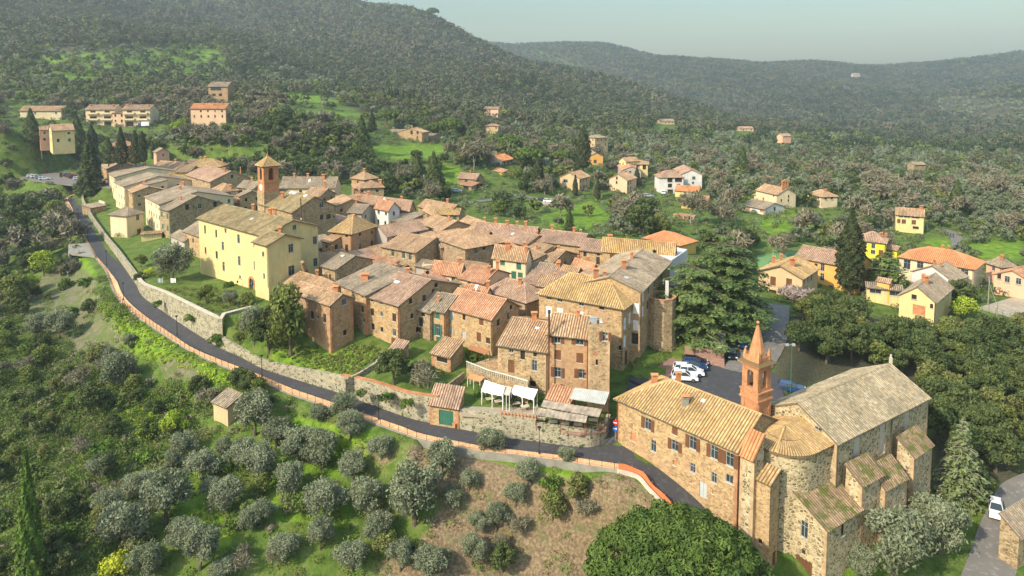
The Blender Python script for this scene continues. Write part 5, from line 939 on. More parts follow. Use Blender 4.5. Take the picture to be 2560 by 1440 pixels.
house('salmon pink house at the right edge above the courtyard', 'd 2800 700|d 2640 765|d 2195 655', 12.8, 1.8, 'g', wall='pink', roof='red', win=[w1('d', 2338, 735, 'w', 1.1, 1.5), w1('d', 2490, 762, 'w', 1.1, 1.5), w1('d', 2230, 690, 'x', .8, 1.4)], name='house', base=7)
house('low grey hipped roof behind the salmon pink house', 'd 2060 500|d 2260 560|d 2480 560', 12.6, 1.8, 'h', wall='pink', roof='grey', auto=(('w',), 3), name='house', base=7, ch=((.3, .3, 1., .6),))
house('pale yellow two-storey house standing alone in the olive groves', 'c 1840 460|c 2125 482|c 2152 415', 14.2, 1.9, 'r', wall='yellow', roof='tan', win=[w1('c', 1890, 475, 'w', 1.4, .9), w1('c', 1950, 480, 'w', 1.8, .9), w1('c', 2035, 487, 'w', 2.4, .9), w1('c', 1868, 530, 'sb', 1., 1.4), w1('c', 1918, 535, 'sb', 1.3, 1.5), w1('c', 2018, 542, 'sb', 1.3, 1.5), w1('c', 2037, 597, 'x', 1.8, .9)], ch=((.1, .5, .8, .9),), name='house', base=7)
chp = house('country church of cream plaster and stone with bellcote gable', 'c 440 217|c 655 267|c 815 250', 16, 2.2, 'g', wall='cream', roof='tan', win=[w1('c', 615, 275, 'x', .8, .9), w1('c', 768, 285, 'x', .8, 1.2), w1('c', 765, 325, 'x', .8, 1.), w1('c', 695, 325, 'x', .8, 1.)], name='country_church', cat='church', base=9)
mb = MB(); hB = chp; bp = (Vector((0, hB['W'] * .5 - 0.0, 0))); pc = hB['ex'] * .3 + hB['ey'] * hB['W'] * .42; rzc = math.atan2(hB['ey'].y, hB['ey'].x); zz = hB['z'] - hB['zb'] + 2.0
for s_ in (-1.2, 0, 1.2): mb.box((pc.x + hB['ey'].x * s_, pc.y + hB['ey'].y * s_, zz + 1.8), (.5, .6, 2.2), rzc)
mb.box((pc.x, pc.y, zz + .4), (3., .6, 1.), rzc); mb.box((pc.x, pc.y, zz + 3.1), (3., .7, .5), rzc, 0, .8); mb.box((pc.x, pc.y, zz + 3.55), (2., .7, .5), rzc, 0, .3); mb.build('bellcote', M['brick'], hB['root'])
house('square low apse block on the left side of the country church', 'c 420 262|c 495 272|c 578 268', 14, 1.2, 'h', wall='cream', roof='tan', auto=(('x',), 3), name='church_annex', cat='building', base=9)
house('white house with dark brown roof below the country church', 'c 300 368|c 522 412|c 645 368', 12.6, 1.8, 'g', wall='white', roof='grey', win=[w1('c', 360, 415, 'r', 1.6, 1.5), w1('c', 495, 428, 'r', 1.6, 1.2), w1('c', 625, 410, 'x', .9, 1.4)], ch=((.5, .5, .8, .5),), name='house', base=8)
house('cream farmhouse right of the country church', 'c 955 250|c 1100 286|c 1242 276', 15, 1.9, 'h', wall='cream', roof='tan', win=[w1('c', 993, 280, 'sb', .9, 1.3), w1('c', 1020, 290, 'sb', .9, 1.2), w1('c', 1063, 292, 'sb', .9, 1.2), w1('c', 1137, 298, 'x', 1., 1.2), w1('c', 1197, 297, 'x', 1., 1.2)], ch=((.3, .5, .6, .8),), name='farmhouse', cat='house', base=11)
house('wide low red roof of the school behind the cedar', '6 1640 455|6 2000 530|6 2240 500', 15.5, 2.0, 'h', wall='ochre', roof='new', win=[], name='school_building', cat='building', base=12)
house('brown brick house with one red window right of the pines', 'e 718 850|e 580 887|e 320 864', 18.2, 2.2, 'g', wall='tan', roof='tan', win=[w1('e', 395, 920, 'w', 2., 1.4), w1('e', 515, 925, 'r', 1., 1.4), w1('e', 392, 1003, 'w', 1., 1.), w1('e', 597, 920, 'b', .8, 1.4), w1('e', 638, 915, 'b', .8, 1.4), w1('e', 672, 905, 'b', .8, 1.4), w1('e', 598, 1005, 'b', .8, 1.2), w1('e', 640, 1000, 'b', 1.2, 1.8), w1('e', 672, 995, 'b', .8, 1.4)], ch=((.4, .6, 1., .5), (.5, .2, 1.2, .3)), name='house', base=11.5)
house('peach house with two stacked balconies', 'e 1340 870|e 1215 908|e 950 895', 17.6, 2.2, 'g', wall='peach', roof='tan', win=[w1('e', 1078, 880, 'x', .8, 1.2), w1('e', 1075, 940, 'x', .8, 1.2), w1('e', 1232, 945, 'x', 1., 1.8), w1('e', 1262, 935, 'x', 1., 1.8), w1('e', 1228, 1030, 'x', 1., 1.8), w1('e', 1262, 1020, 'x', 1., 1.8)], ch=((.5, .6, .9, .5),), name='house', base=11)
house('white and grey double villa with hipped roof and brown loggias', 'e 1640 868|e 1972 867|e 2040 832', 19, 2.3, 'h', wall='white', roof='pink', win=[w1('e', 1787, 905, 'x', 2.2, 2.), w1('e', 1900, 905, 'x', 3., 1.8), w1('e', 1787, 980, 'x', 1.8, 1.6), w1('e', 1900, 980, 'w', 1.6, 1.4), w1('e', 1790, 1060, 'x', 2.4, 1.8)], ch=((.9, .5, .9, .5), (.1, .6, .9, .6)), name='villa', cat='villa', base=10.5)
house('white gabled half of the double villa, set back to the right', 'e 2100 760|e 2215 832|e 1945 838', 19, 2.0, 'g', wall='white', roof='pink', win=[w1('e', 2105, 880, 'w', 1.4, 1.3), w1('e', 2160, 885, 'x', 2., 2.), w1('e', 2095, 945, 'w', 1., 1.)], name='villa', cat='villa', base=11)
house('yellow box-shaped house with orange roof', 'e 1855 1037|e 2165 1062|e 2235 1000', 14.7, 1.7, 'r', wall='yellow', roof='new', win=[w1('e', 1990, 1068, 'sb', 1.4, .8), w1('e', 2125, 1095, 'x', .7, .9), w1('e', 2200, 1065, 'x', .7, 1.2), w1('e', 2250, 1055, 'x', .7, 1.2)], name='house', base=9)
house('ochre farmhouse with reddish roof behind a bare tree', 'e 1940 1192|e 2275 1217|e 2320 1122', 14, 1.8, 'r', wall='ochre', roof='red', win=[w1('e', 2095, 1285, 'w', 1.2, 1.4), w1('e', 2158, 1290, 'd', 1.2, 2.2), w1('e', 2200, 1290, 'w', 1., 1.4)], name='farmhouse', cat='house', base=8)
house('cream house with two stepped roofs on the olive slope, right part', 'e 1190 692|e 1495 699|e 1512 662', 20, 1.6, 'h', wall='yellow', roof='tan', win=[w1('e', 1360, 715, 'w', 1.6, 1.2), w1('e', 1445, 735, 'x', 1.6, 2.2), w1('e', 1240, 730, 'x', .8, 1.2), w1('e', 1445, 790, 'x', 1.6, 1.6)], name='house', base=12)
house('cream house with two stepped roofs on the olive slope, left gable', 'e 1370 648|e 1200 658|e 1095 642', 21.5, 1.5, 'g', wall='yellow', roof='tan', win=[w1('e', 1160, 690, 'x', .8, 1.2), w1('e', 1118, 695, 'x', .8, 1.2)], name='house', base=12)
house('grey-mauve gabled house in front of the stepped cream house', 'e 1330 710|e 1400 778|e 1150 780', 18.6, 1.8, 'g', wall='grey', roof='red', win=[w1('e', 1255, 800, 'w', 1.2, 1.), w1('e', 1200, 800, 'x', .8, 1.)], name='house', base=12)
house('bright orange gabled house beside the dark cypresses', 'e 780 530|e 895 588|e 680 575', 20.3, 1.8, 'g', wall='orange', roof='grey', win=[w1('e', 790, 660, 'w', 1.6, 1.8), w1('e', 735, 710, 'x', 1., 1.6)], name='house', base=13.5)
house('pale square house with shallow hipped roof high in the groves', 'e 662 332|e 790 346|e 902 330', 25.7, 1.6, 'h', wall='tan', roof='grey', auto=(('x', 'b'), 3), name='house', base=19)
# --- hillside houses
house('long stone villa with grey roof on the lawn terrace', 'f 465 602|f 692 608|f 815 592', 30, 2.0, 'g', wall='rough', roof='grey', win=[w1('f', 557, 630, 'b', .8, 1.4), w1('f', 520, 705, 'b', 1.8, 1.2), w1('f', 620, 722, 'd', 2.6, 2.2), w1('f', 740, 632, 'b', 1.3, 1.6)], ch=((.9, .6, 1., .5),), name='villa', cat='villa', base=23)
house('tall stone villa wing with a purple window', 'f 1022 578|f 935 592|f 770 560', 31.5, 2.0, 'g', wall='warm', roof='tan', win=[w1('f', 875, 592, 'b', 1.2, 1.6), w1('f', 870, 660, 'b', .8, 1.4), w1('f', 795, 590, 'x', 1.4, 2.)], ch=((.3, .5, 1., .6),), name='villa', cat='villa', base=23)
house('small stone annex right of the tall villa wing', 'f 935 647|f 1045 652|f 1090 622', 28.3, 1.3, 'g', wall='rough', roof='grey', auto=(('b',), 3), name='villa_annex', cat='building', base=22)
house('low porch room at the right end of the stone villa', 'f 1040 715|f 1130 722|f 1160 705', 25.6, 1.0, 's', wall='rough', roof='tan', auto=(('x',), 3), name='villa_annex', cat='building', base=21.5)
house('small gabled guest house left of the stone villa', 'f 420 560|f 348 605|f 232 592', 30, 1.8, 'g', wall='warm', roof='tan', win=[w1('f', 258, 625, 'x', 1.2, 2.), w1('f', 313, 625, 'x', 1.4, 2.)], name='guest_house', cat='house', base=24)
house('low linking building between guest house and villa', 'f 345 660|f 480 662|f 485 625', 27, 1.2, 's', wall='rough', roof='red', auto=(('x',), 3), name='villa_annex', cat='building', base=23)
house('grey stone house with bright orange front roof slope', 'f 2152 940|f 2000 970|f 1768 950', 22.5, 2.2, 'g', wall='grey', roof='new', win=[w1('f', 1945, 1013, 'w+g', 1.2, 1.5), w1('f', 2038, 1015, 'x', 1., 1.8), w1('f', 2085, 1005, 'x', 1., 1.8), w1('f', 2125, 995, 'x', 1., 1.6)], ch=((.3, .5, .9, .6), (.6, .2, .9, .5)), name='house', base=16.5)
house('small yellow annex in front of the grey stone house', 'f 1868 1092|f 2003 1127|f 2115 1107', 19, 1.0, 'g', wall='lemon', roof='red', win=[w1('f', 1895, 1140, 'd', 1., 2.), w1('f', 2050, 1132, 'w', 1.6, .8)], name='house_annex', cat='building', base=15)
house('stone and cream house with red porch beside the drive', 'f 1410 1197|f 1658 1213|f 1772 1190', 19.3, 1.8, 'g', wall='rough', roof='pink', win=[w1('f', 1455, 1230, 'r', .8, 1.4), w1('f', 1522, 1235, 'b', 1., 1.8), w1('f', 1680, 1235, 'w', 1.6, 1.2)], ch=((.5, .5, .8, .5),), name='house', base=14)
house('red tiled porch on posts in front of the house by the drive', 'f 1450 1290|f 1600 1310|f 1800 1278', 17, .9, 'g', wall='dim', roof='red', win=[w1('f', 1520, 1330, 'x', 3., 1.6), w1('f', 1700, 1310, 'x', 3.5, 1.6)], name='porch', cat='porch', base=14)
hbox('pinkish ruined farmhouse far up the slope', 1228, 292, 560, 12, 9, -12, 6.5, 1.6, wall='peach', roof='pink', auto=(('x',), 3), name='farmhouse', cat='house')
hbox('little red-roofed house among bare trees', 1229, 331, 470, 9, 8, -8, 4.5, 1.4, 'h', wall='tan', roof='red', auto=(('x',), 3), name='cottage', cat='house')
hbox('stone farmhouse with grey roof at the foot of the wooded spur', 1668, 318, 640, 14, 9, 8, 5.5, 2, wall='peach', roof='grey', auto=(('x',), 3), name='farmhouse', cat='house')
hbox('distant low farm right of the wooded spur', 1866, 332, 700, 15, 9, 4, 4.5, 1.8, wall='peach', roof='pink', auto=(('x',), 4), name='farmhouse', cat='house')
hbox('tiny red barn at the edge of the far olive groves', 1967, 351, 590, 9, 7, 20, 4, 1.8, wall='pink', roof='pink', name='barn', cat='barn')
hbox('grey roofed shed alone in the far groves', 2300, 424, 420, 8, 6, 10, 3.2, 1.3, wall='rough', roof='grey', name='shed', cat='shed')
hbox('white villa just under the far right ridge', 2142, 190, 1900, 20, 12, 5, 5, 3, wall='grey', roof='tan', name='villa', cat='villa')
hbox('long cream farmhouse at the far left edge of the hillside', 102, 304, 375, 22, 9, 4, 6, 2.4, wall='cream', roof='tan', auto=(('x', 'w'), 5), name='farmhouse', cat='house')
hbox('grey walled shed behind trees at the far left', 30, 292, 420, 8, 7, 8, 7, 1.5, wall='grey', roof='grey', auto=(('x',), 4), name='shed', cat='shed')
for (px_, lb) in ((252, 'left one of the two matching cream apartment blocks with balconies'), (342, 'right one of the two matching cream apartment blocks with balconies')):
    hbx = hbox(lb, px_, 318, 365, 15.5 if px_ == 252 else 14.5, 9, 2, 9.6, 2.2, wall='cream', roof='pink', name='apartment_block', cat='building', group='matching cream apartment blocks', ch=((.1, .3, .7, .8), (.85, .3, .7, .8)), o=.6)
    L_ = hbx['L']; ex_, ey_ = hbx['ex'], hbx['ey']; rz_ = math.atan2(ex_.y, ex_.x)
    for fl, zz, kd, wz in ((0, 8.2, 'b', 1.2), (1, 5.0, 'x', 1.7), (2, 1.6, 'x', 2.4)):
        for j in (-1, 1):
            opening(hbx['root'], (Vector((0, 0, 0)) - ey_ * .2, ex_, -ey_), kd, L_ / 2 + j * L_ * .24, zz, 3.6 if fl else 2.6, wz)
            if fl < 2: bm_ = MB(); c2 = ex_ * (L_ / 2 + j * L_ * .24) - ey_ * .8; bm_.box((c2.x, c2.y, zz - 1.15), (L_ * .4, 1.4, .15), rz_); bm_.box((c2.x - ey_.x * -0, c2.y, zz - .7), (L_ * .4, 1.3, .7), rz_); bm_.build('balcony', WALL['cream'], hbx['root'])
hbox('lower linking block between the two cream apartment blocks', 298, 318, 364, 6.5, 8, 2, 7.6, .4, 's', wall='peach', roof='pink', auto=(('x', 'b'), 3), name='apartment_block', cat='building')
hbox('terracotta three-storey villa with yellow balconies on the left hillside', 521, 311, 350, 18, 9, 1, 8.2, 2.4, wall='peach', roof='new', auto=(('x', 'b', 'w'), 3.6, 2.7), name='villa', cat='villa', ch=((.3, .3, 1., .4), (.6, .3, 1., .4), (.85, .3, 1., .4)))
hbox('brick house with a glazed upper front high on the left hillside', 545, 245, 405, 12, 9, -3, 6.8, 2.6, wall='brickish', roof='grey', win=[('z 540 222', 'w', 6.5, 2.2), ('z 535 237', 'x', 2, 1.5), ('z 551 237', 'x', 2, 1.5)], name='house')
hbox('yellow and pink row house on the bend at the far left', 160, 370, 290, 8, 14, 38, 7.6, 2.2, 'g', wall='yellow', roof='tan', auto=(('sg', 'x', 'w'), 3), name='house', )
hbox('pink end house left of the yellow row house', 122, 362, 302, 6, 9, 38, 6.8, 1.6, wall='pink', roof='tan', auto=(('x', 'w'), 3), name='house')
hbox('dark red house hidden behind the conifers', 302, 402, 283, 9, 8, 20, 6.4, 2, 'h', wall='red', roof='red', auto=(('x',), 3.4), name='house')
house('red roofed sheds in the trees left of the country church', 'e 1780 1420|e 2080 1440|e 2380 1395', 11.5, 1.3, 'h', wall='peach', roof='red', win=[], name='shed', cat='shed', base=9)
house('long tiled roof of the house below the right road edge', 'z 2640 1280|z 2548 1338|z 2565 1255', 2.2, 1.6, 's', wall='rough', roof='grey', win=[], name='house', base=-3)
# ------------------------------------------------------------------ church, bell towers
def merge_into(h, root):
    r = h['root']; off = r.location - root.location
    for c in list(r.children): c.parent = root; c.location = c.location + off
    bpy.data.objects.remove(r)
WALL['pale_infill'] = M['sill']
ch = house('stone parish church with long speckled tile roof, round apse and stepped side chapels', 'a 1925 848|a 1010 1305|a 280 940', 13, 3.0, 'g', wall='church', roof='church', base=-2.5, name='church', cat='church', o=.35, og=.2,
  win=[('a 1212 1400', 'p', 1.7, 4.6), ('a 1465 1265', 'p', 1.5, 4.6), ('a 1712 1105', 'p', 1.5, 4.4), ('a 825 1200', 'w', 1.1, 1.5)])
CR = ch['root']; cB, cex, cey, cW = ch['B'], ch['ex'], ch['ey'], ch['W']; cb = Vector((cB.x, cB.y, 0)); CO = Vector((CR.location.x, CR.location.y, 0))
# apse
apc = P(1962, 1067, 14.1); ac = Vector((apc.x, apc.y, 0)); nv = -cex; R_ = 4.2; az = 12.7; apz = 14.2; back = abs((ac - cb).dot(nv)); KK = 18
def apt(th, r, z): p_ = ac + cey * math.cos(th) * r + nv * math.sin(th) * r; return Vector((p_.x, p_.y, z)) - CR.location
def outline(r): return [ac + cey * r - nv * back] + [ac + cey * math.cos(math.pi * i / KK) * r + nv * math.sin(math.pi * i / KK) * r for i in range(KK + 1)] + [ac - cey * r - nv * back]
mb = MB(); ol = outline(R_); V3 = lambda p_, z: Vector((p_.x, p_.y, z)) - CR.location
for i in range(len(ol) - 1): mb.poly([V3(ol[i], -3), V3(ol[i + 1], -3), V3(ol[i + 1], az), V3(ol[i], az)])
mb.build('apse_wall', WALL['church'], CR)
mb = MB(); K = 40
for i in range(K):
    t0, t1 = math.pi * i / K, math.pi * (i + 1) / K
    for j, (f0, f1) in enumerate(((0, .3), (.3, .7), (.7, 1.))):
        a0, a1 = t0 + (t1 - t0) * f0, t0 + (t1 - t0) * f1; h0, h1 = (.0 if j == 0 else .11), (.0 if j == 2 else .11)
        for s0, s1 in ((0.05, .5), (.5, 1.0)):
            r0, r1 = (R_ + .4) * s0, (R_ + .4) * s1; z0_, z1_ = apz + (az - .15 - apz) * s0, apz + (az - .15 - apz) * s1
            mb.poly([apt(a0, r1, z1_ + h0), apt(a1, r1, z1_ + h1), apt(a1, r0, z0_ + h1 * .4), apt(a0, r0, z0_ + h0 * .4)][::-1], 0, [(i + f0, s1 * 12), (i + f1, s1 * 12), (i + f1, s0 * 12), (i + f0, s0 * 12)][::-1])
for s_ in (1, -1):
    a_ = ac + cey * s_ * (R_ + .4); e0, e1, r1_, r0_ = V3(a_, az - .15), V3(a_ - nv * back, az - .15), V3(ac - nv * back, apz), V3(ac, apz)
    roof_plane(mb, [e0, e1, r1_, r0_], -nv, (r0_ - e0), u0=80 * s_)
ol2 = outline(R_ + .4)
for i in range(len(ol2) - 1): mb.poly([V3(ol2[i], az - .32), V3(ol2[i + 1], az - .32), V3(ol2[i + 1], az - .12), V3(ol2[i], az - .12)], 1)
mb.poly([V3(p_, az - .31) for p_ in ol2], 1)
caps(mb, V3(ac, apz + .04), V3(ac - nv * back, apz + .04)); caps(mb, apt(math.pi * .62, .2, apz + .05), apt(math.pi * .62, R_ + .35, az - .05))
mb.build('apse_roof', [TILE['gold'], M['under']], CR)
mb = MB(); wc = apt(math.pi * .5, R_ + .03, 9.6); nn = (wc + CR.location - ac); nn.z = 0; nn.normalize(); rzz = math.atan2(nn.y, nn.x) + math.pi / 2; mb.box(wc, (1.1, .12, 1.4), rzz); mb.build('walled_up_window', M['brick'], CR)
for lb, abc, z, rise, wl, rf, wn in (
  ('low side chapel with green mossy roof and brown garage door', 'b 1265 757|b 912 975|b 478 602', 5.3, 2.7, 'church', 'moss', [w1('b', 682, 975, 'w', 1., 2.2), w1('b', 1068, 975, 'x', .7, 1.7), w1('b', 675, 1355, 'd', 2.3, 2.3), w1('b', 675, 1200, 'x', .5, .6)]),
  ('narrow side block with new tiles next to the long house', 'b 55 385|b 345 522|b 487 402', 10, 1.0, 'warm', 'gold', [w1('b', 160, 825, 'w', .6, 1.), w1('b', 242, 1092, 'x', .5, .6), w1('b', 405, 1245, 'd', .9, 2.)]),
  ('first lean-to chapel', 'b 1472 412|b 1262 527|b 1095 340', 8.5, 1.6, 'church', 'moss', []),
  ('second lean-to chapel', 'b 1712 447|b 1492 562|b 1400 330', 6.9, 1.9, 'church', 'moss', []),
  ('third lean-to chapel at the far end', 'b 1962 120|b 1782 242|b 1612 80', 8.8, 1.7, 'church', 'moss', [])):
    h_ = house(lb, abc, z, rise, 's', wall=wl, roof=rf, base=-3, win=wn, o=.3, og=.2); merge_into(h_, CR)
h_ = house('left shoulder', 'a 20 1000|a 275 948|a 600 935', 12.6, .5, 's', wall='church', roof='church', base=-2, win=[], o=.2, pipes=False); merge_into(h_, CR)
mb = MB(); p_ = cb + cex * (ch['L'] + .1) + cey * cW * .5 - CO; mb.box((p_.x, p_.y, 13 - CR.location.z + 3.5), (.35, .35, 1.1)); mb.box((p_.x, p_.y, 13 - CR.location.z + 4.2), (.2, .2, .5)); mb.build('finial', M['sill'], CR)
pm = MB()
for s_ in ('a 1000 1310', 'a 1545 1100', 'b 912 980'):
    pass
for frac in (.0, .56):
    c_ = cb + cex * ch['L'] * frac - cey * .12 - CO; pm = MB(); pm.tube([(c_.x, c_.y, 12.9 - CR.location.z), (c_.x, c_.y, 1.5 - CR.location.z)], .07, 6); pm.build('drainpipe', M['copperg'], CR)
# --- generic square tower helper: rot = heading of the right-hand face
def sq(mb, r, z0, z1, mi=0, r1=None):
    r1 = r if r1 is None else r1
    a = [(-r, -r, z0), (r, -r, z0), (r, r, z0), (-r, r, z0)]; b = [(-r1, -r1, z1), (r1, -r1, z1), (r1, r1, z1), (-r1, r1, z1)]
    for i in range(4): mb.poly([a[i], a[(i + 1) % 4], b[(i + 1) % 4], b[i]], mi)
    mb.poly(b, mi); mb.poly(a[::-1], mi)
def arch_wall(mb, r, z0, z1, w, za, zb, depth=.5, mi=0):
    """four walls of half-size r, each with an arched opening of half-width w from za to spring line zb"""
    for k in range(4):
        c, s = [(1, 0), (0, 1), (-1, 0), (0, -1)][k]
        def T(x, y, z): return (x * c - y * s, x * s + y * c, z)
        def qd(p_): mb.poly([T(*v) for v in p_], mi)
        y = -r
        qd([(-r, y, z0), (-w, y, z0), (-w, y, z1), (-r, y, z1)]); qd([(w, y, z0), (r, y, z0), (r, y, z1), (w, y, z1)]); qd([(-w, y, z0), (w, y, z0), (w, y, za), (-w, y, za)])
        n = 8; arc = [(-w * math.cos(math.pi * i / n), zb + w * math.sin(math.pi * i / n)) for i in range(n + 1)]
        for i in range(n):
            (x0, h0), (x1, h1) = arc[i], arc[i + 1]; qd([(x0, y, h0), (x1, y, h1), (x1, y, z1), (x0, y, z1)]); qd([(x0, y, h0), (x0, y + depth, h0), (x1, y + depth, h1), (x1, y, h1)])
        qd([(-w, y, za), (-w, y + depth, za), (-w, y + depth, zb), (-w, y, zb)]); qd([(w, y, za), (w, y, zb), (w, y + depth, zb), (w, y + depth, za)]); qd([(-w, y, za), (w, y, za), (w, y + depth, za), (-w, y + depth, za)])
        for x_ in (-r * .86, r * .86): qd([(x_ - .14, y - .05, z0), (x_ + .14, y - .05, z0), (x_ + .14, y - .05, z1), (x_ - .14, y - .05, z1)])
def bell(parent, z, r=.45):
    mb = MB(); prof = [(.05, .7), (.4, .62), (.55, .3), (.7, .1), (1., 0)]
    for i in range(len(prof) - 1):
        for j in range(12):
            a0, a1 = 2 * math.pi * j / 12, 2 * math.pi * (j + 1) / 12; (r0, h0), (r1, h1) = prof[i], prof[i + 1]
            mb.poly([(r1 * r * math.cos(a0), r1 * r * math.sin(a0), z + h1 * r * 2), (r1 * r * math.cos(a1), r1 * r * math.sin(a1), z + h1 * r * 2), (r0 * r * math.cos(a1), r0 * r * math.sin(a1), z + h0 * r * 2), (r0 * r * math.cos(a0), r0 * r * math.sin(a0), z + h0 * r * 2)])
    mb.box((0, 0, z + r * 1.6), (r * 4, .12, .12)); mb.build('bell', M['bronze'], parent)
BRW = stone_mat('tower_brickwork', (.46, .25, .13), (.50, .21, .09), (.56, .27, .12), (.44, .19, .085), 5.0, .2, (.42, .18, .08), edge=.06, squash=2.6)
# --- slender campanile of the church
D_ = 93.0; zz = lambda py, px=1888, d=D_: PD(px, py, d).z
c_ = PD(1888, 1060, D_); z0_ = 2.0; root = empty('bell_tower', (c_.x, c_.y, z0_), 'slender brick bell tower with pointed spire and four pinnacles beside the church', 'bell tower', rz=math.radians(-58))
k_ = lambda py: zz(py) - z0_
mb = MB(); sq(mb, 1.5, -1, k_(1052)); sq(mb, 1.42, k_(1052), k_(992)); sq(mb, 1.62, k_(992), k_(988)); sq(mb, 1.5, k_(988), k_(972)); sq(mb, 1.62, k_(972), k_(969))
for k in range(4):
    c, s = [(1, 0), (0, 1), (-1, 0), (0, -1)][k]
    for x_ in (-1.05, 1.05): mb.box((x_ * c + 1.45 * s, x_ * s - 1.45 * c, (k_(1048) + k_(994)) / 2), (.5 if s == 0 else .12, .12 if s == 0 else .5, k_(996) - k_(1048)))
mb.build('shaft', BRW, root)
mb = MB(); arch_wall(mb, 1.36, k_(969), k_(906), .52, k_(962), k_(928)); mb.build('belfry', BRW, root)
mb = MB(); sq(mb, 1.55, k_(910), k_(905)); sq(mb, 1.85, k_(905), k_(902)); sq(mb, 1.95, k_(902), k_(898), 1, 1.3); mb.build('cornice', [BRW, TILE['gold']], root)
mb = MB(); sq(mb, 1.25, k_(900), k_(886)); r_, n_ = 1.12, 8
rg = lambda r, z: [(r * math.cos(2 * math.pi * (i + .5) / n_), r * math.sin(2 * math.pi * (i + .5) / n_), z) for i in range(n_)]
for (a, za), (b_, zb) in (((1.22, k_(886)), (1.12, k_(878))), ((1.12, k_(878)), (.16, k_(812)))):
    A_, B_ = rg(a, za), rg(b_, zb)
    for i in range(n_): mb.poly([A_[i], A_[(i + 1) % n_], B_[(i + 1) % n_], B_[i]])
mb.build('spire', BRW, root)
mb = MB(); bs = bpy.data.meshes.new('finial'); import bmesh
bm = bmesh.new(); bmesh.ops.create_icosphere(bm, subdivisions=2, radius=.24); bm.to_mesh(bs); bm.free(); bs.materials.append(M['terra']); fo = mesh_obj('finial', bs, root, (0, 0, k_(806)))
pin = MB(); pin.box((0, 0, .35), (.42, .42, .7)); pin.box((0, 0, 1.2), (.4, .4, 1.0), 0, 0, .05); pme = pin.mesh('pinnacle', [M['brickt']])
for sx, sy in ((-1, -1), (1, -1), (1, 1), (-1, 1)): mesh_obj('pinnacle', pme, root, (sx * 1.12, sy * 1.12, k_(896)))
bell(root, k_(948), .42)
mb = MB(); mb.tube([(-1.30 - .2, -.0, k_(982)), (-1.30 + .05, 0, k_(982))], .32, 12); mb.build('round_window', M['dark'], root)
# --- clock tower in the old town
D_ = 190.0; c_ = PD(672, 500, D_); z0_ = PD(672, 500, D_).z - 10; root = empty('clock_tower', (c_.x, c_.y, z0_), 'square brick clock tower with pyramid tile roof and arched belfry above the roofs', 'bell tower', rz=math.radians(43))
k_ = lambda py: PD(672, py, 190.).z - z0_
mb = MB(); sq(mb, 2.32, -3, k_(478)); mb.build('base', WALL['stone'], root)
mb = MB(); sq(mb, 2.25, k_(480), k_(476)); sq(mb, 2.12, k_(476), k_(455)); sq(mb, 2.3, k_(455), k_(452)); mb.build('shaft', BRW, root)
mb = MB(); arch_wall(mb, 2.1, k_(452), k_(409), .75, k_(448), k_(425), .5); mb.build('belfry', BRW, root)
rm = roof_mesh(4.4, 4.4, 2.1, 'g', ('h', 'h'), .55, .2, k_(409)); rm.v = [(v[0] - 2.2, v[1] - 2.2, v[2]) for v in rm.v]; rm.build('roof', [TILE['gold'], M['under']], root)
mb = MB(); mb.box((0, 0, k_(409) + 2.5), (.5, .5, .9), 0, 0, .4); mb.box((0, 0, k_(409) + 3.2), (.12, .12, .8)); mb.build('finial', M['terra'], root)
mb = MB(); cz = k_(466); n_ = 20; pts = [(-2.16, .95 * math.cos(2 * math.pi * i / n_), cz + .95 * math.sin(2 * math.pi * i / n_)) for i in range(n_)]; mb.poly(pts)
for i in range(n_): a, b_ = pts[i], pts[(i + 1) % n_]; mb.poly([a, b_, (-2.1, b_[1], b_[2]), (-2.1, a[1], a[2])])
cf = mb.build('clock_face', M['whitep'], root); mb = MB()
for i in range(12): a = math.pi * i / 6; mb.box((-2.175, .8 * math.cos(a), cz + .8 * math.sin(a)), (.02, .09, .09))
mb.tube([(-2.18, 0, cz), (-2.18, .5, cz + .35)], .04, 4); mb.tube([(-2.18, 0, cz), (-2.18, -.15, cz + .7)], .03, 4); mb.build('clock_hand', M['iron'], cf)
bell(root, k_(440), .6)
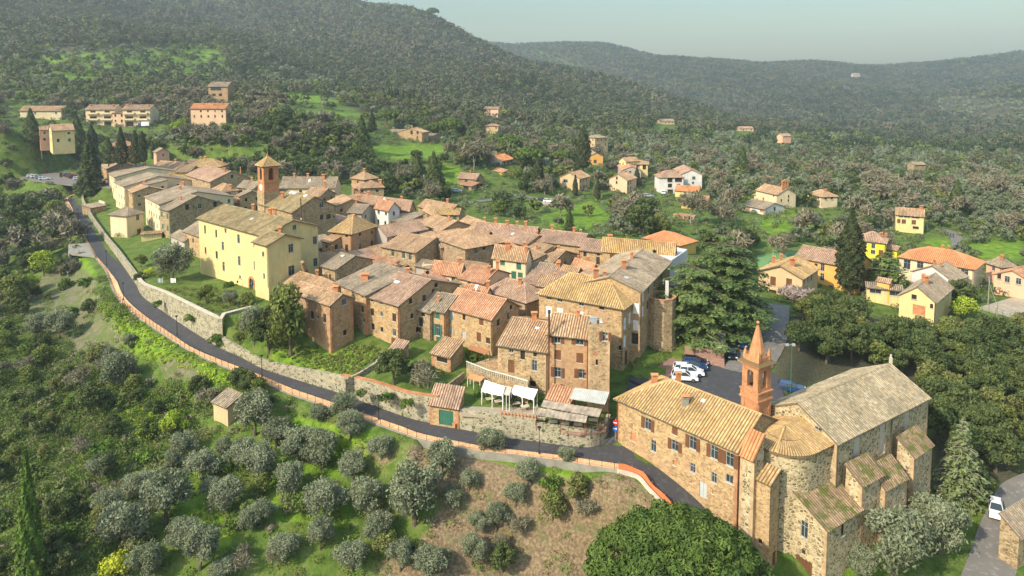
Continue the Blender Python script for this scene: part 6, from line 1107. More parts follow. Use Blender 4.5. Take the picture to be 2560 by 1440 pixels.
# ------------------------------------------------------------------ retaining walls, pavement edge, railing
def wall_line(name, label, cat, pts, th, mat, bot=1.5, coping=None, group=None, kind=None):
    """pts: 3D points of the wall's top; foot goes below the ground"""
    pts = [Vector(p) for p in pts]; n = len(pts); off = []
    for i in range(n):
        t = pts[min(i + 1, n - 1)] - pts[max(i - 1, 0)]; t.z = 0; t.normalize(); off.append(Vector((-t.y, t.x, 0)) * th / 2)
    mb = MB(); gz = [min(float(hfast(p.x + o.x * s, p.y + o.y * s)) for s in (-3, 0, 3)) - bot for p, o in zip(pts, off)]
    for i in range(n - 1):
        a, b_ = pts[i], pts[i + 1]; oa, ob = off[i], off[i + 1]; al, ar, bl, br = a + oa, a - oa, b_ + ob, b_ - ob; f = lambda v, z: Vector((v.x, v.y, z))
        mb.poly([al, f(al, gz[i]), f(bl, gz[i + 1]), bl]); mb.poly([ar, br, f(br, gz[i + 1]), f(ar, gz[i])]); mb.poly([al, bl, br, ar])
    for i, s in ((0, 1), (n - 1, -1)): a = pts[i]; o = off[i]; p_ = [a + o, a - o, Vector(((a - o).x, (a - o).y, gz[i])), Vector(((a + o).x, (a + o).y, gz[i]))]; mb.poly(p_ if s > 0 else p_[::-1])
    c = pts[n // 2]; org = Vector((c.x, c.y, c.z - 1)); mb.v = [(v[0] - org.x, v[1] - org.y, v[2] - org.z) for v in mb.v]
    o = mb.build(name, mat, None, org); tag(o, label, cat, group, kind)
    if coping:
        cb_ = MB()
        for i in range(n - 1):
            a, b_ = pts[i] - org, pts[i + 1] - org; oa, ob = off[i] * 1.25, off[i + 1] * 1.25; u = Vector((0, 0, .1)); e = Vector((0, 0, .003))
            cb_.poly([a + oa + u, b_ + ob + u, b_ - ob + u, a - oa + u][::-1]); cb_.poly([a + oa + e, b_ + ob + e, b_ + ob + u, a + oa + u]); cb_.poly([a - oa + e, a - oa + u, b_ - ob + u, b_ - ob + e])
        cb_.build('coping', coping, o)
    return o
def inner(i, z, off=.35):
    v = RO[i] - RI[i]; v = v[:2] / np.linalg.norm(v[:2]); return (RI[i][0] - v[0] * off, RI[i][1] - v[1] * off, z)
def dl(pts, k=4): return [tuple(p) for p in dens(pts, k)]
wall_line('retaining_wall', 'old stone wall climbing beside the far end of the road', 'wall', dl([inner(1, 15.6), inner(2, 15.4), inner(3, 14.8), inner(4, 14.3), inner(5, 13.9), inner(6, 13.6), inner(7, 13.1)]), .6, WALL['retain'])
wall_line('retaining_wall', 'high pale retaining wall below the terraced garden of the yellow palace', 'wall', dl([inner(7, 12.9), inner(8, 13.2), inner(9, 13.9), inner(10, 14.0), inner(11, 13.9)]) + [W(560, 784, 13.8), W(630, 766, 13.8)], .7, WALL['retain'], coping=M['sill'])
wall_line('retaining_wall', 'low mossy stone wall below the tall dark garden trees', 'wall', dl([inner(11, 10.6), inner(12, 9.3), inner(13, 8.8), inner(14, 9.3), inner(15, 9.8)]), .6, WALL['retain'])
wall_line('retaining_wall', 'stone retaining wall with brick rim below the magnolia lawn', 'wall', dl([inner(15, 9.9), inner(16, 10.5), inner(17, 10.4), inner(18, 10.6)]) + [W(1090, 990, 10.6), W(1110, 975, 10.6)], .6, WALL['retain'], coping=M['brick'])
wall_line('terrace_wall', 'stone wall with flower pots below the white canopy terrace', 'wall', [W(1143, 1068, 6.2)[:2] + (9.3,)] + dl([inner(19, 9.5), inner(20, 9.5)], 3), .6, WALL['retain'])
wall_line('terrace_wall', 'curved stone bastion wall with two brown doors under the thatched pergolas', 'wall', dl([inner(20, 8.9), inner(21, 8.7), W(1488, 1112, 6.0)[:2] + (8.7,), W(1512, 1090, 6.6)[:2] + (8.8,), W(1522, 1060, 7.6)[:2] + (9.2,)]), .6, WALL['retain'])
for k_, (i_, s_) in enumerate((('z 1346 1093', 1), ('z 1398 1102', 1))):
    px_, py_ = q(i_); base = Vector(W(px_, py_ + 6, 6.0)); dm = MB(); dm.box((0, 0, 1.0), (1.25, .5, 2.2), 0); dm.box((0, -.27, 1.0), (1.0, .06, 2.0), 0, 1)
    tag(dm.build('cellar_door', [M['brick'], M['wood']], None, base + Vector((0, .28, 0))), ['brown cellar door nearest the lamp post in the bastion wall', 'slatted brown cellar door in the middle of the bastion wall'][k_], 'door').rotation_euler = (0, 0, -.12)
wall_line('garden_wall', 'sloping garden wall between the rough lawn and the magnolia garden', 'wall', [W(862, 949, 10.3), W(900, 930, 10.8), W(940, 905, 11.4), W(955, 880, 12)], .4, WALL['retain'])
wall_line('garden_wall', 'dark low wall between the magnolia garden and the restaurant', 'wall', [W(1090, 975, 10.9), W(1120, 960, 11), W(1160, 930, 11.4)], .3, WALL['dim'])
for a_, lb in (([(248, 500, 16), (262, 505, 16)], 'short hedge wall near the spruce'), ([(395, 655, 14.4), (420, 640, 14.5), (440, 610, 15)], 'garden wall left of the yellow palace garden')):
    wall_line('garden_wall', lb, 'wall', [W(*p) for p in a_], .3, WALL['cream'])
# concrete wall carrying the outer edge of the pavement
ko = [tuple(p) for p in dens(RO)]
wall_line('pavement_wall', 'long concrete wall carrying the outer edge of the pinkish pavement', 'wall', [(p[0] + d_[0] * .12, p[1] + d_[1] * .12, p[2] + .145) for p, d_ in zip(ko, dirn)], .3, M['concrete'], bot=.6)
wall_line('parapet', 'low concrete parapet at the wooden viewing platform', 'wall', [W(197, 605, 12.3), W(172, 612, 12.3), W(172, 640, 12.3)], .2, M['concrete'])
pl = MB(); pq = [W(217, 607, 12.5), W(172, 610, 12.5), W(170, 632, 12.5), W(238, 642, 12.2)]; pl.prism([p[:2] for p in pq], 11.9, 12.45); tag(pl.build('platform', M['concrete']), 'concrete viewing platform jutting from the pavement on pillars', 'platform')
# railing
path = dens(RO, 6); seg = np.linalg.norm(np.diff(path, axis=0), axis=1); cum = np.r_[0, np.cumsum(seg)]; tot = cum[-1]
def along(s): return np.array([np.interp(s, cum, path[:, k]) for k in range(3)])
rr = empty('railing', tuple(along(tot * .6)), 'long thin black railing along the outer edge of the pavement', 'railing'); ro = Vector(rr.location)
ps = [along(s) for s in np.arange(.2, tot, 1.75)]; pmb = MB(); pmb.box((0, 0, .55), (.055, .055, 1.1)); pme = pmb.mesh('post', [M['iron']]); near = sorted(range(len(ps)), key=lambda i: ps[i][1])
for i in near[:99]: mesh_obj('post', pme, rr, Vector(ps[i]) + Vector((0, 0, .15)) - ro)
mb = MB()
for i in near[99:]: c = Vector(ps[i]) - ro; mb.box((c.x, c.y, c.z + .7), (.055, .055, 1.1))
tag(mb.build('post', M['iron'], rr), kind='stuff')
mb = MB(); mb.tube([Vector(p) - ro + Vector((0, 0, 1.25)) for p in path[::2]], .03, 4); mb.build('handrail', M['iron'], rr)
mb = MB(); mb.tube([Vector(p) - ro + Vector((0, 0, .3)) for p in path[::2]], .018, 4); mb.build('lower_rail', M['iron'], rr)
mb = MB(); s = 0.0
while s < tot:
    if along(s)[1] < 150: c = Vector(along(s)) - ro; mb.box((c.x, c.y, c.z + .76), (.014, .014, .92))
    s += .22
tag(mb.build('baluster', M['iron'], rr), kind='stuff')
# orange safety netting and the kerb wall beside it
np_ = dens(R2L[:5], 6); fm = MB(); net = newmat('orange_netting'); net[2].inputs['Base Color'].default_value = (.70, .17, .06, 1); net[2].inputs['Roughness'].default_value = .8; M['net'] = net[0]
for i in range(len(np_) - 1):
    a, b_ = Vector(np_[i]), Vector(np_[i + 1]); s0, s1 = .12 * math.sin(i * .9), .12 * math.sin((i + 1) * .9)
    fm.poly([a + Vector((0, 0, .25)), b_ + Vector((0, 0, .25)), b_ + Vector((0, 0, .95 + s1)), a + Vector((0, 0, .95 + s0))]); fm.poly([a + Vector((.03, .03, .25)), a + Vector((.03, .03, .95 + s0)), b_ + Vector((.03, .03, .95 + s1)), b_ + Vector((.03, .03, .25))])
fo_ = tag(fm.build('safety_netting', M['net']), 'bright orange safety netting along the road bend above the stone pine', 'safety fence')
pmb = MB(); pmb.box((0, 0, .55), (.05, .05, 1.4)); pm2 = pmb.mesh('post', [M['brick']])
for i in range(0, len(np_), 4): mesh_obj('post', pm2, fo_, Vector(np_[i]))
wall_line('kerb_wall', 'low pale kerb wall under the orange netting', 'wall', [tuple(p + np.array([-.25, -.2, .28])) for p in np_], .3, M['sill'])
# ------------------------------------------------------------------ street lamps, signs, poles
def street_lamp(px, pyb, z, label, h=4.0):
    b_ = Vector(W(px, pyb, z)); e = empty('street_lamp', b_, label, 'street lamp', 'black street lamps along the ring road')
    mb = MB(); mb.tube([(0, 0, 0), (0, 0, .6), (0, 0, h - .3)], [.075, .06, .04], 6); mb.box((0, 0, .2), (.2, .2, .4)); mb.build('pole', M['iron'], e)
    mb = MB(); mb.tube([(0, 0, h - .32), (0, 0, h - .22), (0, 0, h - .05), (0, 0, h)], [.08, .16, .34, .30], 10); mb.build('lantern', M['iron'], e)
for i, (px, py, z) in enumerate([(1348, 1134, 6.1), (947, 1050, 6.4), (655, 943, 7.1), (443, 838, 8.7), (309, 750, 10.1), (267, 664, 11.5), (220, 603, 12.5), (196, 552, 13.3), (180, 517, 13.9)]):
    street_lamp(px, py, z + .1, ['street lamp nearest the camera, in front of the curved bastion wall', 'street lamp below the magnolia lawn wall', 'street lamp beside the grassy lawn of the tall gabled house', 'street lamp below the high pale garden wall', 'street lamp at the corner where the garden wall begins', 'street lamp just past the viewing platform', 'street lamp beside the viewing platform', 'street lamp below the hedged gardens of the left row', 'farthest street lamp, on the bend by the spruce'][i])
def pole(px, pyb, pyt, z, label, mat='concrete', r=.13, name='utility_pole'):
    b_ = Vector(W(px, pyb, z)); t_ = PD(px, pyt, b_.y); e = MB(); e.tube([(0, 0, -1), (0, 0, t_.z - z)], r, 8, 0, r * .6)
    o = tag(e.build(name, M[mat], None, b_), label, 'pole'); return o, t_
p1, t1 = pole(2470, 762, 690, 8.3, 'pale concrete utility pole behind the round dark tree near the courtyard'); p2, t2 = pole(2491, 812, 756, 6.8, 'second pale utility pole standing in front of the courtyard fence')
p3, t3 = pole(1310, 463, 419, 14.5, 'pale pole beside the small yellow annex', r=.11); p4, t4 = pole(1441, 429, 413, 16, 'wooden pole with wires above the brown brick house', r=.1); p5, t5 = pole(1932, 655, 623, 9, 'thin pole at the edge of the green sports field', 'greyp', .07)
p6, t6 = pole(1976, 985, 862, 9.8, 'tall green floodlight mast behind the bell tower', 'green', .08, 'floodlight_mast')
mb = MB()
for a in (-.5, .5): mb.box((a, 0, 0), (.5, .25, .35))
mb.tube([(-.8, 0, 0), (.8, 0, 0)], .04, 4); mb.build('floodlight', M['bluep'], p6, t6 - p6.location)
p7, t7 = pole(105, 392, 335, 26, 'concrete pole beside the road at the far left', r=.14); p8, t8 = pole(420, 290, 262, 43, 'bare pole on the terrace between the apartment blocks and the terracotta villa', r=.12)
def wire(a, b, label, sag=.6):
    a, b = Vector(a), Vector(b); pts = [a + (b - a) * (i / 10) - Vector((0, 0, sag * 4 * (i / 10) * (1 - i / 10))) for i in range(11)]; o_ = pts[5]; mb = MB(); mb.tube([p - o_ for p in pts], .022, 3); tag(mb.build('wire', M['greyp'], None, o_), label, 'wire')
wire(t1, t2, 'wire between the two utility poles near the courtyard'); wire(t2, Vector(t2) + Vector((25, -22, -3)), 'wire leaving the utility pole toward the right edge'); wire(t1, P(2110, 660, 16), 'wire running from the utility pole to the orange house'); wire(t4, t3, 'wire running to the pale pole beside the yellow annex', 1.2); wire(t7, PD(0, 272, 200), 'thick cable crossing the upper left corner', 2.5); wire(t5, P(2000, 650, 13), 'net cable at the sports field')
# road signs on the corner of the long stone house
cs_ = can['B'] - can['ex'] * .15 - can['ey'] * .2; rz_ = math.atan2(-can['ey'].y, -can['ey'].x) + math.pi / 2
def disc(name, label, z, col, deco):
    mb = MB(); n = 20; c = [(.42 * math.cos(2 * math.pi * i / n), -.02, .42 * math.sin(2 * math.pi * i / n)) for i in range(n)]; mb.poly(c); mb.poly([(a, .02, b_) for a, _, b_ in c][::-1])
    for i in range(n): mb.poly([c[i], (c[i][0], .02, c[i][2]), (c[(i + 1) % n][0], .02, c[(i + 1) % n][2]), c[(i + 1) % n]], 0)
    m2 = MB()
    for d in deco: m2.poly([(a, -.03, b_) for a, b_ in d])
    o = mb.build(name, col, None, Vector((cs_.x, cs_.y, z))); o.rotation_euler = (0, 0, -.35); tag(o, label, 'sign'); m2.build('symbol', M['whitep'], o)
redm = plain('sign_red', (.6, .02, .02), .5, 0, .05); blum = plain('sign_blue', (.02, .12, .5), .5, 0, .05)
disc('road_sign', 'round red no-entry sign on the corner of the long stone house', 9.15, redm, [[(-.3, -.07), (.3, -.07), (.3, .07), (-.3, .07)]])
disc('road_sign', 'round blue arrow sign below the red sign', 8.25, blum, [[(-.28, -.05), (.1, -.05), (.1, .05), (-.28, .05)], [(.05, -.17), (.3, 0), (.05, .17)]])
sp_ = MB(); sp_.tube([(cs_.x, cs_.y + .1, 5.8), (cs_.x, cs_.y + .1, 9.7)], .035, 6); tag(sp_.build('sign_post', M['greyp']), 'grey post holding the red and blue round signs', 'post')
pp_ = Vector(W(1670, 1181, 5)); mb = MB(); mb.tube([(0, 0, 0), (0, 0, 3.3)], .05, 6); tag(mb.build('post', M['greyp'], None, pp_ + Vector((-.3, -.3, 0))), 'thin grey post against the long stone house', 'post')
for i, (px, py) in enumerate(((1597, 1126), (1609, 1140))):
    mb = MB(); mb.box((0, 0, .65), (.55, .45, 1.3)); mb.box((0, 0, 1.33), (.62, .52, .06)); mb.box((0, -.235, .7), (.42, .02, 1.0)); o = tag(mb.build('utility_cabinet', M['whitep'], None, Vector(W(px, py, 5.8))), ['left white utility cabinet at the foot of the long stone house', 'right white utility cabinet at the foot of the long stone house'][i], 'cabinet'); o.rotation_euler = (0, 0, -.85)
# ------------------------------------------------------------------ cars
CARM = {}
def paint(n, c):
    if n not in CARM: m, t, b = newmat('car_paint_' + n); b.inputs['Base Color'].default_value = rgb(c); b.inputs['Roughness'].default_value = .25; b.inputs['Specular IOR Level'].default_value = .5; b.inputs['Coat Weight'].default_value = .5; CARM[n] = m
    return CARM[n]
paint('white', (.78, .78, .78)); paint('dark', (.012, .014, .02)); paint('blue', (.02, .05, .14)); paint('silver', (.35, .36, .37)); paint('red', (.35, .02, .02)); paint('green', (.03, .08, .05))
tyre = plain('tyre', (.02, .02, .02), .9); rim = plain('wheel_rim', (.35, .35, .36), .3, .8); lampm = plain('headlight', (.7, .72, .75), .15, 0, .02, .6); redl = plain('tail_light', (.4, .02, .02), .2)
CARP = {}
def car_meshes(k, tall):
    if tall in CARP: return CARP[tall]
    L, Wd = 4.3, 1.78; H = 1.62 if tall else 1.46; prof = [(-2.15, .35), (-2.12, .75), (-1.98, .98), (-1.0, 1.02), (.95, .98), (1.75, .86), (2.08, .68), (2.15, .35)]
    body = MB(); sec = [(0, 1.), (.12, .97), (.2, .88)]
    def ring(prof, yw): return [(x, yw * (1 - .06 * (z > .8)), z) for x, z in prof]
    a, b_ = ring(prof, -Wd / 2), ring(prof, Wd / 2)
    for i in range(len(prof) - 1): body.poly([a[i], b_[i], b_[i + 1], a[i + 1]][::-1])
    body.poly(a); body.poly(b_[::-1]); body.poly([a[0], a[-1], b_[-1], b_[0]][::-1])
    x0, x1, x2, x3 = (-2.0, -1.7, .15, .95); zc = H
    cab = [(x0, -.80, 1.0), (x3, -.80, .98), (x3, .80, .98), (x0, .80, 1.0)]; top = [(x1, -.62, zc - .05), (x2, -.62, zc - .05), (x2, .62, zc - .05), (x1, .62, zc - .05)]
    gl = MB()
    for i in range(4): gl.poly([cab[i], cab[(i + 1) % 4], top[(i + 1) % 4], top[i]])
    rf = MB(); t2 = [(x1 + .05, -.58, zc), (x2 - .05, -.58, zc), (x2 - .05, .58, zc), (x1 + .05, .58, zc)]; rf.poly(t2)
    for i in range(4): rf.poly([top[i], top[(i + 1) % 4], t2[(i + 1) % 4], t2[i]])
    for s in (-1, 1):
        for xa, xb in ((x0, x1), (-.6, -.6), (x3, x2)): rf.tube([(xa, s * .80, 1.0), (xb, s * .625, zc - .04)], .045, 4)
    wh = MB(); wh.tube([(0, -.11, 0), (0, .11, 0)], .33, 14); rm = MB(); rm.tube([(0, -.12, 0), (0, .12, 0)], .2, 10); hl = MB(); hl.box((0, 0, 0), (.12, .36, .16)); CARP[tall] = (body, gl, rf, wh.mesh('tyre', [tyre]), rm.mesh('rim', [rim]), hl.mesh('headlight', [lampm]), hl.mesh('tail_light', [redl]), {}); return CARP[tall]
def car(p, rz, col, label, tall=0, group=None, s=1.0, simple=False):
    body, gl, rf, wh, rm, hl, tl, cache = car_meshes(col, tall); e = empty('parked_car', p, label, 'car', group, rz); e.scale = (s, s, s)
    if col not in cache: cache[col] = (body.mesh('body', [CARM[col]]), gl.mesh('glass', [M['glass']]), rf.mesh('roof', [CARM[col]]))
    for n, me in zip(('body', 'glass', 'roof'), cache[col]): mesh_obj(n, me, e)
    for x in (-1.3, 1.32):
        for y in (-.82, .82):
            w_ = mesh_obj('wheel', wh, e, (x, y, .33)); mesh_obj('rim', rm, w_)
    for y in (-.62, .62): mesh_obj('headlight', hl, e, (2.08, y, .66)); mesh_obj('tail_light', tl, e, (-2.08, y, .76))
CARS = [(1711, 950, 10.66, -8, 'white', 'white car nearest the long stone house roof, in the parked row', 1), (1727, 937, 10.66, -8, 'white', 'white car with roof bars in the middle of the parked row', 1), (1715, 929, 10.66, -8, 'white', 'white car third from the roof in the parked row', 0),
 (1736, 922, 10.66, -10, 'blue', 'dark blue car in the parked row next to the white ones', 1), (1738, 911, 10.66, -12, 'dark', 'black car at the far end of the parked row', 0), (1828, 893, 10.66, -100, 'dark', 'black car facing the camera at the foot of the brick steps', 1),
 (1854, 863, 11.3, -105, 'blue', 'dark car parked higher up by the white wall under the cedar', 1), (1978, 978, 9.9, -20, 'blue', 'dark blue car half hidden behind the church roof', 0), (2489, 1283, -1.3, -122, 'white', 'white hatchback parked on the right road beside the olive bushes', 1),
 (2150, 728, 8.6, -15, 'dark', 'black car parked beside the tall cypress', 0)]
for px, py, z, rz, c, lb, tl in CARS: p_ = Vector(W(px, py, z)); p_.z = max(z, float(hfast(p_.x, p_.y)) + .05); car(p_, math.radians(rz), c, lb, tl)
for px, py, rz, c, lb, g in [(1142, 481, 5, 'white', 'white car in the drive of the house with the red porch', None), (1372, 507, -10, 'white', 'white car parked on the gravel drive behind the old town', None), (1356, 505, -60, 'dark', 'dark car beside the white one on the gravel drive', None), (1660, 485, 70, 'white', 'white car in front of the double villa', None), (1621, 493, 0, 'silver', 'silver car below the double villa', None), (1857, 499, 10, 'white', 'white car left of the country church', None),
    (129, 368, -20, 'dark', 'dark van on the far left road below the yellow row house', None), (301, 316, 0, 'silver', 'silver car under the linking apartment block', None), (620, 312, 20, 'white', 'white car right of the terracotta villa', None), (2196, 612, 0, 'blue', 'blue car seen between trees behind the lemon villa', None)] + \
    [(x, y, 35, c, f"{nm_} car in the {'left' if x < 130 else 'right'} group of the hillside parking area", 'cars in the hillside parking area, left group' if x < 130 else 'cars in the hillside parking area, right group') for x, y, c, nm_ in ((81, 444, 'white', 'leftmost white'), (91, 445, 'white', 'second white'), (101, 447, 'silver', 'silver'), (111, 450, 'white', 'rightmost white'), (165, 440, 'silver', 'leftmost silver'), (173, 442, 'blue', 'blue'), (180, 444, 'red', 'red'), (188, 447, 'dark', 'black'), (197, 450, 'white', 'only white'), (206, 453, 'silver', 'rightmost silver'))]:
    p_ = G(px, py)
    if p_ is not None: car((p_.x, p_.y, p_.z + .12), math.radians(rz), c, lb, 0, g)
lp_ = G(361, 318); e_ = empty('truck', lp_ + Vector((0, 0, .1)), 'small truck with white box and blue cab in front of the right apartment block', 'truck', rz=0)
mb = MB(); mb.box((.9, 0, 1.7), (4.2, 2.1, 2.2)); mb.build('box', M['whitep'], e_); mb = MB(); mb.box((-2.1, 0, 1.2), (1.7, 2., 1.7), 0, 0, .85); mb.build('cab', CARM['blue'], e_)
for x in (-2, 2): 
    for y in (-.95, .95): mesh_obj('wheel', CARP[0][3], e_, (x, y, .35))
# ------------------------------------------------------------------ people
def person(p, rz, label, top, bot, h=1.74, stride=.18):
    e = empty('person', p, label, 'person', None, rz); bm_ = bpy.data.meshes.new('body'); V = [(0, 0, .95), (0, .02, 1.2), (0, .02, 1.43), (0, 0, 1.52), (0, -.01, 1.66), (.1, 0, .9), (.11, -stride, .5), (.11, -stride * .6, .06), (.11, -stride * .6 - .14, .03), (-.1, 0, .9), (-.11, stride * .4, .5), (-.11, stride, .08), (-.11, stride - .14, .03),
        (.19, .02, 1.42), (.25, .06, 1.15), (.24, -.06, .92), (-.19, .02, 1.42), (-.25, .0, 1.15), (-.24, -.12, .92)]
    E = [(0, 1), (1, 2), (2, 3), (3, 4), (0, 5), (5, 6), (6, 7), (7, 8), (0, 9), (9, 10), (10, 11), (11, 12), (2, 13), (13, 14), (14, 15), (2, 16), (16, 17), (17, 18)]
    bm_.from_pydata(V, E, []); o = mesh_obj('body', bm_, e); R_s = [.15, .14, .16, .055, .10, .10, .07, .05, .04, .10, .07, .05, .04, .06, .045, .03, .06, .045, .03]
    md = o.modifiers.new('skin', 'SKIN'); sv = bm_.skin_vertices[0].data if bm_.skin_vertices else None
    if sv is None:
        bmx = bmesh.new(); bmx.from_mesh(bm_); bmx.verts.layers.skin.verify(); bmx.to_mesh(bm_); bmx.free(); sv = bm_.skin_vertices[0].data
    for i, r in enumerate(R_s): sv[i].radius = (r, r * (.75 if i in (0, 1, 2) else 1)); sv[i].use_root = (i == 0)
    o.modifiers.new('sub', 'SUBSURF').render_levels = 2
    m, t, b = newmat('clothed_person'); tc = t.nodes.new('ShaderNodeTexCoord'); sp = N(t, 'ShaderNodeSeparateXYZ'); t.links.new(tc.outputs['Object'], sp.inputs[0]); sk = (.45, .27, .18)
    t.links.new(ramp(t, mth(t, 'DIVIDE', sp.outputs[2], 1.8), [(0, (.02, .02, .02)), (.05, bot), (.53, top), (.845, sk), (.93, (.05, .03, .02))], 'CONSTANT'), b.inputs['Base Color']); bm_.materials.append(m)
    s = h / 1.76; e.scale = (s, s, s)
gp = Vector(W(598, 769, 13.5)); person(Vector((gp.x, gp.y, hg(gp.x, gp.y))), .4, 'person in dark clothes walking in the palace garden', (.03, .03, .035), (.03, .03, .04))
for px, py, c, lb in ((2376, 594, (.05, .07, .15), 'left walker in dark blue on the far right lane'), (2383, 595, (.04, .04, .05), 'right walker in black on the far right lane')):
    p_ = G(px, py); person(p_ + Vector((0, 0, .06)), .3, lb, c, (.03, .03, .04))
# three flat metal figures fixed on the white wall, with the wall, steps and gate
def wp(px, py, z): return Vector(W(px, py, z))
for a, b_, z, zt, lb in (((1686, 846, 11.2), (1718, 853, 11.2), 11.2, 13.1, 'short white garden wall left of the iron gate'), ((1748, 857, 11.4), (1813, 868, 11.4), 11.4, 14.0, 'white garden wall with three dark dancing figures, under the cedar')):
    A, B = wp(*a), wp(*b_); d = (B - A); L_ = d.length; rz = math.atan2(d.y, d.x); mb = MB(); mb.box((L_ / 2, 0, (zt - z) / 2 - .5), (L_, .25, zt - z + 1)); mb.box((L_ / 2, 0, zt - z + .05), (L_ + .1, .35, .1), 0, 1); o = mb.build('garden_wall', [WALL['white'], M['brick']], None, Vector((A.x, A.y, z))); o.rotation_euler = (0, 0, rz); tag(o, lb, 'wall')
    if L_ > 4:
        for i, x in enumerate((L_ * .36, L_ * .64, L_ * .8)):
            fm = MB(); fm.box((0, 0, .55), (.12, .03, .4)); fm.box((0, 0, .85), (.12, .03, .14)); sg = 1 if i % 2 else -1
            for dx in (-1, 1): fm.tube([(0, 0, .38), (dx * .12, 0, .18), (dx * .1, 0, 0)], .035, 4); fm.tube([(0, 0, .72), (dx * .2, 0, .72), (dx * .26, 0, .92 if dx == sg else .6)], .03, 4)
            fo = fm.build('metal_figure', M['iron'], o, Vector((x, -.16, .9)))
gt = MB(); A = wp(1719, 853, 11.2); B = wp(1747, 857, 11.3); d = B - A; L_ = d.length
for x in (.0, L_): gt.box((x, 0, 1.0), (.45, .45, 2.6), 0, 1)
for i in range(14): gt.box((.3 + (L_ - .6) * i / 13, 0, .9), (.03, .03, 1.9))
gt.box((L_ / 2, 0, .3), (L_ - .4, .04, .06)); gt.box((L_ / 2, 0, 1.7), (L_ - .4, .04, .06)); o = gt.build('gate', [M['wood'], M['brick']], None, A); o.rotation_euler = (0, 0, math.atan2(d.y, d.x)); tag(o, 'reddish iron gate between brick pillars in the white wall', 'gate')
st = MB(); S0, S1 = wp(1712, 862, 12.6), wp(1808, 872, 12.4); S2, S3 = wp(1812, 918, 10.7), wp(1752, 905, 10.7)
for i in range(6):
    f0, f1 = .35 + i * .108, .35 + (i + 1) * .108; z_ = 12.5 - (i + 1) * .3; a, b_, c, d = S0.lerp(S3, f0), S1.lerp(S2, f0), S1.lerp(S2, f1 if i < 5 else 1), S0.lerp(S3, f1 if i < 5 else 1); st.prism([(v.x, v.y) for v in (a, b_, c, d)], 10, z_)
st.prism([(v.x, v.y) for v in (S0, S1, S1.lerp(S2, .35), S0.lerp(S3, .35))], 10, 12.5); tag(st.build('steps', M['paving']), 'broad brick paved steps rising to the white wall', 'steps')
# ------------------------------------------------------------------ restaurant terrace, canopies, balustrade
def canopy(name, label, cat, pts, z, mat, sag=0.0, posts=True, th=.06, nx=10, ny=3, wav=0, zb=None, postm='whitep'):
    """pts: four photo corners (near-left, near-right, far-right, far-left), z list"""
    c = [Vector(W(*q(p), zz_)) for p, zz_ in zip(pts, z)]; o_ = sum(c, Vector()) / 4; mb = MB()
    def S(u, v): p = (c[0] * (1 - u) + c[1] * u) * (1 - v) + (c[3] * (1 - u) + c[2] * u) * v; return p - o_ + Vector((0, 0, -sag * 4 * u * (1 - u) * .5 - sag * 4 * v * (1 - v) * .5 + (wav * (.5 + .5 * math.cos(u * nx * math.pi)) if wav else 0)))
    for i in range(nx):
        for j in range(ny):
            a = [S(i / nx, j / ny), S((i + 1) / nx, j / ny), S((i + 1) / nx, (j + 1) / ny), S(i / nx, (j + 1) / ny)]; mb.poly(a); mb.poly([p - Vector((0, 0, th)) for p in a][::-1])
    if mat in ('cloth',):
        for i in range(nx): a, b_ = S(i / nx, 0), S((i + 1) / nx, 0); mb.poly([a, b_, b_ - Vector((0, 0, .32 + .08 * math.sin(i * 2.)))  , a - Vector((0, 0, .32))][::-1])
    e = empty(name, o_, label, cat); mb.build('cover', M.get(mat) or mat, e)
    if posts:
        for u, v in ((.02, .03), (.5, .03), (.98, .03), (.02, .97), (.98, .97)):
            p = S(u, v); pm = MB(); g = (zb if zb else 9.0) - o_.z; pm.tube([(p.x, p.y, g), (p.x, p.y, p.z - .05)], .06, 6); pm.build('post', M[postm], e)
            if mat == 'cloth' and v < .5: dm = MB(); dm.tube([(p.x, p.y, p.z - .3), (p.x + .05, p.y, p.z - 1.1), (p.x, p.y, p.z - 1.6)], [.14, .05, .09], 6); dm.build('curtain', M['cloth'], e)
    return e
flat('terrace', [(1148, 1034), (1180, 975), (1230, 955), (1345, 975), (1340, 1050)], 9.0, M['gravel'], .0, .4); flat('terrace', [(1338, 1062), (1365, 985), (1535, 1000), (1515, 1075), (1450, 1085)], 8.3, M['paving'], .0, .3)
canopy('canopy', 'white cloth canopy with tied curtains, left of the small palm-like tree', 'canopy', ('8 812 775', '8 1030 822', '8 1050 742', '8 850 677'), (11.6, 11.6, 12., 12.), 'cloth', .15)
canopy('canopy', 'white cloth canopy with tied curtains, right of the small palm-like tree', 'canopy', ('8 1105 795', '8 1340 862', '8 1378 772', '8 1150 728'), (11.5, 11.5, 11.9, 11.9), 'cloth', .15)
canopy('canopy', 'small tan cloth between the two white canopies', 'canopy', ('8 1030 822', '8 1095 835', '8 1120 750', '8 1055 735'), (11.5, 11.5, 11.8, 11.8), M['sill'], .05)
M['thatch'] = plain('reed_matting', (.33, .27, .20), 1, 0, .4)
canopy('pergola', 'upper reed-mat pergola roof on the bastion terrace', 'pergola', ('8 1408 945', '8 1988 1052', '8 2022 972', '8 1438 880'), (11.2, 11.2, 11.6, 11.6), 'thatch', .05, wav=.06, nx=24, zb=8.3, postm='wood')
canopy('pergola', 'lower reed-mat pergola roof at the edge of the bastion terrace', 'pergola', ('8 1352 1030', '8 1860 1108', '8 1876 1040', '8 1382 958'), (10.7, 10.7, 11.1, 11.1), 'thatch', .05, wav=.06, nx=24, zb=8.3, postm='wood')
canopy('shelter_roof', 'corrugated grey metal roof against the tall tower house', 'roof', ('8 1697 868', '8 2050 925', '8 2095 800', '8 1745 757'), (12.3, 12.3, 13.2, 13.2), 'awn', 0, wav=.05, nx=40, zb=8.3, postm='wood')
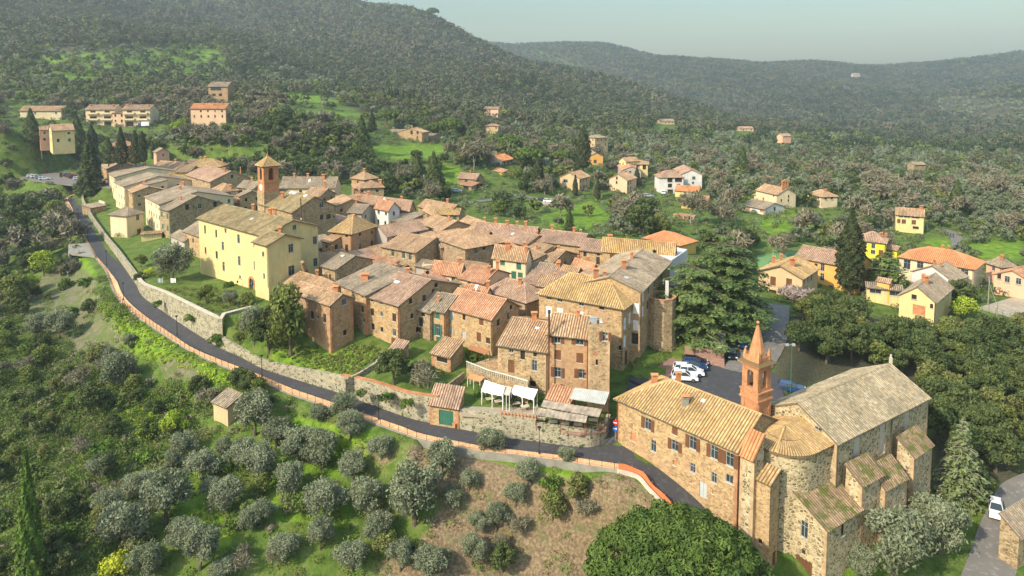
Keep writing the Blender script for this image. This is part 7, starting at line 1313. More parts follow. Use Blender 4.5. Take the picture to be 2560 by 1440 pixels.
canopy('awning', 'small rust-coloured awning below the balustrade', 'awning', ('8 672 660', '8 800 698', '8 850 650', '8 700 612'), (11.2, 11.2, 11.7, 11.7), M['terra'], .04)
canopy('awning', 'bright orange awning beside the lean-to roof', 'awning', ('8 670 368', '8 855 425', '8 900 385', '8 710 333'), (13.2, 13.2, 13.8, 13.8), TILE['new'], 0, zb=12, postm='wood', wav=.05, nx=26)
canopy('hut_awning', 'small cream awning behind the palm-like tree', 'awning', ('8 1195 700', '8 1250 712', '8 1280 670', '8 1220 655'), (11.4, 11.4, 11.8, 11.8), M['sill'], 0)
house('tiled lean-to roof on the bastion terrace beside the grey metal roof', '8 1470 852|8 1700 905|8 1728 795', 11.6, 1.1, 's', wall='dim', roof='red', base=8.2, name='lean_to', cat='shed', win=[('8 1560 940', 'x', 2.5, 1.4)], pipes=False)
house('stone garage with sloping tiled roof and green door on the road', '8 300 902|8 585 945|8 722 770', 9.8, 1.9, 's', wall='warm', roof='pink', base=6.2, name='garage', cat='garage', win=[('8 462 1060', 'dg', 2.4, 2.4), ('8 680 890', 'd', 1., 1.6)])
house('tiled lean-to beside the vine pergola at the front houses', '8 315 402|8 505 447|8 690 305', 13.2, 1.4, 's', wall='warm', roof='tan', base=10.5, name='lean_to', cat='shed', win=[('8 420 450', 'x', 2.2, 1.2)])
house('small stone hut with tiled roof behind the magnolia', '1 1180 925|1 1290 950|1 1370 905', 13, .9, 's', wall='stone', roof='pink', base=10.5, name='hut', cat='hut', win=[], pipes=False)
house('derelict hut with patched tile roof among the olives', 'k 372 565|k 515 625|k 680 510', 7.0, 1.0, 's', wall='tan', roof='grey', base=4.6, name='hut', cat='hut', win=[], pipes=False)
canopy('shed_roof', 'rusty and white corrugated shed roof beside the derelict hut', 'roof', ('k 700 620', 'k 790 645', 'k 900 590', 'k 800 565'), (5.8, 5.8, 6.1, 6.1), 'awn', 0, wav=.05, nx=16, zb=3.5, postm='wood')
house('small mossy roof on a retaining wall in the hedged gardens', '3 262 640|3 420 612|3 360 580', 15.8, .7, 's', wall='stone', roof='grey', base=13, name='shed', cat='shed', win=[], pipes=False)
house('flat yellow garage with tile coping below the blind gable', '3 770 905|3 975 890|3 975 870', 15.6, .3, 's', wall='yellow', roof='tan', base=12.5, name='garage', cat='garage', win=[], pipes=False)
mb = MB(); pts = [W(1166, 915, 12), W(1222, 938, 12), W(1262, 948, 12), W(1320, 965, 12), W(1335, 900, 12), W(1245, 888, 12)]; mb.prism([p[:2] for p in pts], 8.5, 12.0); tag(mb.build('terrace', WALL['stone']), 'raised paved terrace behind the balustrade', 'terrace')
bal = empty('balustrade', pts[1], 'stone balustrade with turned balusters around the raised terrace', 'balustrade'); bo = Vector(bal.location); bmz = MB(); bmz.tube([(0, 0, 0), (0, 0, .15), (0, 0, .4), (0, 0, .75)], [.09, .05, .09, .05], 6); bme = bmz.mesh('baluster', [M['sill']])
for a, b_ in ((0, 1), (1, 2), (2, 3)):
    A, B = Vector(pts[a]), Vector(pts[b_]); n = int((B - A).length / .35)
    for i in range(n): mesh_obj('baluster', bme, bal, A.lerp(B, (i + .5) / n) - bo)
    rl = MB(); rl.tube([A - bo + Vector((0, 0, .8)), B - bo + Vector((0, 0, .8))], .11, 4); rl.build('rail', M['sill'], bal)
# tables, pots, garden pieces
tm = MB(); tm.box((0, 0, .74), (1.3, .8, .05)); tms = tm.mesh('table_top', [M['sill']]); lm = MB(); lm.box((0, 0, .36), (.06, .06, .72)); lms = lm.mesh('leg', [M['wood']])
for i, k_ in enumerate(('8 1410 1075', '8 1530 1100', '8 1655 1120', '8 1780 1132', '8 1930 1088')):
    e = empty('table', W(*q(k_), 8.9)[:2] + (8.32,), ['leftmost', 'second', 'third', 'fourth', 'rightmost'][i] + ' pale restaurant table at the edge of the bastion terrace', 'table', 'restaurant tables on the bastion terrace', -.15); mesh_obj('table_top', tms, e)
    for x in (-.55, .55):
        for y in (-.3, .3): mesh_obj('leg', lms, e, (x, y, 0))
for i, k_ in enumerate(('8 900 880', '8 985 905', '8 1160 925', '8 1250 955')):
    e = empty('table', W(*q(k_), 9.5)[:2] + (9.02,), ['first', 'second', 'third', 'fourth'][i] + ' table from the left under the white canopies', 'table', 'tables under the white canopies', .3); mesh_obj('table_top', tms, e)
    for x in (-.55, .55):
        for y in (-.3, .3): mesh_obj('leg', lms, e, (x, y, 0))
pot = MB(); pot.tube([(0, 0, 0), (0, 0, .35)], [.14, .22], 8); potm = pot.mesh('pot', [M['terra']])
fol = []
for i in range(11):
    f = i / 10; a = Vector(inner(19, 9.5)).lerp(Vector(inner(20, 9.5)), f); e = empty('flower_pot', (a.x, a.y, 9.5), ['first', 'second', 'third', 'fourth', 'fifth', 'sixth', 'seventh', 'eighth', 'ninth', 'tenth', 'last'][i] + ' flower pot from the left on the white canopy terrace wall', 'pot', 'flower pots on the terrace wall'); mesh_obj('pot', potm, e); fol.append((e, .3))
for px, py, lb in ((1082, 1050, 'large terracotta planter left of the green garage door'), (1138, 1068, 'large terracotta planter right of the green garage door')):
    p_ = W(px, py, 6.4); e = empty('planter', p_, lb, 'planter'); mb = MB(); mb.tube([(0, 0, 0), (0, 0, .7)], [.38, .46], 4); mb.build('pot', M['terra'], e); fol.append((e, .6))
mb = MB(); mb.box((0, 0, .5), (.5, .4, 1.)); mb.box((0, 0, 1.03), (.56, .46, .06), 0, 1); tag(mb.build('bin', [M['sill'], M['brick']], None, W(1062, 1048, 6.4)), 'small yellow bin at the foot of the brick-rimmed wall', 'bin').data.materials[0] = WALL['ochre']
# terrace furniture on the tower house
th_ = TOWERH; tc_ = th_['B'] + th_['ex'] * th_['L'] * .5 + th_['ey'] * th_['W'] * .5
def chair(p, rz, label):
    e = empty('garden_chair', p, label, 'chair', None, rz); mb = MB(); mb.box((0, 0, .43), (.45, .45, .05)); mb.build('seat', M['whitep'], e); mb = MB(); mb.box((0, .21, .68), (.45, .05, .45)); mb.build('backrest', M['whitep'], e)
    for x in (-.2, .2):
        for y in (-.2, .2): l = MB(); l.box((x, y, .21), (.04, .04, .42)); l.build('leg', M['whitep'], e)
chair(Vector((tc_.x + .3, tc_.y - .3, th_['z'] - .48)), .4, 'white plastic chair on the tower house roof terrace')
mb = MB(); mb.box((0, 0, .5), (1., .7, 1.)); mb.box((0, 0, 1.04), (1.1, .8, .08)); tag(mb.build('storage_box', M['bluep'], None, Vector((tc_.x - .9, tc_.y + .1, th_['z'] - .48))), 'pale green storage box on the tower house roof terrace', 'box')
mb = MB(); mb.tube([(0, 0, 0), (0, 0, 4.6)], .17, 8); mb.tube([(0, 0, 4.6), (0, 0, 5.1)], .26, 8); k_ = P(*q('7 690 600'), 20.); tag(mb.build('flue', M['pipe'], None, k_ + Vector((0, -.1, -1.5))), 'thick dark metal flue rising between the two front houses', 'flue')
for s_, z0_, z1_, lb in (('7 688 620', 10, 19.8, 'dark downpipe on the seam between the two front houses'), ('7 865 720', 9, 17.4, 'long dark pipe down the facade of the tall narrow house')):
    px, py = q(s_); b_ = P(px, py, z1_) + Vector((0, -.15, 0)); mb = MB(); mb.tube([(0, 0, z0_ - z1_), (0, 0, 0)], .14, 6); tag(mb.build('downpipe', M['pipe'], None, b_), lb, 'pipe')
mb = MB(); mb.tube([(0, 0, 0), (0, 0, 5.2)], .16, 8); mb.box((0, 0, -.2), (.4, .4, .5), 0, 1); k_ = P(*q('4 612 740'), 24.); tag(mb.build('flue', [M['pipe'], M['sill']], None, k_), 'tall rusty flue pipe beside the skylit stone house', 'flue')
for k_, z, lb in (('1 1555 165', 21.5, 'dark satellite dish on a rooftop beside the terracotta terrace'), ('5 750 575', 21.5, 'reddish satellite dish on the pink back roof'), ('6 1745 595', 23, 'dark satellite dish on the white roof terrace'), ('1 1360 110', 22, 'small blue-black satellite dish at the end of the parapet wall')):
    p_ = P(*q(k_), z); mb = MB(); mb.tube([(0, 0, -1.2), (0, 0, 0)], .03, 5); n = 14
    for i in range(n): a0, a1 = 2 * math.pi * i / n, 2 * math.pi * (i + 1) / n; mb.poly([(0, .12, 0), (.4 * math.cos(a0), 0, .4 * math.sin(a0)), (.4 * math.cos(a1), 0, .4 * math.sin(a1))]); mb.poly([(0, .15, 0), (.4 * math.cos(a1), .02, .4 * math.sin(a1)), (.4 * math.cos(a0), .02, .4 * math.sin(a0))])
    tag(mb.build('satellite_dish', M['iron'], None, p_), lb, 'satellite dish')
for x, y, c, lb in ((401, 712, 'bluep', 'pale blue cloth hanging in the left garden'), (433, 712, 'cloth', 'white cloth hanging in the left garden')):
    p_ = Vector(W(x, y, 13.4)); mb = MB(); 
    for i in range(6): a, b_ = (i * .2 - .6, .06 * math.sin(i * 1.5)), ((i + 1) * .2 - .6, .06 * math.sin((i + 1) * 1.5)); mb.poly([(a[0], a[1], .5), (b_[0], b_[1], .5), (b_[0], b_[1], 1.5), (a[0], a[1], 1.5)])
    tag(mb.build('hanging_cloth', M[c], None, p_), lb, 'cloth')
# net fence at the courtyard, sports net posts
fe = empty('mesh_fence', W(2520, 790, 8), 'pale green wire mesh fence along the gravel courtyard', 'fence'); fo2 = Vector(fe.location); a, b_ = Vector(W(2455, 775, 8.2)), Vector(W(2600, 822, 8.2))
for i in range(9): c = a.lerp(b_, i / 8) - fo2; mb = MB(); mb.box((c.x, c.y, .8), (.06, .06, 1.7)); mb.build('post', M['green'], fe)
for z in (.3, .9, 1.5): mb = MB(); mb.tube([a - fo2 + Vector((0, 0, z)), b_ - fo2 + Vector((0, 0, z))], .02, 3); mb.build('rail', M['green'], fe)
# ------------------------------------------------------------------ small houses packed between the others
ORD = ['nearest', 'second nearest', 'third nearest', 'fourth nearest', 'fifth nearest', 'sixth nearest', 'seventh nearest', 'eighth nearest', 'ninth nearest', 'tenth nearest']; NEARC = {}
def short(l):
    w = l.replace(',', '').split()[:6]
    while w[-1] in 'with and a the of in its to by on at one an behind between beside over from just right left'.split(): w.pop()
    return ' '.join(w)
LMK = [(h['root']['label'], *proj(h['B'].x, h['B'].y, h['z'])) for h in HOUSES if h['root'].name and h['root'].get('label')] if 0 else []
for o_ in list(COL.objects):
    if o_.parent is None and o_.type == 'EMPTY' and o_.get('label') and o_.get('category') in ('house', 'villa', 'palace', 'church', 'building', 'tower', 'bell tower', 'cottage', 'shed', 'barn') and not o_.get('group'): LMK.append((short(o_['label']), *proj(*(o_.location + Vector((0, 0, 4))))))
LU = np.array([l[1] for l in LMK]); LV = np.array([l[2] for l in LMK])
def near_label(kind, x, y, z, LU=LU, LV=LV):
    u, v = proj(x, y, z + 2); d = np.hypot(LU - u, LV - v); k = int(d.argmin()); dx, dy = u - LU[k], v - LV[k]; dr = ('right of' if dx > 0 else 'left of') if abs(dx) > abs(dy) else ('below' if dy > 0 else 'above'); return (kind, k, dr), d[k]
def pdist(f, x, y):
    d, _ = segd(f, np.array([x]), np.array([y]), closed=True); return -float(d[0]) if inpoly(f, np.array([x]), np.array([y]))[0] else float(d[0])
CF = [[tuple(p) for p in f[0]] for f in FOOT]; nf = 0; INF = {}
for y in np.arange(127, 275, 2.6):
    for x in np.arange(-125, 35, 2.6):
        if not inpoly(VPOLY, np.array([x]), np.array([y]))[0]: continue
        cand = [f for f in CF if abs(f[0][0] - x) < 34 and abs(f[0][1] - y) < 34]; ds = sorted((pdist(f, x, y), i) for i, f in enumerate(cand))
        if len(ds) < 4 or ds[0][0] < 2.0 or ds[2][0] > 6.5: continue
        cs = [(sum(p[0] for p in f) / 4 - x, sum(p[1] for p in f) / 4 - y) for _, i in ds[:6] for f in [cand[i]]]; an = sorted(math.atan2(b_, a_) for a_, b_ in cs)
        if max([an[k + 1] - an[k] for k in range(len(an) - 1)] + [an[0] + 2 * math.pi - an[-1]]) > 2.5: continue
        near = cand[ds[0][1]]; a_, b_ = Vector(near[0] + (0,)), Vector(near[1] + (0,)); ex = (b_ - a_).normalized()
        if random.random() < .4: ex = Vector((-ex.y, ex.x, 0))
        ey = Vector((-ex.y, ex.x, 0)); L_ = min(9, ds[0][0] * 2 + random.uniform(2.5, 4)); W_h = min(7, ds[0][0] * 2 + random.uniform(1.5, 3)); B = Vector((x, y, 0)) - ex * L_ / 2 - ey * W_h / 2; g_ = float(hfast(x, y))
        if B.y > (B + ey * W_h).y: B = B + ey * W_h; ey = -ey
        z_ = g_ + random.uniform(2.4, 3.6); rf = random.choice(['tan', 'tan', 'pink', 'grey', 'red', 'mossy']); key, _ = near_label('low ' + {'tan': 'tan', 'pink': 'pinkish', 'grey': 'grey', 'red': 'reddish', 'mossy': 'mossy'}[rf] + '-roofed infill house', x, y, z_)
        h_ = house('infill', '', z_, random.uniform(1.2, 1.8), random.choice('ggs'), frame=(B, ex, ey, L_, W_h), base=g_ - 1, wall=random.choice(['stone', 'warm', 'cream', 'brickish', 'tan']), roof=rf, auto=(('x', 'w', 'b'), 2.6), ch=((.3, .5, .9, .5),) if random.random() < .6 else (), pipes=False)
        CF.append([tuple(p) for p in FOOT[-1][0]]); INF.setdefault(key, []).append(h_['root']); nf += 1
for (kd, k, dr), L_ in INF.items():
    for i, o in enumerate(L_): o['label'] = f"{ORD[i] + ' ' if len(L_) > 1 else ''}{kd} {dr} the {LMK[k][0]}"
# ------------------------------------------------------------------ foliage
def leaf_mat(name, cols, rnd=.35, trans=0.25):
    m, t, b = newmat(name); oi = N(t, 'ShaderNodeObjectInfo'); at = N(t, 'ShaderNodeAttribute'); at.attribute_name = 'tint'; sp = N(t, 'ShaderNodeSeparateColor'); t.links.new(at.outputs['Color'], sp.inputs[0])
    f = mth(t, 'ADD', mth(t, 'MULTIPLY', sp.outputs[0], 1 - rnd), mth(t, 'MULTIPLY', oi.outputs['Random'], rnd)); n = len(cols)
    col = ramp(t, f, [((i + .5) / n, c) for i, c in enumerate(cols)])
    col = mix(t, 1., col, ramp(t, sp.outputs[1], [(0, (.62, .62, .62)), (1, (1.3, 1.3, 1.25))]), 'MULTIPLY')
    t.links.new(col, b.inputs['Base Color']); b.inputs['Roughness'].default_value = .75
    tr = N(t, 'ShaderNodeBsdfTranslucent'); t.links.new(col, tr.inputs[0]); ms = N(t, 'ShaderNodeMixShader'); ms.inputs[0].default_value = trans; out = [n_ for n_ in t.nodes if n_.type == 'OUTPUT_MATERIAL'][0]
    t.links.new(b.outputs[0], ms.inputs[1]); t.links.new(tr.outputs[0], ms.inputs[2]); t.links.new(ms.outputs[0], out.inputs[0]); return m
LM = {
 'olive': leaf_mat('olive_leaves', [(.14, .16, .085), (.20, .225, .13), (.28, .30, .185), (.17, .19, .105)]),
 'olivem': leaf_mat('olive_mass_leaves', [(.10, .12, .06), (.14, .165, .09), (.19, .21, .125), (.12, .14, .07)]),
 'hillg': leaf_mat('hill_leaves', [(.028, .045, .017), (.045, .066, .022), (.07, .085, .03), (.04, .06, .022)]),
 'holm': leaf_mat('evergreen_leaves', [(.045, .07, .022), (.075, .105, .03), (.12, .145, .045), (.06, .09, .03)]),
 'fresh': leaf_mat('fresh_leaves', [(.18, .27, .02), (.26, .35, .03), (.36, .43, .05)]),
 'lime': leaf_mat('lime_leaves', [(.42, .46, .03), (.55, .56, .05), (.38, .44, .04)]),
 'mid': leaf_mat('green_leaves', [(.09, .13, .025), (.14, .18, .035), (.19, .21, .055), (.17, .16, .06)]),
 'pine': leaf_mat('pine_needles', [(.05, .09, .016), (.09, .14, .024), (.15, .20, .04)]),
 'cedar': leaf_mat('cedar_needles', [(.05, .09, .026), (.09, .14, .04), (.17, .215, .065)]),
 'cypress': leaf_mat('cypress_leaves', [(.035, .05, .016), (.055, .07, .023), (.08, .09, .028)]),
 'twig': leaf_mat('bare_twigs', [(.15, .13, .085), (.19, .165, .11), (.23, .20, .13), (.17, .17, .09)], trans=.05),
 'hillt': leaf_mat('hill_twigs', [(.08, .072, .04), (.105, .093, .055), (.085, .097, .043), (.07, .08, .036)], trans=.05),
 'scrub': leaf_mat('scrub_leaves', [(.07, .11, .022), (.11, .16, .03), (.15, .19, .05), (.20, .18, .09), (.10, .17, .025)]),
 'ivy': leaf_mat('ivy_leaves', [(.06, .11, .016), (.10, .17, .022), (.16, .24, .035)]),
 'spruce': leaf_mat('pale_conifer_needles', [(.12, .16, .06), (.18, .22, .08), (.24, .27, .12)]),
 'wist': leaf_mat('bare_purple_twigs', [(.26, .20, .18), (.34, .27, .23)], trans=.05),
}
M['bark'] = plain('bark', (.13, .10, .07), .95, 0, .35); M['barkp'] = plain('pale_bark', (.30, .26, .21), .95, 0, .25)
def unit(n): v = RNG.normal(size=(n, 3)); return v / np.linalg.norm(v, axis=1, keepdims=True)
def leaves(C, size, nrm=None, elong=1.6, spread=.9, jit=.35):
    """a two-sided leaf-cluster face (triangle pair) at every centre; returns V,F(quads)"""
    n = len(C); a = unit(n)
    if nrm is not None: a = a * spread + nrm; a /= np.linalg.norm(a, axis=1, keepdims=True) + 1e-9
    t = unit(n); t -= (t * a).sum(1, keepdims=True) * a; t /= np.linalg.norm(t, axis=1, keepdims=True) + 1e-9; b = np.cross(a, t)
    s = size * (1 + jit * RNG.uniform(-1, 1, (n, 1))); p = [C - t * s * elong * .5, C + b * s * .42 - t * s * .08, C + t * s * elong * .5, C - b * s * .42 + t * s * .1]
    V = np.stack(p, 1).reshape(-1, 3); return V, np.arange(4 * n).reshape(n, 4)
def lobes(n, R, H, base=0.0, dome=1.0, rl=(.28, .45)):
    """lobe centres and radii filling a crown of radius R, height H"""
    out = []
    for i in range(n):
        th = RNG.uniform(0, 2 * math.pi); u = RNG.uniform(-.75, 1); r = math.sqrt(max(0, 1 - u * u)) * RNG.uniform(.45, .8); out.append((R * r * math.cos(th), R * r * math.sin(th), base + H * .5 + H * .5 * u * .72, R * RNG.uniform(*rl)))
    return np.array(out)
def fill(L, n, flat=.85, shell=.55, soft=0):
    w = L[:, 3] ** 2; k = RNG.choice(len(L), n, p=w / w.sum()); d = unit(n); r = (shell + (1 - shell) * RNG.random((n, 1)) ** .5); C = L[k, :3] + d * r * L[k, 3:4] * np.array([1, 1, flat]) + RNG.normal(0, 1, (n, 3)) * soft; nr = d
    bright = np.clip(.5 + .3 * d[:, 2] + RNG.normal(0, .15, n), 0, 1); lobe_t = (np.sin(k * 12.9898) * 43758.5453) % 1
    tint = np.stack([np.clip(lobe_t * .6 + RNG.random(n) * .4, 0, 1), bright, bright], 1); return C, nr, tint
def trunk_mb(h, r, lean=.1, br=4, top=1.0, spread=.5):
    mb = MB(); p = [(0, 0, -.6), (lean * .3 * h, 0, h * .35), (lean * h, lean * .4 * h, h)]; mb.tube(p, [r * 1.3, r, r * .6], 7)
    for i in range(br):
        a = 2 * math.pi * i / br + random.random(); e = (lean * h + math.cos(a) * spread * top, lean * .4 * h + math.sin(a) * spread * top, h + top * random.uniform(.5, .9)); s = p[-1] if i % 2 else (lean * .8 * h, 0, h * .8); mid = tuple((s[j] + e[j]) / 2 + (.1 * top if j == 2 else 0) for j in range(3)); mb.tube([s, mid, e], [r * .5, r * .35, r * .15], 5)
    return mb
PROTO = {}
def proto(key, C, nr, tint, size, mat, tmesh=None, elong=1.6, spread=.9):
    V, F = leaves(C, size, nr, elong, spread); PROTO[key] = (np_mesh('crown', V, F, [LM[mat]], np.repeat(tint, 4, 0)), tmesh)
def mk(key, R, H, base, n, size, mat, nl=14, trunk=None, flat=.85, rl=(.28, .45), soft=0, **kw):
    L = lobes(nl, R, H, base, rl=rl); C, nr, tint = fill(L, n, flat, .55 if not soft else .3, soft); proto(key, C, nr, tint, size, mat, trunk.mesh('trunk', [M['bark']]) if trunk else None, **kw)
for i in range(4): mk(f'olive{i}', 2.5, 3.7, 1.1, 7500, .15, 'olive', 20 + 3 * i, trunk_mb(1.5, .2, .12, 5, 1.8, .8), elong=2.2, rl=(.18, .42), soft=.17, spread=1.6)
for i in range(3): mk(f'olivefar{i}', 2.4, 3.4, .8, 420, .55, 'olivem', 9, trunk_mb(1.3, .16, .1, 3, 1.2), elong=1.6)
for i in range(3): mk(f'holm{i}', 3.4, 5.6, 1.6, 3600, .32, 'holm', 22, trunk_mb(2.6, .25, .05, 5, 2.6, .9), rl=(.24, .38))
for i in range(3): mk(f'holmfar{i}', 3.4, 5.6, 1.2, 650, .72, 'holm', 14, trunk_mb(2.4, .22, .05, 3, 2.0))
for i in range(2): mk(f'mid{i}', 3.0, 5.0, 1.0, 2400, .30, 'mid', 18, trunk_mb(2.2, .2, .08, 5, 2.2, .9)); mk(f'midfar{i}', 3.0, 5.0, 1.0, 480, .7, 'mid', 12, trunk_mb(2.2, .2))
for i in range(2): mk(f'fresh{i}', 2.4, 4.0, .6, 1500, .28, 'fresh', 14, trunk_mb(1.6, .12, .08, 5, 1.8, .8), elong=1.3)
mk('lime0', 2.6, 3.6, .3, 1500, .28, 'lime', 14, trunk_mb(1.2, .12, .08, 5, 1.8), elong=1.2)
for i in range(3): mk(f'scrub{i}', 1.7, 2.0, -.3, 900, .24, 'scrub', 10, elong=1.8)
for i in range(2): mk(f'ivy{i}', 1.5, 1.4, -.3, 800, .22, 'ivy', 9, elong=1.2)
mk('wist0', 3.5, 1.6, 1.2, 1800, .3, 'wist', 12, trunk_mb(1.4, .1), elong=4, flat=.5)
def column(key, R, H, n, size, mat, taper=1.0, th=1.0, elong=1.8):
    z = RNG.random(n) ** .9; a = RNG.uniform(0, 2 * math.pi, n); prof = np.minimum(1, (1 - z) * 2.4 / taper + .05) * np.minimum(1, z * 6 + .45); bump_ = 1 + .16 * np.sin(a * 5 + z * 23) + .1 * np.sin(a * 9 - z * 41); r = R * prof * bump_ * (.78 + .22 * RNG.random(n) ** .5)
    C = np.stack([r * np.cos(a), r * np.sin(a), th + z * (H - th)], 1); nr = np.stack([np.cos(a), np.sin(a), .4 * np.ones(n)], 1); tint = np.stack([RNG.random(n), np.clip(.5 + .35 * np.sin(a * 5 + z * 23) + RNG.normal(0, .12, n), 0, 1), np.zeros(n)], 1)
    mb = MB(); mb.tube([(0, 0, -.6), (0, 0, th + H * .3)], .22, 7); proto(key, C, nr, tint, size, mat, mb.mesh('trunk', [M['bark']]), elong, .7)
column('cypress0', 1.9, 13.5, 5200, .32, 'cypress', 1.0, 1.4); column('cypress1', 1.0, 9, 1500, .38, 'cypress', 1.2, .5); column('ivytower0', 2.0, 15, 4200, .32, 'ivy', 2.2, 0); column('cone0', 2.6, 11, 2600, .38, 'cypress', 2.3, .6); column('cone1', 3.2, 13, 3000, .42, 'holm', 2.0, .8)
def conifer(key, H, R, tiers, per, size, mat, droop=.25, n_=40, dens_=1.0, top=0.04, base=.12, flat_=.12, bark='bark'):
    Cs, Ns, T = [], [], []; mb = MB(); mb.tube([(0, 0, -.6), (0, 0, H * .98)], .32 * H / 14, 7, 0, .04)
    for k in range(tiers):
        f = k / (tiers - 1); z = H * (base + (1 - base) * f); rr = R * ((1 - f) ** (.5 if 'cedar' in key else .8) + top) * RNG.uniform(.8, 1.1)
        for j in range(per):
            a = 2 * math.pi * (j + RNG.random() * .7) / per + k; L_ = rr * RNG.uniform(.55, 1.12); mb.tube([(0, 0, z), (math.cos(a) * L_ * .6, math.sin(a) * L_ * .6, z + L_ * .03), (math.cos(a) * L_, math.sin(a) * L_, z - droop * L_ * .6)], [.07, .05, .02], 4)
            n = int(n_ * (L_ / R + .25) * dens_); s = RNG.random(n) ** .7; wv = (.16 + .22 * (1 - s)) * L_; off = RNG.uniform(-1, 1, n) * wv; x = s * L_; zz_ = z + .05 * L_ * s - droop * L_ * s ** 2 - flat_ * np.abs(off) - RNG.random(n) * flat_ * 2
            Cs.append(np.stack([math.cos(a) * x - math.sin(a) * off, math.sin(a) * x + math.cos(a) * off, zz_], 1)); Ns.append(np.tile([math.cos(a) * .3, math.sin(a) * .3, 1.], (n, 1))); T.append(np.stack([RNG.random(n), np.clip(.45 + .4 * s + RNG.normal(0, .1, n), 0, 1), np.zeros(n)], 1))
    proto(key, np.concatenate(Cs), np.concatenate(Ns), np.concatenate(T), size, mat, mb.mesh('trunk', [M[bark]]), 1.9, .45)
conifer('cedar0', 19, 9.2, 10, 9, .42, 'cedar', .16, 190, 1, .12, .16, .22); conifer('cedar1', 15.5, 8.4, 8, 9, .42, 'cedar', .16, 190, 1, .2, .16, .22)
conifer('spruce0', 15, 5.2, 20, 7, .34, 'spruce', .22, 34, 1, .03, .1, .12, 'barkp'); conifer('darkspruce0', 15, 4.4, 24, 10, .45, 'holm', .35, 60, 1, .03, .1, .5); conifer('smallcedar0', 9, 5, 10, 8, .4, 'cedar', .15, 60, 1, .2, .15, .3)
def umbrella(key, R, Hc, base, n, size, trunk_h):
    k = 190 if R > 6 else 44; th = np.arange(k) * 2.39996 + RNG.uniform(-.2, .2, k); rr = np.sqrt((np.arange(k) + .5) / k); L = np.stack([R * rr * np.cos(th) * .92, R * rr * np.sin(th) * .92, base + Hc * np.sqrt(np.clip(1 - rr ** 2, 0, 1)) * .9 + RNG.normal(0, .035 * R, k), np.full(k, R * (.115 if R > 6 else .2)) * RNG.uniform(.8, 1.25, k)], 1)
    C, nr, tint = fill(L, n, .8, .6); mb = MB(); mb.tube([(0, 0, -1), (.2, 0, trunk_h * .6), (0, 0, trunk_h)], [.5 * R / 8, .4 * R / 8, .3 * R / 8], 9)
    for i in range(9): a = i * .7; mb.tube([(0, 0, trunk_h - .5), (math.cos(a) * R * .35, math.sin(a) * R * .35, trunk_h + Hc * .35), (math.cos(a) * R * .7, math.sin(a) * R * .7, base + Hc * .5)], [.22 * R / 8, .15 * R / 8, .06], 5)
    proto(key, C, nr, tint, size, 'pine', mb.mesh('trunk', [M['bark']]), 2.2, .6)
umbrella('bigpine0', 9.4, 6.4, 5.2, 52000, .22, 6.2); umbrella('pine0', 5.0, 3.2, 4.2, 2600, .5, 5.0); umbrella('pine1', 4.2, 2.6, 3.6, 2000, .5, 4.4)
def bare(key, H, R, n, mat='barkp', twig='twig', tw=.03, size=.5):
    mb = MB(); ends = []
    def grow(p, d, L, r, lv):
        q_ = p + d * L; mid = (p + q_) / 2 + Vector(unit(1)[0]) * L * .08; mb.tube([p, mid, q_], [r, r * .8, r * .6], 5 if lv < 2 else 3, cap=False)
        if lv >= 3: ends.append(q_); return
        for i in range(3 if lv else 4):
            v = Vector(unit(1)[0]); nd = (d * .9 + v * .75 + Vector((0, 0, .12))).normalized(); grow(q_, nd, L * random.uniform(.62, .85), r * .55, lv + 1)
    grow(Vector((0, 0, -.4)), Vector((.05, 0, 1)), H * .30, R * .055, 0); E = np.array([tuple(e) for e in ends]); k = RNG.choice(len(E), n); C = E[k] + RNG.normal(0, H * .075, (n, 3)) + np.array([0, 0, H * .03]); nr = unit(n)
    tint = np.stack([RNG.random(n), RNG.uniform(.3, .9, n), np.zeros(n)], 1); V, F = leaves(C, size, None, 2.6); 
    # twigs: slivers instead of leaf faces
    V = V.reshape(n, 4, 3); c_ = V.mean(1, keepdims=True); ax = V[:, 2] - V[:, 0]; V[:, 1] = c_[:, 0] + (V[:, 1] - c_[:, 0]) * (tw / (size * .42) * 3); V[:, 3] = c_[:, 0] + (V[:, 3] - c_[:, 0]) * (tw / (size * .42) * 3)
    PROTO[key] = (np_mesh('crown', V.reshape(-1, 3), F, [LM[twig]], np.repeat(tint, 4, 0)), mb.mesh('trunk', [M[mat]]))
for i in range(3): bare(f'bare{i}', 8.5, 4, 1500, tw=.05, size=.8)
for i in range(2): bare(f'barefar{i}', 8.5, 4, 700, tw=.10, size=1.1)
bare('fig0', 5.5, 3.5, 700, tw=.02, size=.5); bare('fig1', 4.5, 3, 800, tw=.02, size=.5)
TREES = []
def tree(key, p, s=1.0, label=None, name='tree', cat='tree', group=None, rz=None, sz=None, sink=.15):
    cr, tr = PROTO[key]; e = empty(name, (p[0], p[1], p[2] - sink), label, cat, group, random.uniform(0, 6.28) if rz is None else rz); e.scale = (s, s, s * (sz or 1)); mesh_obj('crown', cr, e)
    if tr: mesh_obj('trunk', tr, e)
    TREES.append((p[0], p[1], s * 3)); return e
def at(px, py, z=None):
    if z is not None: return W(px, py, z)
    g_ = G(px, py); return (g_.x, g_.y, g_.z)
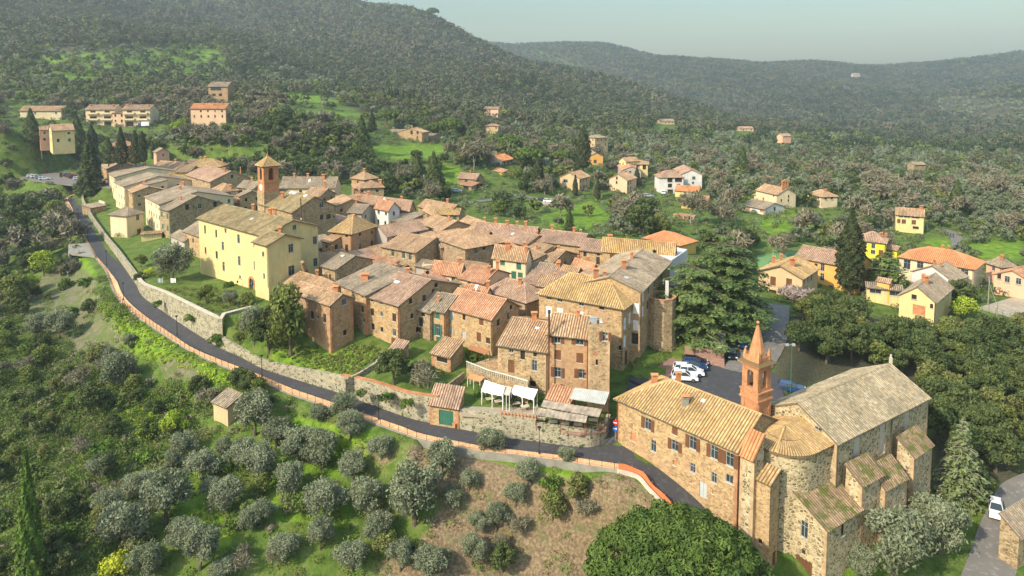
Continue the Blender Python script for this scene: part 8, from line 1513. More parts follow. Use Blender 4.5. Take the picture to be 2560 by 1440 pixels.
# --- foreground olive grove: photo x, y of the crown's middle and its width in photo pixels
OL = [(637, 1057, 80), (690, 1085, 85), (747, 1120, 75), (802, 1142, 80), (607, 1142, 75), (562, 1125, 45), (652, 1167, 85), (507, 1167, 85), (457, 1130, 60), (797, 1032, 50), (862, 1018, 68), (875, 1077, 60), (955, 1122, 65), (882, 1180, 80), (727, 1215, 75),
      (812, 1265, 85), (922, 1258, 90), (1037, 1270, 110), (947, 1325, 70), (712, 1372, 65), (1105, 1162, 75), (1172, 1205, 55), (1225, 1118, 60), (1080, 1412, 85), (655, 1290, 65), (412, 1270, 110), (307, 1335, 95), (457, 1337, 85), (500, 1392, 85), (365, 1425, 80), (570, 1255, 70),
      (532, 1230, 55), (435, 1167, 45), (345, 1220, 70), (625, 1300, 60), (270, 1280, 60), (147, 827, 60), (95, 822, 55), (295, 942, 75), (270, 895, 45), (327, 860, 34), (185, 575, 34), (1190, 1310, 45), (1290, 1240, 60), (1420, 1140, 50), (1320, 1180, 60), (560, 1430, 60), (250, 1180, 50), (1135, 1250, 60), (1000, 1400, 70), (1180, 1390, 55), (880, 1400, 70), (1240, 1310, 50), (800, 1350, 60)]
PL = [('derelict hut', 571, 1000), ('bright green bushy pair', 405, 1060), ('vivid yellow-green tree', 300, 1400), ('ivy-covered cypress', 83, 1300), ('dark round evergreen on the slope', 232, 990), ('huge dome pine', 1500, 1330), ('green garage door', 1120, 1110), ('street lamp by the bastion', 1348, 1134), ('street lamp by the magnolia lawn', 947, 1050), ('street lamp by the grassy lawn', 655, 943), ('street lamp below the garden wall', 443, 838), ('viewing platform', 190, 620), ('dark evergreen beside the ivy cypress', 150, 1290), ('bottom middle of the picture', 780, 1440), ('bare brown bank', 1250, 1330)]; OLN = {}
for i, (px, py, w) in enumerate(OL):
    g_ = at(px, py + w * .38); d = g_[1]; s = w * d / FPX / 4.1; lb = 'x'; zz_ = random.uniform(.8, 1.2); s *= random.uniform(.85, 1.12); kz, dz_ = near_label(('large ' if s > 1.3 else 'small ' if s < .8 else '') + 'grey-green olive tree', g_[0], g_[1], g_[2], np.array([p[1] for p in PL]), np.array([p[2] for p in PL]))
    o_ = tree(f'olive{i % 4}', g_, s, lb, 'olive_tree', 'olive tree', sz=zz_, group= 'olive trees on the slope below the road'); OLN.setdefault(kz, []).append((dz_, i, o_))
for (kd, k, dr), L_ in OLN.items():
    for i, (_, _, o) in enumerate(sorted(L_)): o['label'] = f'{ORD[i]} {kd} {dr} the {PL[k][0]}'
def sp(key, px, py, w, label, name='tree', cat='tree', h=None, pw=None, z=None, kw=None):
    """px,py = foot; w = crown width in photo px; pw = prototype crown width (m)"""
    g_ = at(px, py, z); s = w * g_[1] / FPX / pw; sz = None
    if h: sz = (h * g_[1] / FPX / kw) / s
    return tree(key, g_, s, label, name, cat, sz=sz)
bx, by = PD(1705, 1300, 74).x, 74.0; tree('bigpine0', (bx, by, -3.6), 1.16, 'huge dome-shaped umbrella pine in the foreground, hiding the lower road', 'stone_pine', 'pine tree', rz=.3, sz=.93)
g_ = at(1540, 1420, -6); tree('bigpine0', (PD(1530, 1400, 71).x, 71, -9.5), .55, 'lower second lobe of pine foliage left of the huge dome pine', 'stone_pine', 'pine tree', rz=2)
for key, px, py, w, lb, nm, ct, pw in [
 ('lime0', 300, 1440, 92, 'vivid yellow-green young tree at the bottom left', 'tree', 'tree', 5.4), ('fresh0', 437, 1095, 78, 'bright green bushy tree below the slope, right one of the pair', 'tree', 'tree', 5), ('fresh1', 372, 1100, 60, 'bright green bushy tree below the slope, left one of the pair', 'tree', 'tree', 5),
 ('holm0', 232, 1040, 90, 'dark round evergreen tree standing alone on the left slope', 'evergreen_tree', 'tree', 7), ('holm1', 150, 1320, 95, 'dark evergreen tree right of the ivy-covered cypress', 'evergreen_tree', 'tree', 7), ('holm2', 625, 985, 60, 'dark green bush against the pavement, above the derelict hut', 'bush', 'bush', 7), ('mid0', 580, 960, 34, 'small dark bush right on the road verge', 'bush', 'bush', 6),
 ('fresh0', 110, 690, 70, 'bright yellow-green tree on the far left slope below the road', 'tree', 'tree', 5), ('fresh1', 70, 740, 60, 'second yellow-green tree at the left edge slope', 'tree', 'tree', 5), ('mid1', 35, 770, 90, 'dark broad tree at the left edge under the yellow-green ones', 'tree', 'tree', 6),
 ('cone0', 65, 630, 40, 'tall dark conical evergreen on the left slope', 'conifer', 'tree', 5.2), ('holm1', 60, 560, 80, 'dark spreading evergreen mass at the left edge', 'evergreen_tree', 'tree', 7), ('mid0', 140, 560, 60, 'loose brownish green tree left of the road bend', 'tree', 'tree', 6), ('wist0', 2010, 762, 120, 'leafless purple-grey climbing shrub in front of the balcony house', 'shrub', 'shrub', 7.5),
 ('mid0', 515, 760, 50, 'rounded olive-green tree in the middle of the palace garden', 'tree', 'tree', 6), ('olive1', 575, 765, 45, 'grey-leaved tree in the palace garden, nearest the arched door', 'tree', 'tree', 5), ('mid1', 617, 768, 42, 'brownish green tree at the garden corner beside the person', 'tree', 'tree', 6), ('ivy0', 572, 715, 36, 'climbing green plant on the yellow palace facade', 'climber', 'plant', 3.2),
 ('olive2', 430, 705, 105, 'large grey-green tree in the left garden beside the yellow palace', 'tree', 'tree', 5.2), ('mid1', 352, 668, 34, 'yellowish bamboo clump by the road garden', 'bamboo', 'plant', 6), ('lime0', 372, 690, 30, 'bright yellow bamboo clump under the leafless tree', 'bamboo', 'plant', 5.4), ('holm2', 350, 712, 34, 'dark ivy-like shrub over the end of the garden wall', 'shrub', 'shrub', 7),
 ('mid1', 600, 862, 36, 'yellow-green bamboo on the left of the garden thicket', 'bamboo', 'plant', 6), ('ivy1', 560, 858, 46, 'dark ivy bush hanging over the retaining wall', 'bush', 'bush', 3.2),
 ('holm1', 985, 962, 96, 'dark-leaved magnolia-like tree on the small lawn', 'tree', 'tree', 7), ('holm2', 1040, 952, 50, 'dark low shrub behind the leafless fig tree', 'shrub', 'shrub', 7), ('fig0', 1072, 970, 80, 'bare pale-branched fig tree on the small lawn', 'fig_tree', 'tree', 5), ('holm0', 1273, 1015, 52, 'small round-headed tree rising between the white canopies', 'tree', 'tree', 8.5), ('ivy0', 1195, 985, 50, 'leafy hedge between the garage and the white canopy', 'hedge', 'hedge', 3.2),
 ('ivy1', 1355, 1010, 44, 'tangled climber between the canopy and the pergola', 'climber', 'plant', 3.2), ('ivy0', 1178, 900, 60, 'green vine pergola top between the lean-to and the front houses', 'vine', 'plant', 3.2),
 ('cypress0', 2123, 738, 62, 'tall dark cypress in front of the orange house', 'cypress', 'cypress', 3.9), ('holm2', 2402, 768, 72, 'round dark evergreen right of the yellow house', 'evergreen_tree', 'tree', 7), ('fresh0', 2412, 805, 72, 'bright yellow-green tree beside the canopy of the yellow house', 'tree', 'tree', 5), ('smallcedar0', 2215, 735, 110, 'spreading blue-green cedar between the cypress and the cream building', 'cedar', 'tree', 9),
 ('spruce0', 2398, 1262, 160, 'pale sparse conifer right of the church', 'conifer', 'tree', 10), ('olive2', 2235, 1440, 190, 'very large silver olive beside the church side chapels', 'olive_tree', 'olive tree', 5.2), ('olive0', 2350, 1385, 160, 'large silver olive behind the biggest one, next to the road', 'olive_tree', 'olive tree', 5.2), ('olive3', 2150, 1440, 90, 'silver olive touching the church corner', 'olive_tree', 'olive tree', 5.2),
 ('darkspruce0', 228, 475, 82, 'tall dark spruce at the road bend left of the old town', 'spruce', 'tree', 8.6), ('cone1', 195, 390, 52, 'big dark conifer right of the yellow row house', 'conifer', 'tree', 6.4), ('cypress0', 232, 400, 26, 'narrow dark cypress behind the big spruce', 'cypress', 'cypress', 3.9), 
  ('cypress1', 383, 395, 9, 'tiny cypress above the grey cottage, left one', 'cypress', 'cypress', 2), ('cypress1', 392, 393, 8, 'tiny cypress above the grey cottage, right one', 'cypress', 'cypress', 2), ('cone1', 80, 360, 44, 'dark conifer at the left in front of the long cream farmhouse', 'conifer', 'tree', 6.4), ('cypress1', 425, 316, 9, 'thin cypress between the apartment blocks and the terracotta villa', 'cypress', 'cypress', 2), ('fresh1', 448, 345, 50, 'bright green thicket on the terrace below the terracotta villa', 'bush', 'bush', 5),
 ('cone1', 1085, 488, 54, 'tall dark evergreen at the edge of the old town, right of the pair', 'conifer', 'tree', 6.4), ('cone1', 1045, 470, 40, 'tall dark evergreen at the edge of the old town, left of the pair', 'conifer', 'tree', 6.4), ('cone1', 905, 385, 48, 'dark evergreen left of the stone villa lawn', 'conifer', 'tree', 6.4), ('cone0', 930, 330, 26, 'narrow dark evergreen above the guest house', 'conifer', 'tree', 5.2), ('smallcedar0', 1022, 322, 36, 'cedar with tiered branches behind the stone villa', 'cedar', 'tree', 9),
 ('pine0', 967, 318, 56, 'umbrella pine behind the stone villa', 'stone_pine', 'pine tree', 10), ('pine0', 1128, 345, 64, 'umbrella pine right of the stone villa, right one', 'stone_pine', 'pine tree', 10), ('pine1', 1088, 340, 44, 'umbrella pine right of the stone villa, left one', 'stone_pine', 'pine tree', 8.4), ('holm0', 1165, 410, 52, 'dark round evergreen left of the leafless tree by the lane', 'evergreen_tree', 'tree', 7), ('bare1', 1185, 425, 60, 'leafless brown tree beside the lane', 'bare_tree', 'tree', 7),
 ('pine0', 1325, 428, 78, 'large umbrella pine above the yellow annex', 'stone_pine', 'pine tree', 10), ('pine0', 1275, 385, 60, 'umbrella pine further up behind the large one', 'stone_pine', 'pine tree', 10), ('pine1', 1405, 412, 48, 'small umbrella pine left of the tall dark cypresses', 'stone_pine', 'pine tree', 8.4), ('cypress0', 1345, 478, 26, 'tall cypress right of the pale pole', 'cypress', 'cypress', 3.9), ('cypress0', 1458, 430, 34, 'dark cypress pair beside the bright orange house', 'cypress', 'cypress', 3.9),
 ('cone0', 1592, 465, 24, 'dark conifer in front of the stepped cream house', 'conifer', 'tree', 5.2), ('cypress1', 1438, 490, 12, 'small cypress in front of the brown brick house', 'cypress', 'cypress', 2), ('cypress1', 1494, 500, 13, 'small cypress between brown brick and peach houses', 'cypress', 'cypress', 2), ('bare2', 1365, 470, 34, 'reddish bare shrub left of the brown brick house', 'shrub', 'shrub', 7), ('darkspruce0', 1424, 590, 42, 'brownish conifer behind the back row of roofs', 'conifer', 'tree', 8.6), ('bare1', 1728, 560, 70, 'bare tree before the ochre farmhouse', 'bare_tree', 'tree', 7),
 ('holm0', 1600, 585, 88, 'broad dark green tree behind the long striped roof', 'evergreen_tree', 'tree', 7), ('mid0', 1650, 590, 60, 'lighter green tree right of the broad dark one', 'tree', 'tree', 6), ('fresh0', 1565, 385, 30, 'bright green round tree above the groves', 'tree', 'tree', 5), ('cone1', 1860, 640, 34, 'dark conifer left of the sports field', 'conifer', 'tree', 6.4), ('bare0', 1950, 640, 50, 'bare tree at the sports field', 'bare_tree', 'tree', 7), ('cone1', 1855, 445, 40, 'dark conifer pair left of the country church', 'conifer', 'tree', 6.4), ('cone1', 2390, 540, 46, 'dark conifer at the right, above the lane', 'conifer', 'tree', 6.4)]:
    if w: sp(key, px, py, w, lb, nm, ct, pw=pw)
for key, px, w, h, lb, pw, kw in (('cone0', 305, 40, 95, 'dark conical tree in front of the dark red house, left one', 5.2, 11), ('cone0', 340, 36, 88, 'dark conical tree right of the dark red house', 5.2, 11), ('cypress0', 358, 20, 86, 'slender cypress beside the conical trees', 3.9, 13.5), ('cone1', 272, 40, 70, 'rounded dark conifer between the spruce and the dark red house', 6.4, 13)):
    sp(key, px, 412, w, lb, 'conifer', 'tree', h, pw, PD(px, 412, 268).z, kw)
g_ = at(83, 1490); tree('ivytower0', g_, .86, sz=1.5, label='tall cypress overgrown with ivy at the bottom left', name='cypress', cat='cypress')
g_ = at(95, 1540); tree('ivytower0', (g_[0], g_[1] - 1, g_[2]), .62, 'thick ivy column at the foot of the overgrown cypress', 'ivy_column', 'plant', sz=.8)
tree('cedar0', W(1822, 830, 12), .98, 'great cedar with layered drooping branches beside the square, right one', 'cedar', 'cedar'); tree('cedar1', W(1735, 842, 12), .98, 'great cedar touching the round bastion tower, left one', 'cedar', 'cedar'); tree('cedar1', W(1800, 800, 12), 1.12, 'rear great cedar rising above the other two', 'cedar', 'cedar', rz=1)
for i, (px, py, w) in enumerate([(620, 1420, 60), (1470, 1290, 60), (255, 1250, 50), (1300, 1330, 60), (680, 1405, 50), (1545 - 60, 1400, 50), (1250, 1380, 45)]): sp(f'fig{i % 2}', px, py, w, 'leafless grey-branched tree among the foreground olives, ' + ['by the bottom edge', 'beside the green bush', 'near the ivy cypress', 'on the brown bank', 'with forked pale limbs', 'left of the dome pine', 'on bare earth'][i], 'bare_tree', 'tree', pw=4.5)
sp('mid0', 1440, 1255, 78, 'green bushy tree with yellowish top on the brown bank', 'tree', 'tree', pw=6); sp('mid1', 1380, 1300, 80, 'tangled green shrub below the yellow-topped bush', 'shrub', 'shrub', pw=6)
sp('mid0', 728, 888, 128, 'tall bronze-green evergreen leaning on the corner of the tall gabled house', 'evergreen_tree', 'tree', 185, 6.2, kw=6); sp('holm0', 672, 882, 100, 'dark evergreen in the middle of the garden thicket below the palace', 'evergreen_tree', 'tree', 120, 6.8, kw=7); sp('olive3', 636, 856, 74, 'grey-green round tree in the garden thicket', 'tree', 'tree', 95, 5, kw=4.8); sp('mid1', 700, 850, 80, 'bushy green tree right behind the garden thicket', 'tree', 'tree', 110, 6, kw=6)
for i, (px, py, z, w) in enumerate([(392, 762, 11.5, 1.1), (475, 800, 11.2, 1.3), (548, 850, 9.5, 1.5), (640, 893, 8, 1.0), (720, 925, 8, .9), (965, 1000, 9.2, 1.3), (1020, 1010, 9.6, 1.1), (905, 985, 9.2, .9), (1455, 1112, 6.2, .5), (1230, 1085, 6.4, .6)]): tree(f'ivy{i % 2}', W(px, py, z), w * .8, ['first', 'second', 'third', 'fourth', 'fifth', 'sixth', 'seventh', 'eighth', 'ninth', 'tenth'][i] + ' clump of ivy growing out of the roadside retaining walls', 'ivy', 'plant', 'ivy clumps on the roadside walls')
# planting in the pots
for e, s in fol: o = mesh_obj('foliage', PROTO['ivy0'][0], e, (0, 0, .5 * s + .25)); o.scale = (s * .16,) * 3
# ------------------------------------------------------------------ scattered trees: individuals near, masses far
FP = [(np.array(f[0]), f[1], f[2]) for f in FOOT]; RP = [[tuple(p[:2]) for p in L] + [tuple(p[:2]) for p in R[::-1]] for L, R, _ in STRIPS] + [[tuple(p[:2]) for p in f[0]] for f in FLATS[:-1]]
CLEAR = [[(1335, 545), (1480, 500), (1530, 545), (1460, 575), (1380, 570)], [(925, 365), (1100, 362), (1135, 385), (1030, 400), (935, 395)], [(1100, 405), (1150, 420), (1160, 460), (1100, 465)], [(690, 228), (900, 250), (900, 262), (700, 250)], [(730, 270), (1000, 285), (900, 296), (740, 285)], [(2410, 620), (2560, 600), (2560, 650), (2480, 645)], [(2300, 600), (2368, 590), (2380, 635), (2320, 620)], [(1880, 620), (2030, 620), (2040, 680), (1890, 690)], [(1300, 490), (1410, 485), (1410, 520), (1310, 520)]]
OLZ = [[(90, 122), (560, 112), (570, 175), (500, 195), (150, 192), (90, 150)], [(1180, 290), (1400, 330), (1700, 330), (1700, 400), (1560, 400), (1480, 370), (1250, 350)], [(1550, 330), (2560, 380), (2560, 640), (2000, 640), (1560, 470)], [(650, 150), (760, 180), (900, 230), (860, 250), (640, 210)], [(0, 330), (80, 320), (90, 400), (0, 410)]]
SCR = []
for (f, zb_, zt_) in FOOT:
    f_ = np.array(f)
    if f_[:, 1].mean() > 185:
        uu, vv = proj(np.r_[f_[:, 0], f_[:, 0]], np.r_[f_[:, 1], f_[:, 1]], np.r_[np.full(4, zb_), np.full(4, zt_)]); SCR.append((uu.min(), uu.max(), vv.min(), vv.max(), f_[:, 1].min()))
def blocked(x, y, m=3.0):
    b = np.zeros(len(x), bool)
    for pl in RP: b |= inpoly(pl, x, y); d, _ = segd(pl, x, y, closed=True); b |= d < m * .8
    z_ = hfast(x, y); u_, v_ = proj(x, y, z_); ht = np.where(y > 900, 0, 8.2) * FPX / y
    for (a0, a1, b0, b1, yy) in SCR: b |= (y < yy) & (u_ > a0 - ht * .35) & (u_ < a1 + ht * .35) & (v_ > b0) & (v_ - ht < b0 + (b1 - b0) * .72)
    for pl in CLEAR + OLZ[:1]: b |= inpoly(pl, u_, v_ - ht * .55) & ~inpoly(pl, u_, v_) & (RNG.random(len(x)) < .85)
    for f, _, _ in FP:
        c = f.mean(0); r = np.hypot(*(f - c).T).max(); nr = np.hypot(x - c[0], y - c[1]) < r + m
        if nr.any(): xx, yy = x[nr], y[nr]; d, _ = segd([tuple(p) for p in f], xx, yy, closed=True); bb = inpoly([tuple(p) for p in f], xx, yy) | (d < m); b[nr] |= bb
    return b
def grid(y0, y1, step, px0=-120, px1=2680):
    out = []; y = y0
    while y < y1:
        xa, xb = (px0 - 1280) / FPX * y, (px1 - 1280) / FPX * y; n = int((xb - xa) / step); out.append(np.stack([np.linspace(xa, xb, n) + RNG.uniform(-.42, .42, n) * step, y + RNG.uniform(-.42, .42, n) * step], 1)); y += step
    return np.concatenate(out)
def inz(polys, u, v):
    m = np.zeros(len(u), bool)
    for pl in polys: m |= inpoly(pl, u, v)
    return m
DARKZ = [[(600, 395), (1120, 395), (1120, 470), (980, 490), (850, 445), (640, 440)], [(0, 440), (150, 470), (160, 620), (0, 640)], [(1880, 560), (2000, 560), (2000, 620), (1880, 625)], [(640, 300), (860, 300), (860, 395), (640, 395)]]
BAREZ = [[(200, 170), (640, 180), (700, 300), (600, 330), (200, 250)], [(1000, 260), (1300, 300), (1280, 380), (1150, 330), (1000, 300)], [(450, 350), (640, 330), (640, 420), (450, 400)], [(1400, 470), (1560, 500), (1560, 560), (1400, 540)], [(1880, 560), (1960, 560), (1960, 640), (1880, 640)]]
CH_POLY = [W(*a)[:2] for a in [(1935, 985, 6), (1925, 860, 8), (2050, 800, 7), (2230, 870, 6), (2330, 870, 5), (2440, 850, 5), (2620, 870, 4), (2750, 1000, 3), (2720, 1130, 1.5), (2560, 1150, 1), (2480, 1200, 0), (2440, 1240, 0), (2350, 1250, 0), (2325, 1060, 2), (2280, 960, 3.5), (2150, 940, 5)]]
def place(pts, zone, label, name, cat, group, keys, cap=300, wsc=(.8, 1.15)):
    order = np.argsort(pts[:, 1])
    for i in order[:cap]:
        s = random.uniform(*wsc); x, y = pts[i, :2]; z = float(hfast(x, y)); o = tree(random.choice(keys), (x, y, z), s, label, name, cat, group); kk_, d_ = near_label(label, x, y, z); NEARC.setdefault(kk_, []).append((d_, o))
    return pts[order[cap:]]
# woods around the church
g0 = grid(86, 175, 3.9, 1850, 2900); m = inpoly(CH_POLY, g0[:, 0], g0[:, 1]) & ~blocked(g0[:, 0], g0[:, 1], 2.6)
place(g0[m], 0, 'dark holm oak', 'holm_oak', 'tree', 'dark holm oaks of the wood behind the church', ['holm0', 'holm1', 'holm2', 'holm0', 'holm1', 'mid0'], 300, (.75, 1.05))
g1 = grid(150, 520, 6.3); x, y = g1.T; z = hfast(x, y); u, v = proj(x, y, z); keep = ~blocked(x, y, 3.2) & (~inpoly(VPOLY, x, y) | (v < np.interp(u, [250, 560, 640, 870, 1000, 1150, 1300, 1500, 1720], [425, 436, 452, 462, 500, 522, 556, 596, 612]))) & (u > -60) & (u < 2620)
left = (u < 330) & (v > 470); keep &= ~((v > 690) & (u < 700)) & ~((u > 330) & (u < 1700) & (v > 600)) & ~((u > 1600) & (u < 1920) & (v > 640))
keep &= ~((v > 650) & (u > 1900) & (RNG.random(len(u)) < .75)); lawn = inz(CLEAR, u, v); keep &= ~lawn | (RNG.random(len(u)) < .04)
g1, u, v = g1[keep], u[keep], v[keep]; r = RNG.random(len(u)); oz, dz, bz_ = inz(OLZ, u, v), inz(DARKZ, u, v), inz(BAREZ, u, v)
po = np.where(oz, .78, np.where(dz, .02, np.where(bz_, .14, .46))); pb = np.where(oz, .10, np.where(dz, .10, np.where(bz_, .50, .17))); ph = np.where(oz, .06, np.where(dz, .80, np.where(bz_, .16, .22)))
kind = np.where(r < po, 0, np.where(r < po + pb, 1, np.where(r < po + pb + ph, 2, 3)))
rest = {}
rest[0] = place(g1[kind == 0], 0, 'olive tree', 'olive_tree', 'olive tree', 'olive trees of the groves around the town', ['olivefar0', 'olivefar1', 'olivefar2'], 250, (.8, 1.2))
rest[1] = place(g1[kind == 1], 0, 'leafless tree', 'bare_tree', 'tree', 'leafless trees around the town', ['barefar0', 'barefar1', 'bare0'], 280, (.7, 1.05))
rest[2] = place(g1[kind == 2], 0, 'dark evergreen', 'evergreen_tree', 'tree', 'dark evergreens around the town', ['holmfar0', 'holmfar1', 'holmfar2'], 200, (.65, 1.1))
rest[3] = place(g1[kind == 3], 0, 'leafy tree', 'leafy_tree', 'tree', 'leafy trees around the town', ['midfar0', 'midfar1'], 280, (.7, 1.1))
for i, (px, py) in enumerate([(973, 252), (980, 256), (988, 258), (995, 259), (1008, 262), (1026, 258), (1034, 262)]): sp('cypress1', px, py + 4, 9, 'small cypress in the row above the stone villa', 'cypress', 'cypress', pw=2)['group'] = 'cypress row above the stone villa'
LU_, LV_ = LU, LV; LU, LV = np.array([p[1] for p in PL]), np.array([p[2] for p in PL]); LMK_, LMK = LMK, PL
gw = grid(74, 190, 4.3, -150, 1650); x, y = gw.T; u, v = proj(x, y, hfast(x, y)); wl = inz([[(-80, 820), (60, 860), (250, 900), (420, 1000), (640, 960), (620, 1050), (520, 1110), (400, 1210), (300, 1260), (230, 1560), (-80, 1560)], [(-80, 600), (60, 640), (60, 860), (-80, 860)], [(130, 560), (200, 620), (190, 700), (60, 700)]], u, v); ok = ~inpoly(VPOLY, x, y) & ~blocked(x, y, 2.5) & (v > 560) & (v < 1540) & (RNG.random(len(u)) < np.where(wl, .85, .16)); gw = gw[ok]; kd = RNG.choice(5, len(gw), p=[.3, .2, .16, .2, .14])
near0 = near_label; near_label = lambda a, b_, c, d: near0(a, b_, c, d, LU, LV)
NEARC0, NEARC = NEARC, {}
for j, (lb, nm, ct, gr_, ks, sc) in enumerate([('tangled green shrub', 'shrub', 'shrub', 'tangled shrubs on the near slope', ['scrub0', 'scrub1', 'scrub2'], (.9, 1.7)), ('green leafy sapling', 'leafy_tree', 'tree', 'leafy saplings on the near slope', ['mid0', 'mid1'], (.4, .8)), ('dark evergreen bush', 'evergreen_bush', 'bush', 'dark bushes on the near slope', ['holm0', 'holm1', 'holm2'], (.35, .65)), ('leafless grey tree', 'bare_tree', 'tree', 'leafless trees on the near slope', ['fig0', 'fig1'], (.6, 1.15)), ('ivy-covered bush', 'bush', 'bush', 'ivy bushes on the near slope', ['ivy0', 'ivy1'], (.9, 1.8))]): place(gw[kd == j], 0, lb, nm, ct, gr_, ks, 300, sc)
for (kd, k, dr), L_ in NEARC.items():
    L_.sort(key=lambda a: a[0])
    for i, (_, o) in enumerate(L_): o['label'] = f"{ORD[i] if i < 10 else 'far'} {kd} {dr} the {PL[k][0]}"
NEARC, LMK, LU, LV = NEARC0, LMK_, LU_, LV_
for (kd, k, dr), L_ in NEARC.items():
    L_.sort(key=lambda a: a[0])
    for i, (_, o) in enumerate(L_): o['label'] = f"{ORD[i] if i < 10 else 'distant ' + str(['eleventh', 'twelfth', 'thirteenth', 'fourteenth', 'fifteenth', 'sixteenth'][min(i - 10, 5)])} {kd} {dr} the {LMK[k][0]}"
gb = grid(150, 420, 3.6); x, y = gb.T; z = hfast(x, y); u, v = proj(x, y, z); kb_ = np.ones(len(u), bool)
for pl in RP: kb_ &= ~inpoly(pl, x, y)
for f in CF: kb_ &= ~inpoly(f, x, y)
kb_ &= (~inpoly(VPOLY, x, y) | (v < np.interp(u, [250, 560, 640, 870, 1000, 1150, 1300, 1500, 1720], [425, 436, 452, 462, 500, 522, 556, 596, 612]))) & ~inz(CLEAR, u, v) & (RNG.random(len(u)) < .55) & (u > -40) & ~((v > 690) & (u < 700)) & ~((u > 1600) & (u < 1920) & (v > 640)); BUSH = gb[kb_]
pn = lambda a, sc, sd: .5 + .5 * np.sin(a[:, 0] / sc + sd + 2 * np.sin(a[:, 1] / sc / 1.3)) * np.sin(a[:, 1] / sc / .9 + sd * 2)
# masses: one mesh per kind
def mass(pts, R, H, n, size, mat, name, label, base=.0, elong=1.5, jit=.25):
    if not len(pts): return
    k = len(pts); zg = hfast(pts[:, 0], pts[:, 1]); s = 1 + jit * RNG.uniform(-1, 1, k); d = unit(k * n).reshape(k, n, 3); d[:, :, 2] = np.abs(d[:, :, 2]) * 1.2 - .35; d /= np.linalg.norm(d, axis=2, keepdims=True)
    rr = (1 + .22 * np.sin(d[:, :, 0] * 5 + pts[:, None, 0]) * np.cos(d[:, :, 1] * 6 + pts[:, None, 1])) * RNG.uniform(.75, 1.05, (k, n)); C = d * rr[..., None] * s[:, None, None] * np.array([R, R, H * .5]); C[:, :, 0] += pts[:, None, 0]; C[:, :, 1] += pts[:, None, 1]; C[:, :, 2] += (zg + (base + H * .5) * s)[:, None]
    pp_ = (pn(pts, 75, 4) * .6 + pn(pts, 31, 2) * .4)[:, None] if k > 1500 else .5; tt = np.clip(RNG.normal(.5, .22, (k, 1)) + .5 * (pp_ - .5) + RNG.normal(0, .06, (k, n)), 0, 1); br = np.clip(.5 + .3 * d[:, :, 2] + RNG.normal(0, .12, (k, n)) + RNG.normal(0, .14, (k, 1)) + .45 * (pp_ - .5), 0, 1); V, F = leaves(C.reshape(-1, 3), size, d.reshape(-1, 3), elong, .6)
    tag(mesh_obj(name, np_mesh(name, V, F, [LM[mat]], np.repeat(np.stack([tt.ravel(), br.ravel(), br.ravel()], 1), 4, 0))), label, 'trees', None, 'stuff')
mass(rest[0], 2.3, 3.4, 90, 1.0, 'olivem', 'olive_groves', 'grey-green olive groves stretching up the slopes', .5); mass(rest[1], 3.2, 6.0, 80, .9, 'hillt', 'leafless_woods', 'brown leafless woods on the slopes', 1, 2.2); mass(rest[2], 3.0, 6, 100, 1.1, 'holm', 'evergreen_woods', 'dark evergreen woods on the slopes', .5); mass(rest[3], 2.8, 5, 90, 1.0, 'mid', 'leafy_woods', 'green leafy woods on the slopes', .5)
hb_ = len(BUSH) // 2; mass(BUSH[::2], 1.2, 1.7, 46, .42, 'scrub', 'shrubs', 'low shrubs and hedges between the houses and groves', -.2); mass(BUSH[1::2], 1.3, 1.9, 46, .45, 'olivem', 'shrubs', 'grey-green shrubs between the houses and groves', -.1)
def vis(pts, m=14):
    x, y = pts.T; z = hfast(x, y); ok = np.ones(len(x), bool)
    for f in np.linspace(.12, .985, 44): ok &= (CAMZ + (z + m - CAMZ) * f) > hfast(x * f, y * f) - 1
    return ok
g2 = grid(520, 960, 8.2); x, y = g2.T; z = hfast(x, y); u, v = proj(x, y, z); k = ~blocked(x, y, 4) & vis(g2); oz = inz(OLZ, u, v) | inz([[(2360, 250), (2600, 260), (2600, 320), (2350, 285)], [(1500, 330), (2100, 335), (2560, 400), (1500, 400)]], u, v); g2, u, v, oz = g2[k], u[k], v[k], oz[k]; r = RNG.random(len(u))
cl = pn(g2, 60, 1); K0 = oz & (r < .8); K1 = ~K0 & (r < .35 + .4 * cl); K2 = ~K0 & ~K1 & (r < .93); K3 = ~K0 & ~K1 & ~K2
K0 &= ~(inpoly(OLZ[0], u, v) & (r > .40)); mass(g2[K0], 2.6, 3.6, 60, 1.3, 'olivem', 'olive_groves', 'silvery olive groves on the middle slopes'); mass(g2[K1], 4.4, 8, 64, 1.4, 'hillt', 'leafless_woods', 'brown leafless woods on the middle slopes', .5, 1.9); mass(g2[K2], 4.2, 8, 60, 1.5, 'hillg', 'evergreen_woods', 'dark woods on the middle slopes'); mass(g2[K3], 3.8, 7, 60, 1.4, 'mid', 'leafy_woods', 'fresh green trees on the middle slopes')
g3 = grid(960, 2550, 12.5); g3 = g3[vis(g3, 16)]; x, y = g3.T; z = hfast(x, y); u, v = proj(x, y, z); r = RNG.random(len(u)); cl = pn(g3, 120, 2) * .6 + pn(g3, 43, 5) * .4; kb = (u < 1700) & (y < 1700); oz = inz([[(2340, 245), (2600, 250), (2600, 320), (2340, 285)]], u, v)
K1 = (r < np.where(kb, .40, .25) + .45 * cl) & ~oz; K4 = ~K1 & (r > .97 - .05 * cl); K2 = ~K1 & ~K4 & ~oz; K0 = oz & ~K1 & (r > .3)
mass(g3[K1], 6.4, 11, 30, 2.7, 'hillt', 'hill_woods', 'brown leafless forest covering the hills'); mass(g3[K2], 6.2, 11, 28, 2.8, 'hillg', 'hill_woods', 'dark green forest covering the hills'); mass(g3[K4], 5.5, 10, 26, 2.6, 'mid', 'hill_woods', 'scattered yellow-green trees in the hill forest'); mass(g3[K0], 4, 6, 20, 2.6, 'olivem', 'olive_groves', 'striped olive terraces on the far right hill')
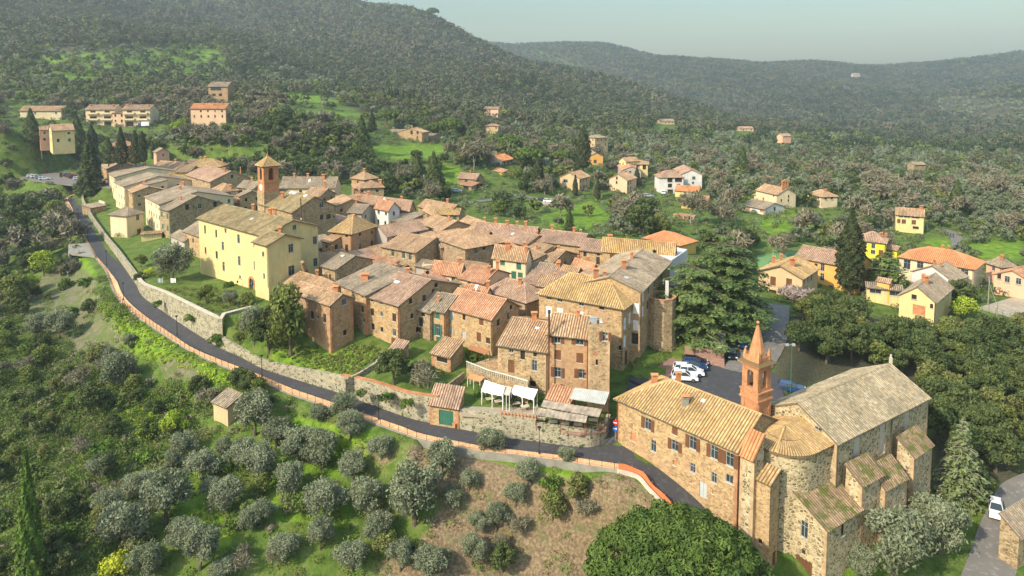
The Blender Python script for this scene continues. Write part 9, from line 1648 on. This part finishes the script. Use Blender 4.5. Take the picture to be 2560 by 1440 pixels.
tree('pine0', tuple(WD(1082, 82, 1330)[:2]) + (float(hfast(*WD(1082, 82, 1330)[:2])) + 2,), 2.6, 'lone umbrella pine on the skyline', 'stone_pine', 'pine tree')
# undergrowth on the near slope
g4 = grid(74, 165, 1.15, -150, 1700); x, y = g4.T; z = hfast(x, y); u, v = proj(x, y, z); low = ~inpoly(VPOLY, x, y) & ~blocked(x, y, 1.2) & (v > 560) & (v < 1560); dirt_and_dark = inz([[(1010, 1110), (1100, 1125), (1480, 1210), (1680, 1290), (1500, 1440), (900, 1440), (1080, 1330), (1100, 1230), (1020, 1160)], [(900, 1400), (1560, 1340), (1560, 1700), (900, 1700)]], u, v); grey = inz([[(60, 720), (180, 640), (240, 700), (250, 760), (320, 850), (250, 900), (150, 860), (30, 760)]], u, v); wild = (u < 340) | (inpoly([(180, 1080), (420, 960), (640, 960), (560, 1080), (380, 1200), (200, 1200)], u, v)); lush = inpoly([(330, 990), (620, 920), (640, 950), (480, 1010), (350, 1060), (300, 1040)], u, v) | inpoly([(240, 760), (290, 750), (560, 930), (600, 965), (330, 880)], u, v)
n_ = pn(g4, 5, 3) * .6 + pn(g4, 2.3, 1) * .4; r = RNG.random(len(u)); dn_ = np.where(dirt_and_dark, .24, np.where(grey, .10, np.where(wild, .95, np.where(lush, .05, .38)))); kk = low & (r < dn_ * (.35 + 1.1 * n_))
g5, w5, gy5 = g4[kk], wild[kk], n_[kk]; r = RNG.random(len(g5)); A = w5 & (r < .5); B_ = ~A & (r < .78); D2 = ~A & ~B_ & (r > .90); B2 = ~A & ~B_ & ~D2; mass(g5[B2], 1.0, 1.1, 70, .18, 'ivy', 'undergrowth', 'bright ivy and weeds on the slope', -.2)
mass(g5[A], 1.15, 1.7, 110, .19, 'scrub', 'brambles', 'tangled brambles and scrub on the slope', -.2, 1.6); mass(g5[B_], .8, .8, 60, .17, 'mid', 'undergrowth', 'low green undergrowth on the slope', -.1); mass(g5[D2], .9, .9, 40, .25, 'twig', 'dry_undergrowth', 'dry brown undergrowth on the slope', -.1, 2.4)
kk = low & lush | (low & (r_ := RNG.random(len(u))) < .08) if False else (low & lush); mass(g4[kk], .75, .4, 34, .24, 'fresh', 'tall_grass', 'bright green tall grass below the pavement', -.08, 2.4)
g6 = grid(100, 150, .8, 330, 1250); x, y = g6.T; u, v = proj(x, y, hfast(x, y)); k = inpoly(VPOLY, x, y) & ~blocked(x, y, .5) & inz([[(640, 860), (950, 865), (945, 905), (862, 948), (760, 940), (660, 905)], [(1080, 890), (1150, 900), (1120, 940), (1060, 940)]], u, v); mass(g6[k], .5, .35, 26, .2, 'mid', 'lawn_grass', 'rough green grass on the terrace lawns', -.08, 2.6)
k = inpoly(VPOLY, x, y) & inz([[(365, 705), (505, 695), (640, 768), (545, 790)]], u, v) & (np.abs(((x * .7 + y) % 3.2) - 1.6) > .8) & ~blocked(x, y, .6); mass(g6[k], .5, .5, 26, .2, 'mid', 'garden_beds', 'clipped green beds in the palace garden', -.08)
g7 = grid(120, 300, 1.5, 180, 800); x, y = g7.T; u, v = proj(x, y, hfast(x, y)); k = inpoly(VPOLY, x, y) & ~blocked(x, y, .3) & inz([[(212, 500), (262, 505), (300, 585), (350, 640), (440, 650), (440, 700), (365, 705), (300, 640)], [(555, 830), (640, 780), (690, 800), (700, 880), (640, 890), (570, 870)]], u, v) & (RNG.random(len(u)) < .7); mass(g7[k], .95, 1.7, 90, .2, 'mid', 'garden_shrubs', 'clipped hedges and shrubs in the terraced gardens', -.1)
# ------------------------------------------------------------------ the air
hz = MB(); zl_, zh_ = float(ZZ.min()) - 3, float(ZZ.max()) + 30; hz.box((100, 1980, (zl_ + zh_) / 2), (6700, 4100, zh_ - zl_)); mz = bpy.data.materials.new('haze'); mz.use_nodes = True; t = mz.node_tree; t.nodes.clear(); o_ = t.nodes.new('ShaderNodeOutputMaterial'); pv = t.nodes.new('ShaderNodeVolumePrincipled'); pv.inputs['Color'].default_value = (.80, .90, .92, 1); pv.inputs['Density'].default_value = .00022; pv.inputs['Anisotropy'].default_value = .3; t.links.new(pv.outputs[0], o_.inputs['Volume'])
tag(hz.build('haze', mz), kind='stuff')
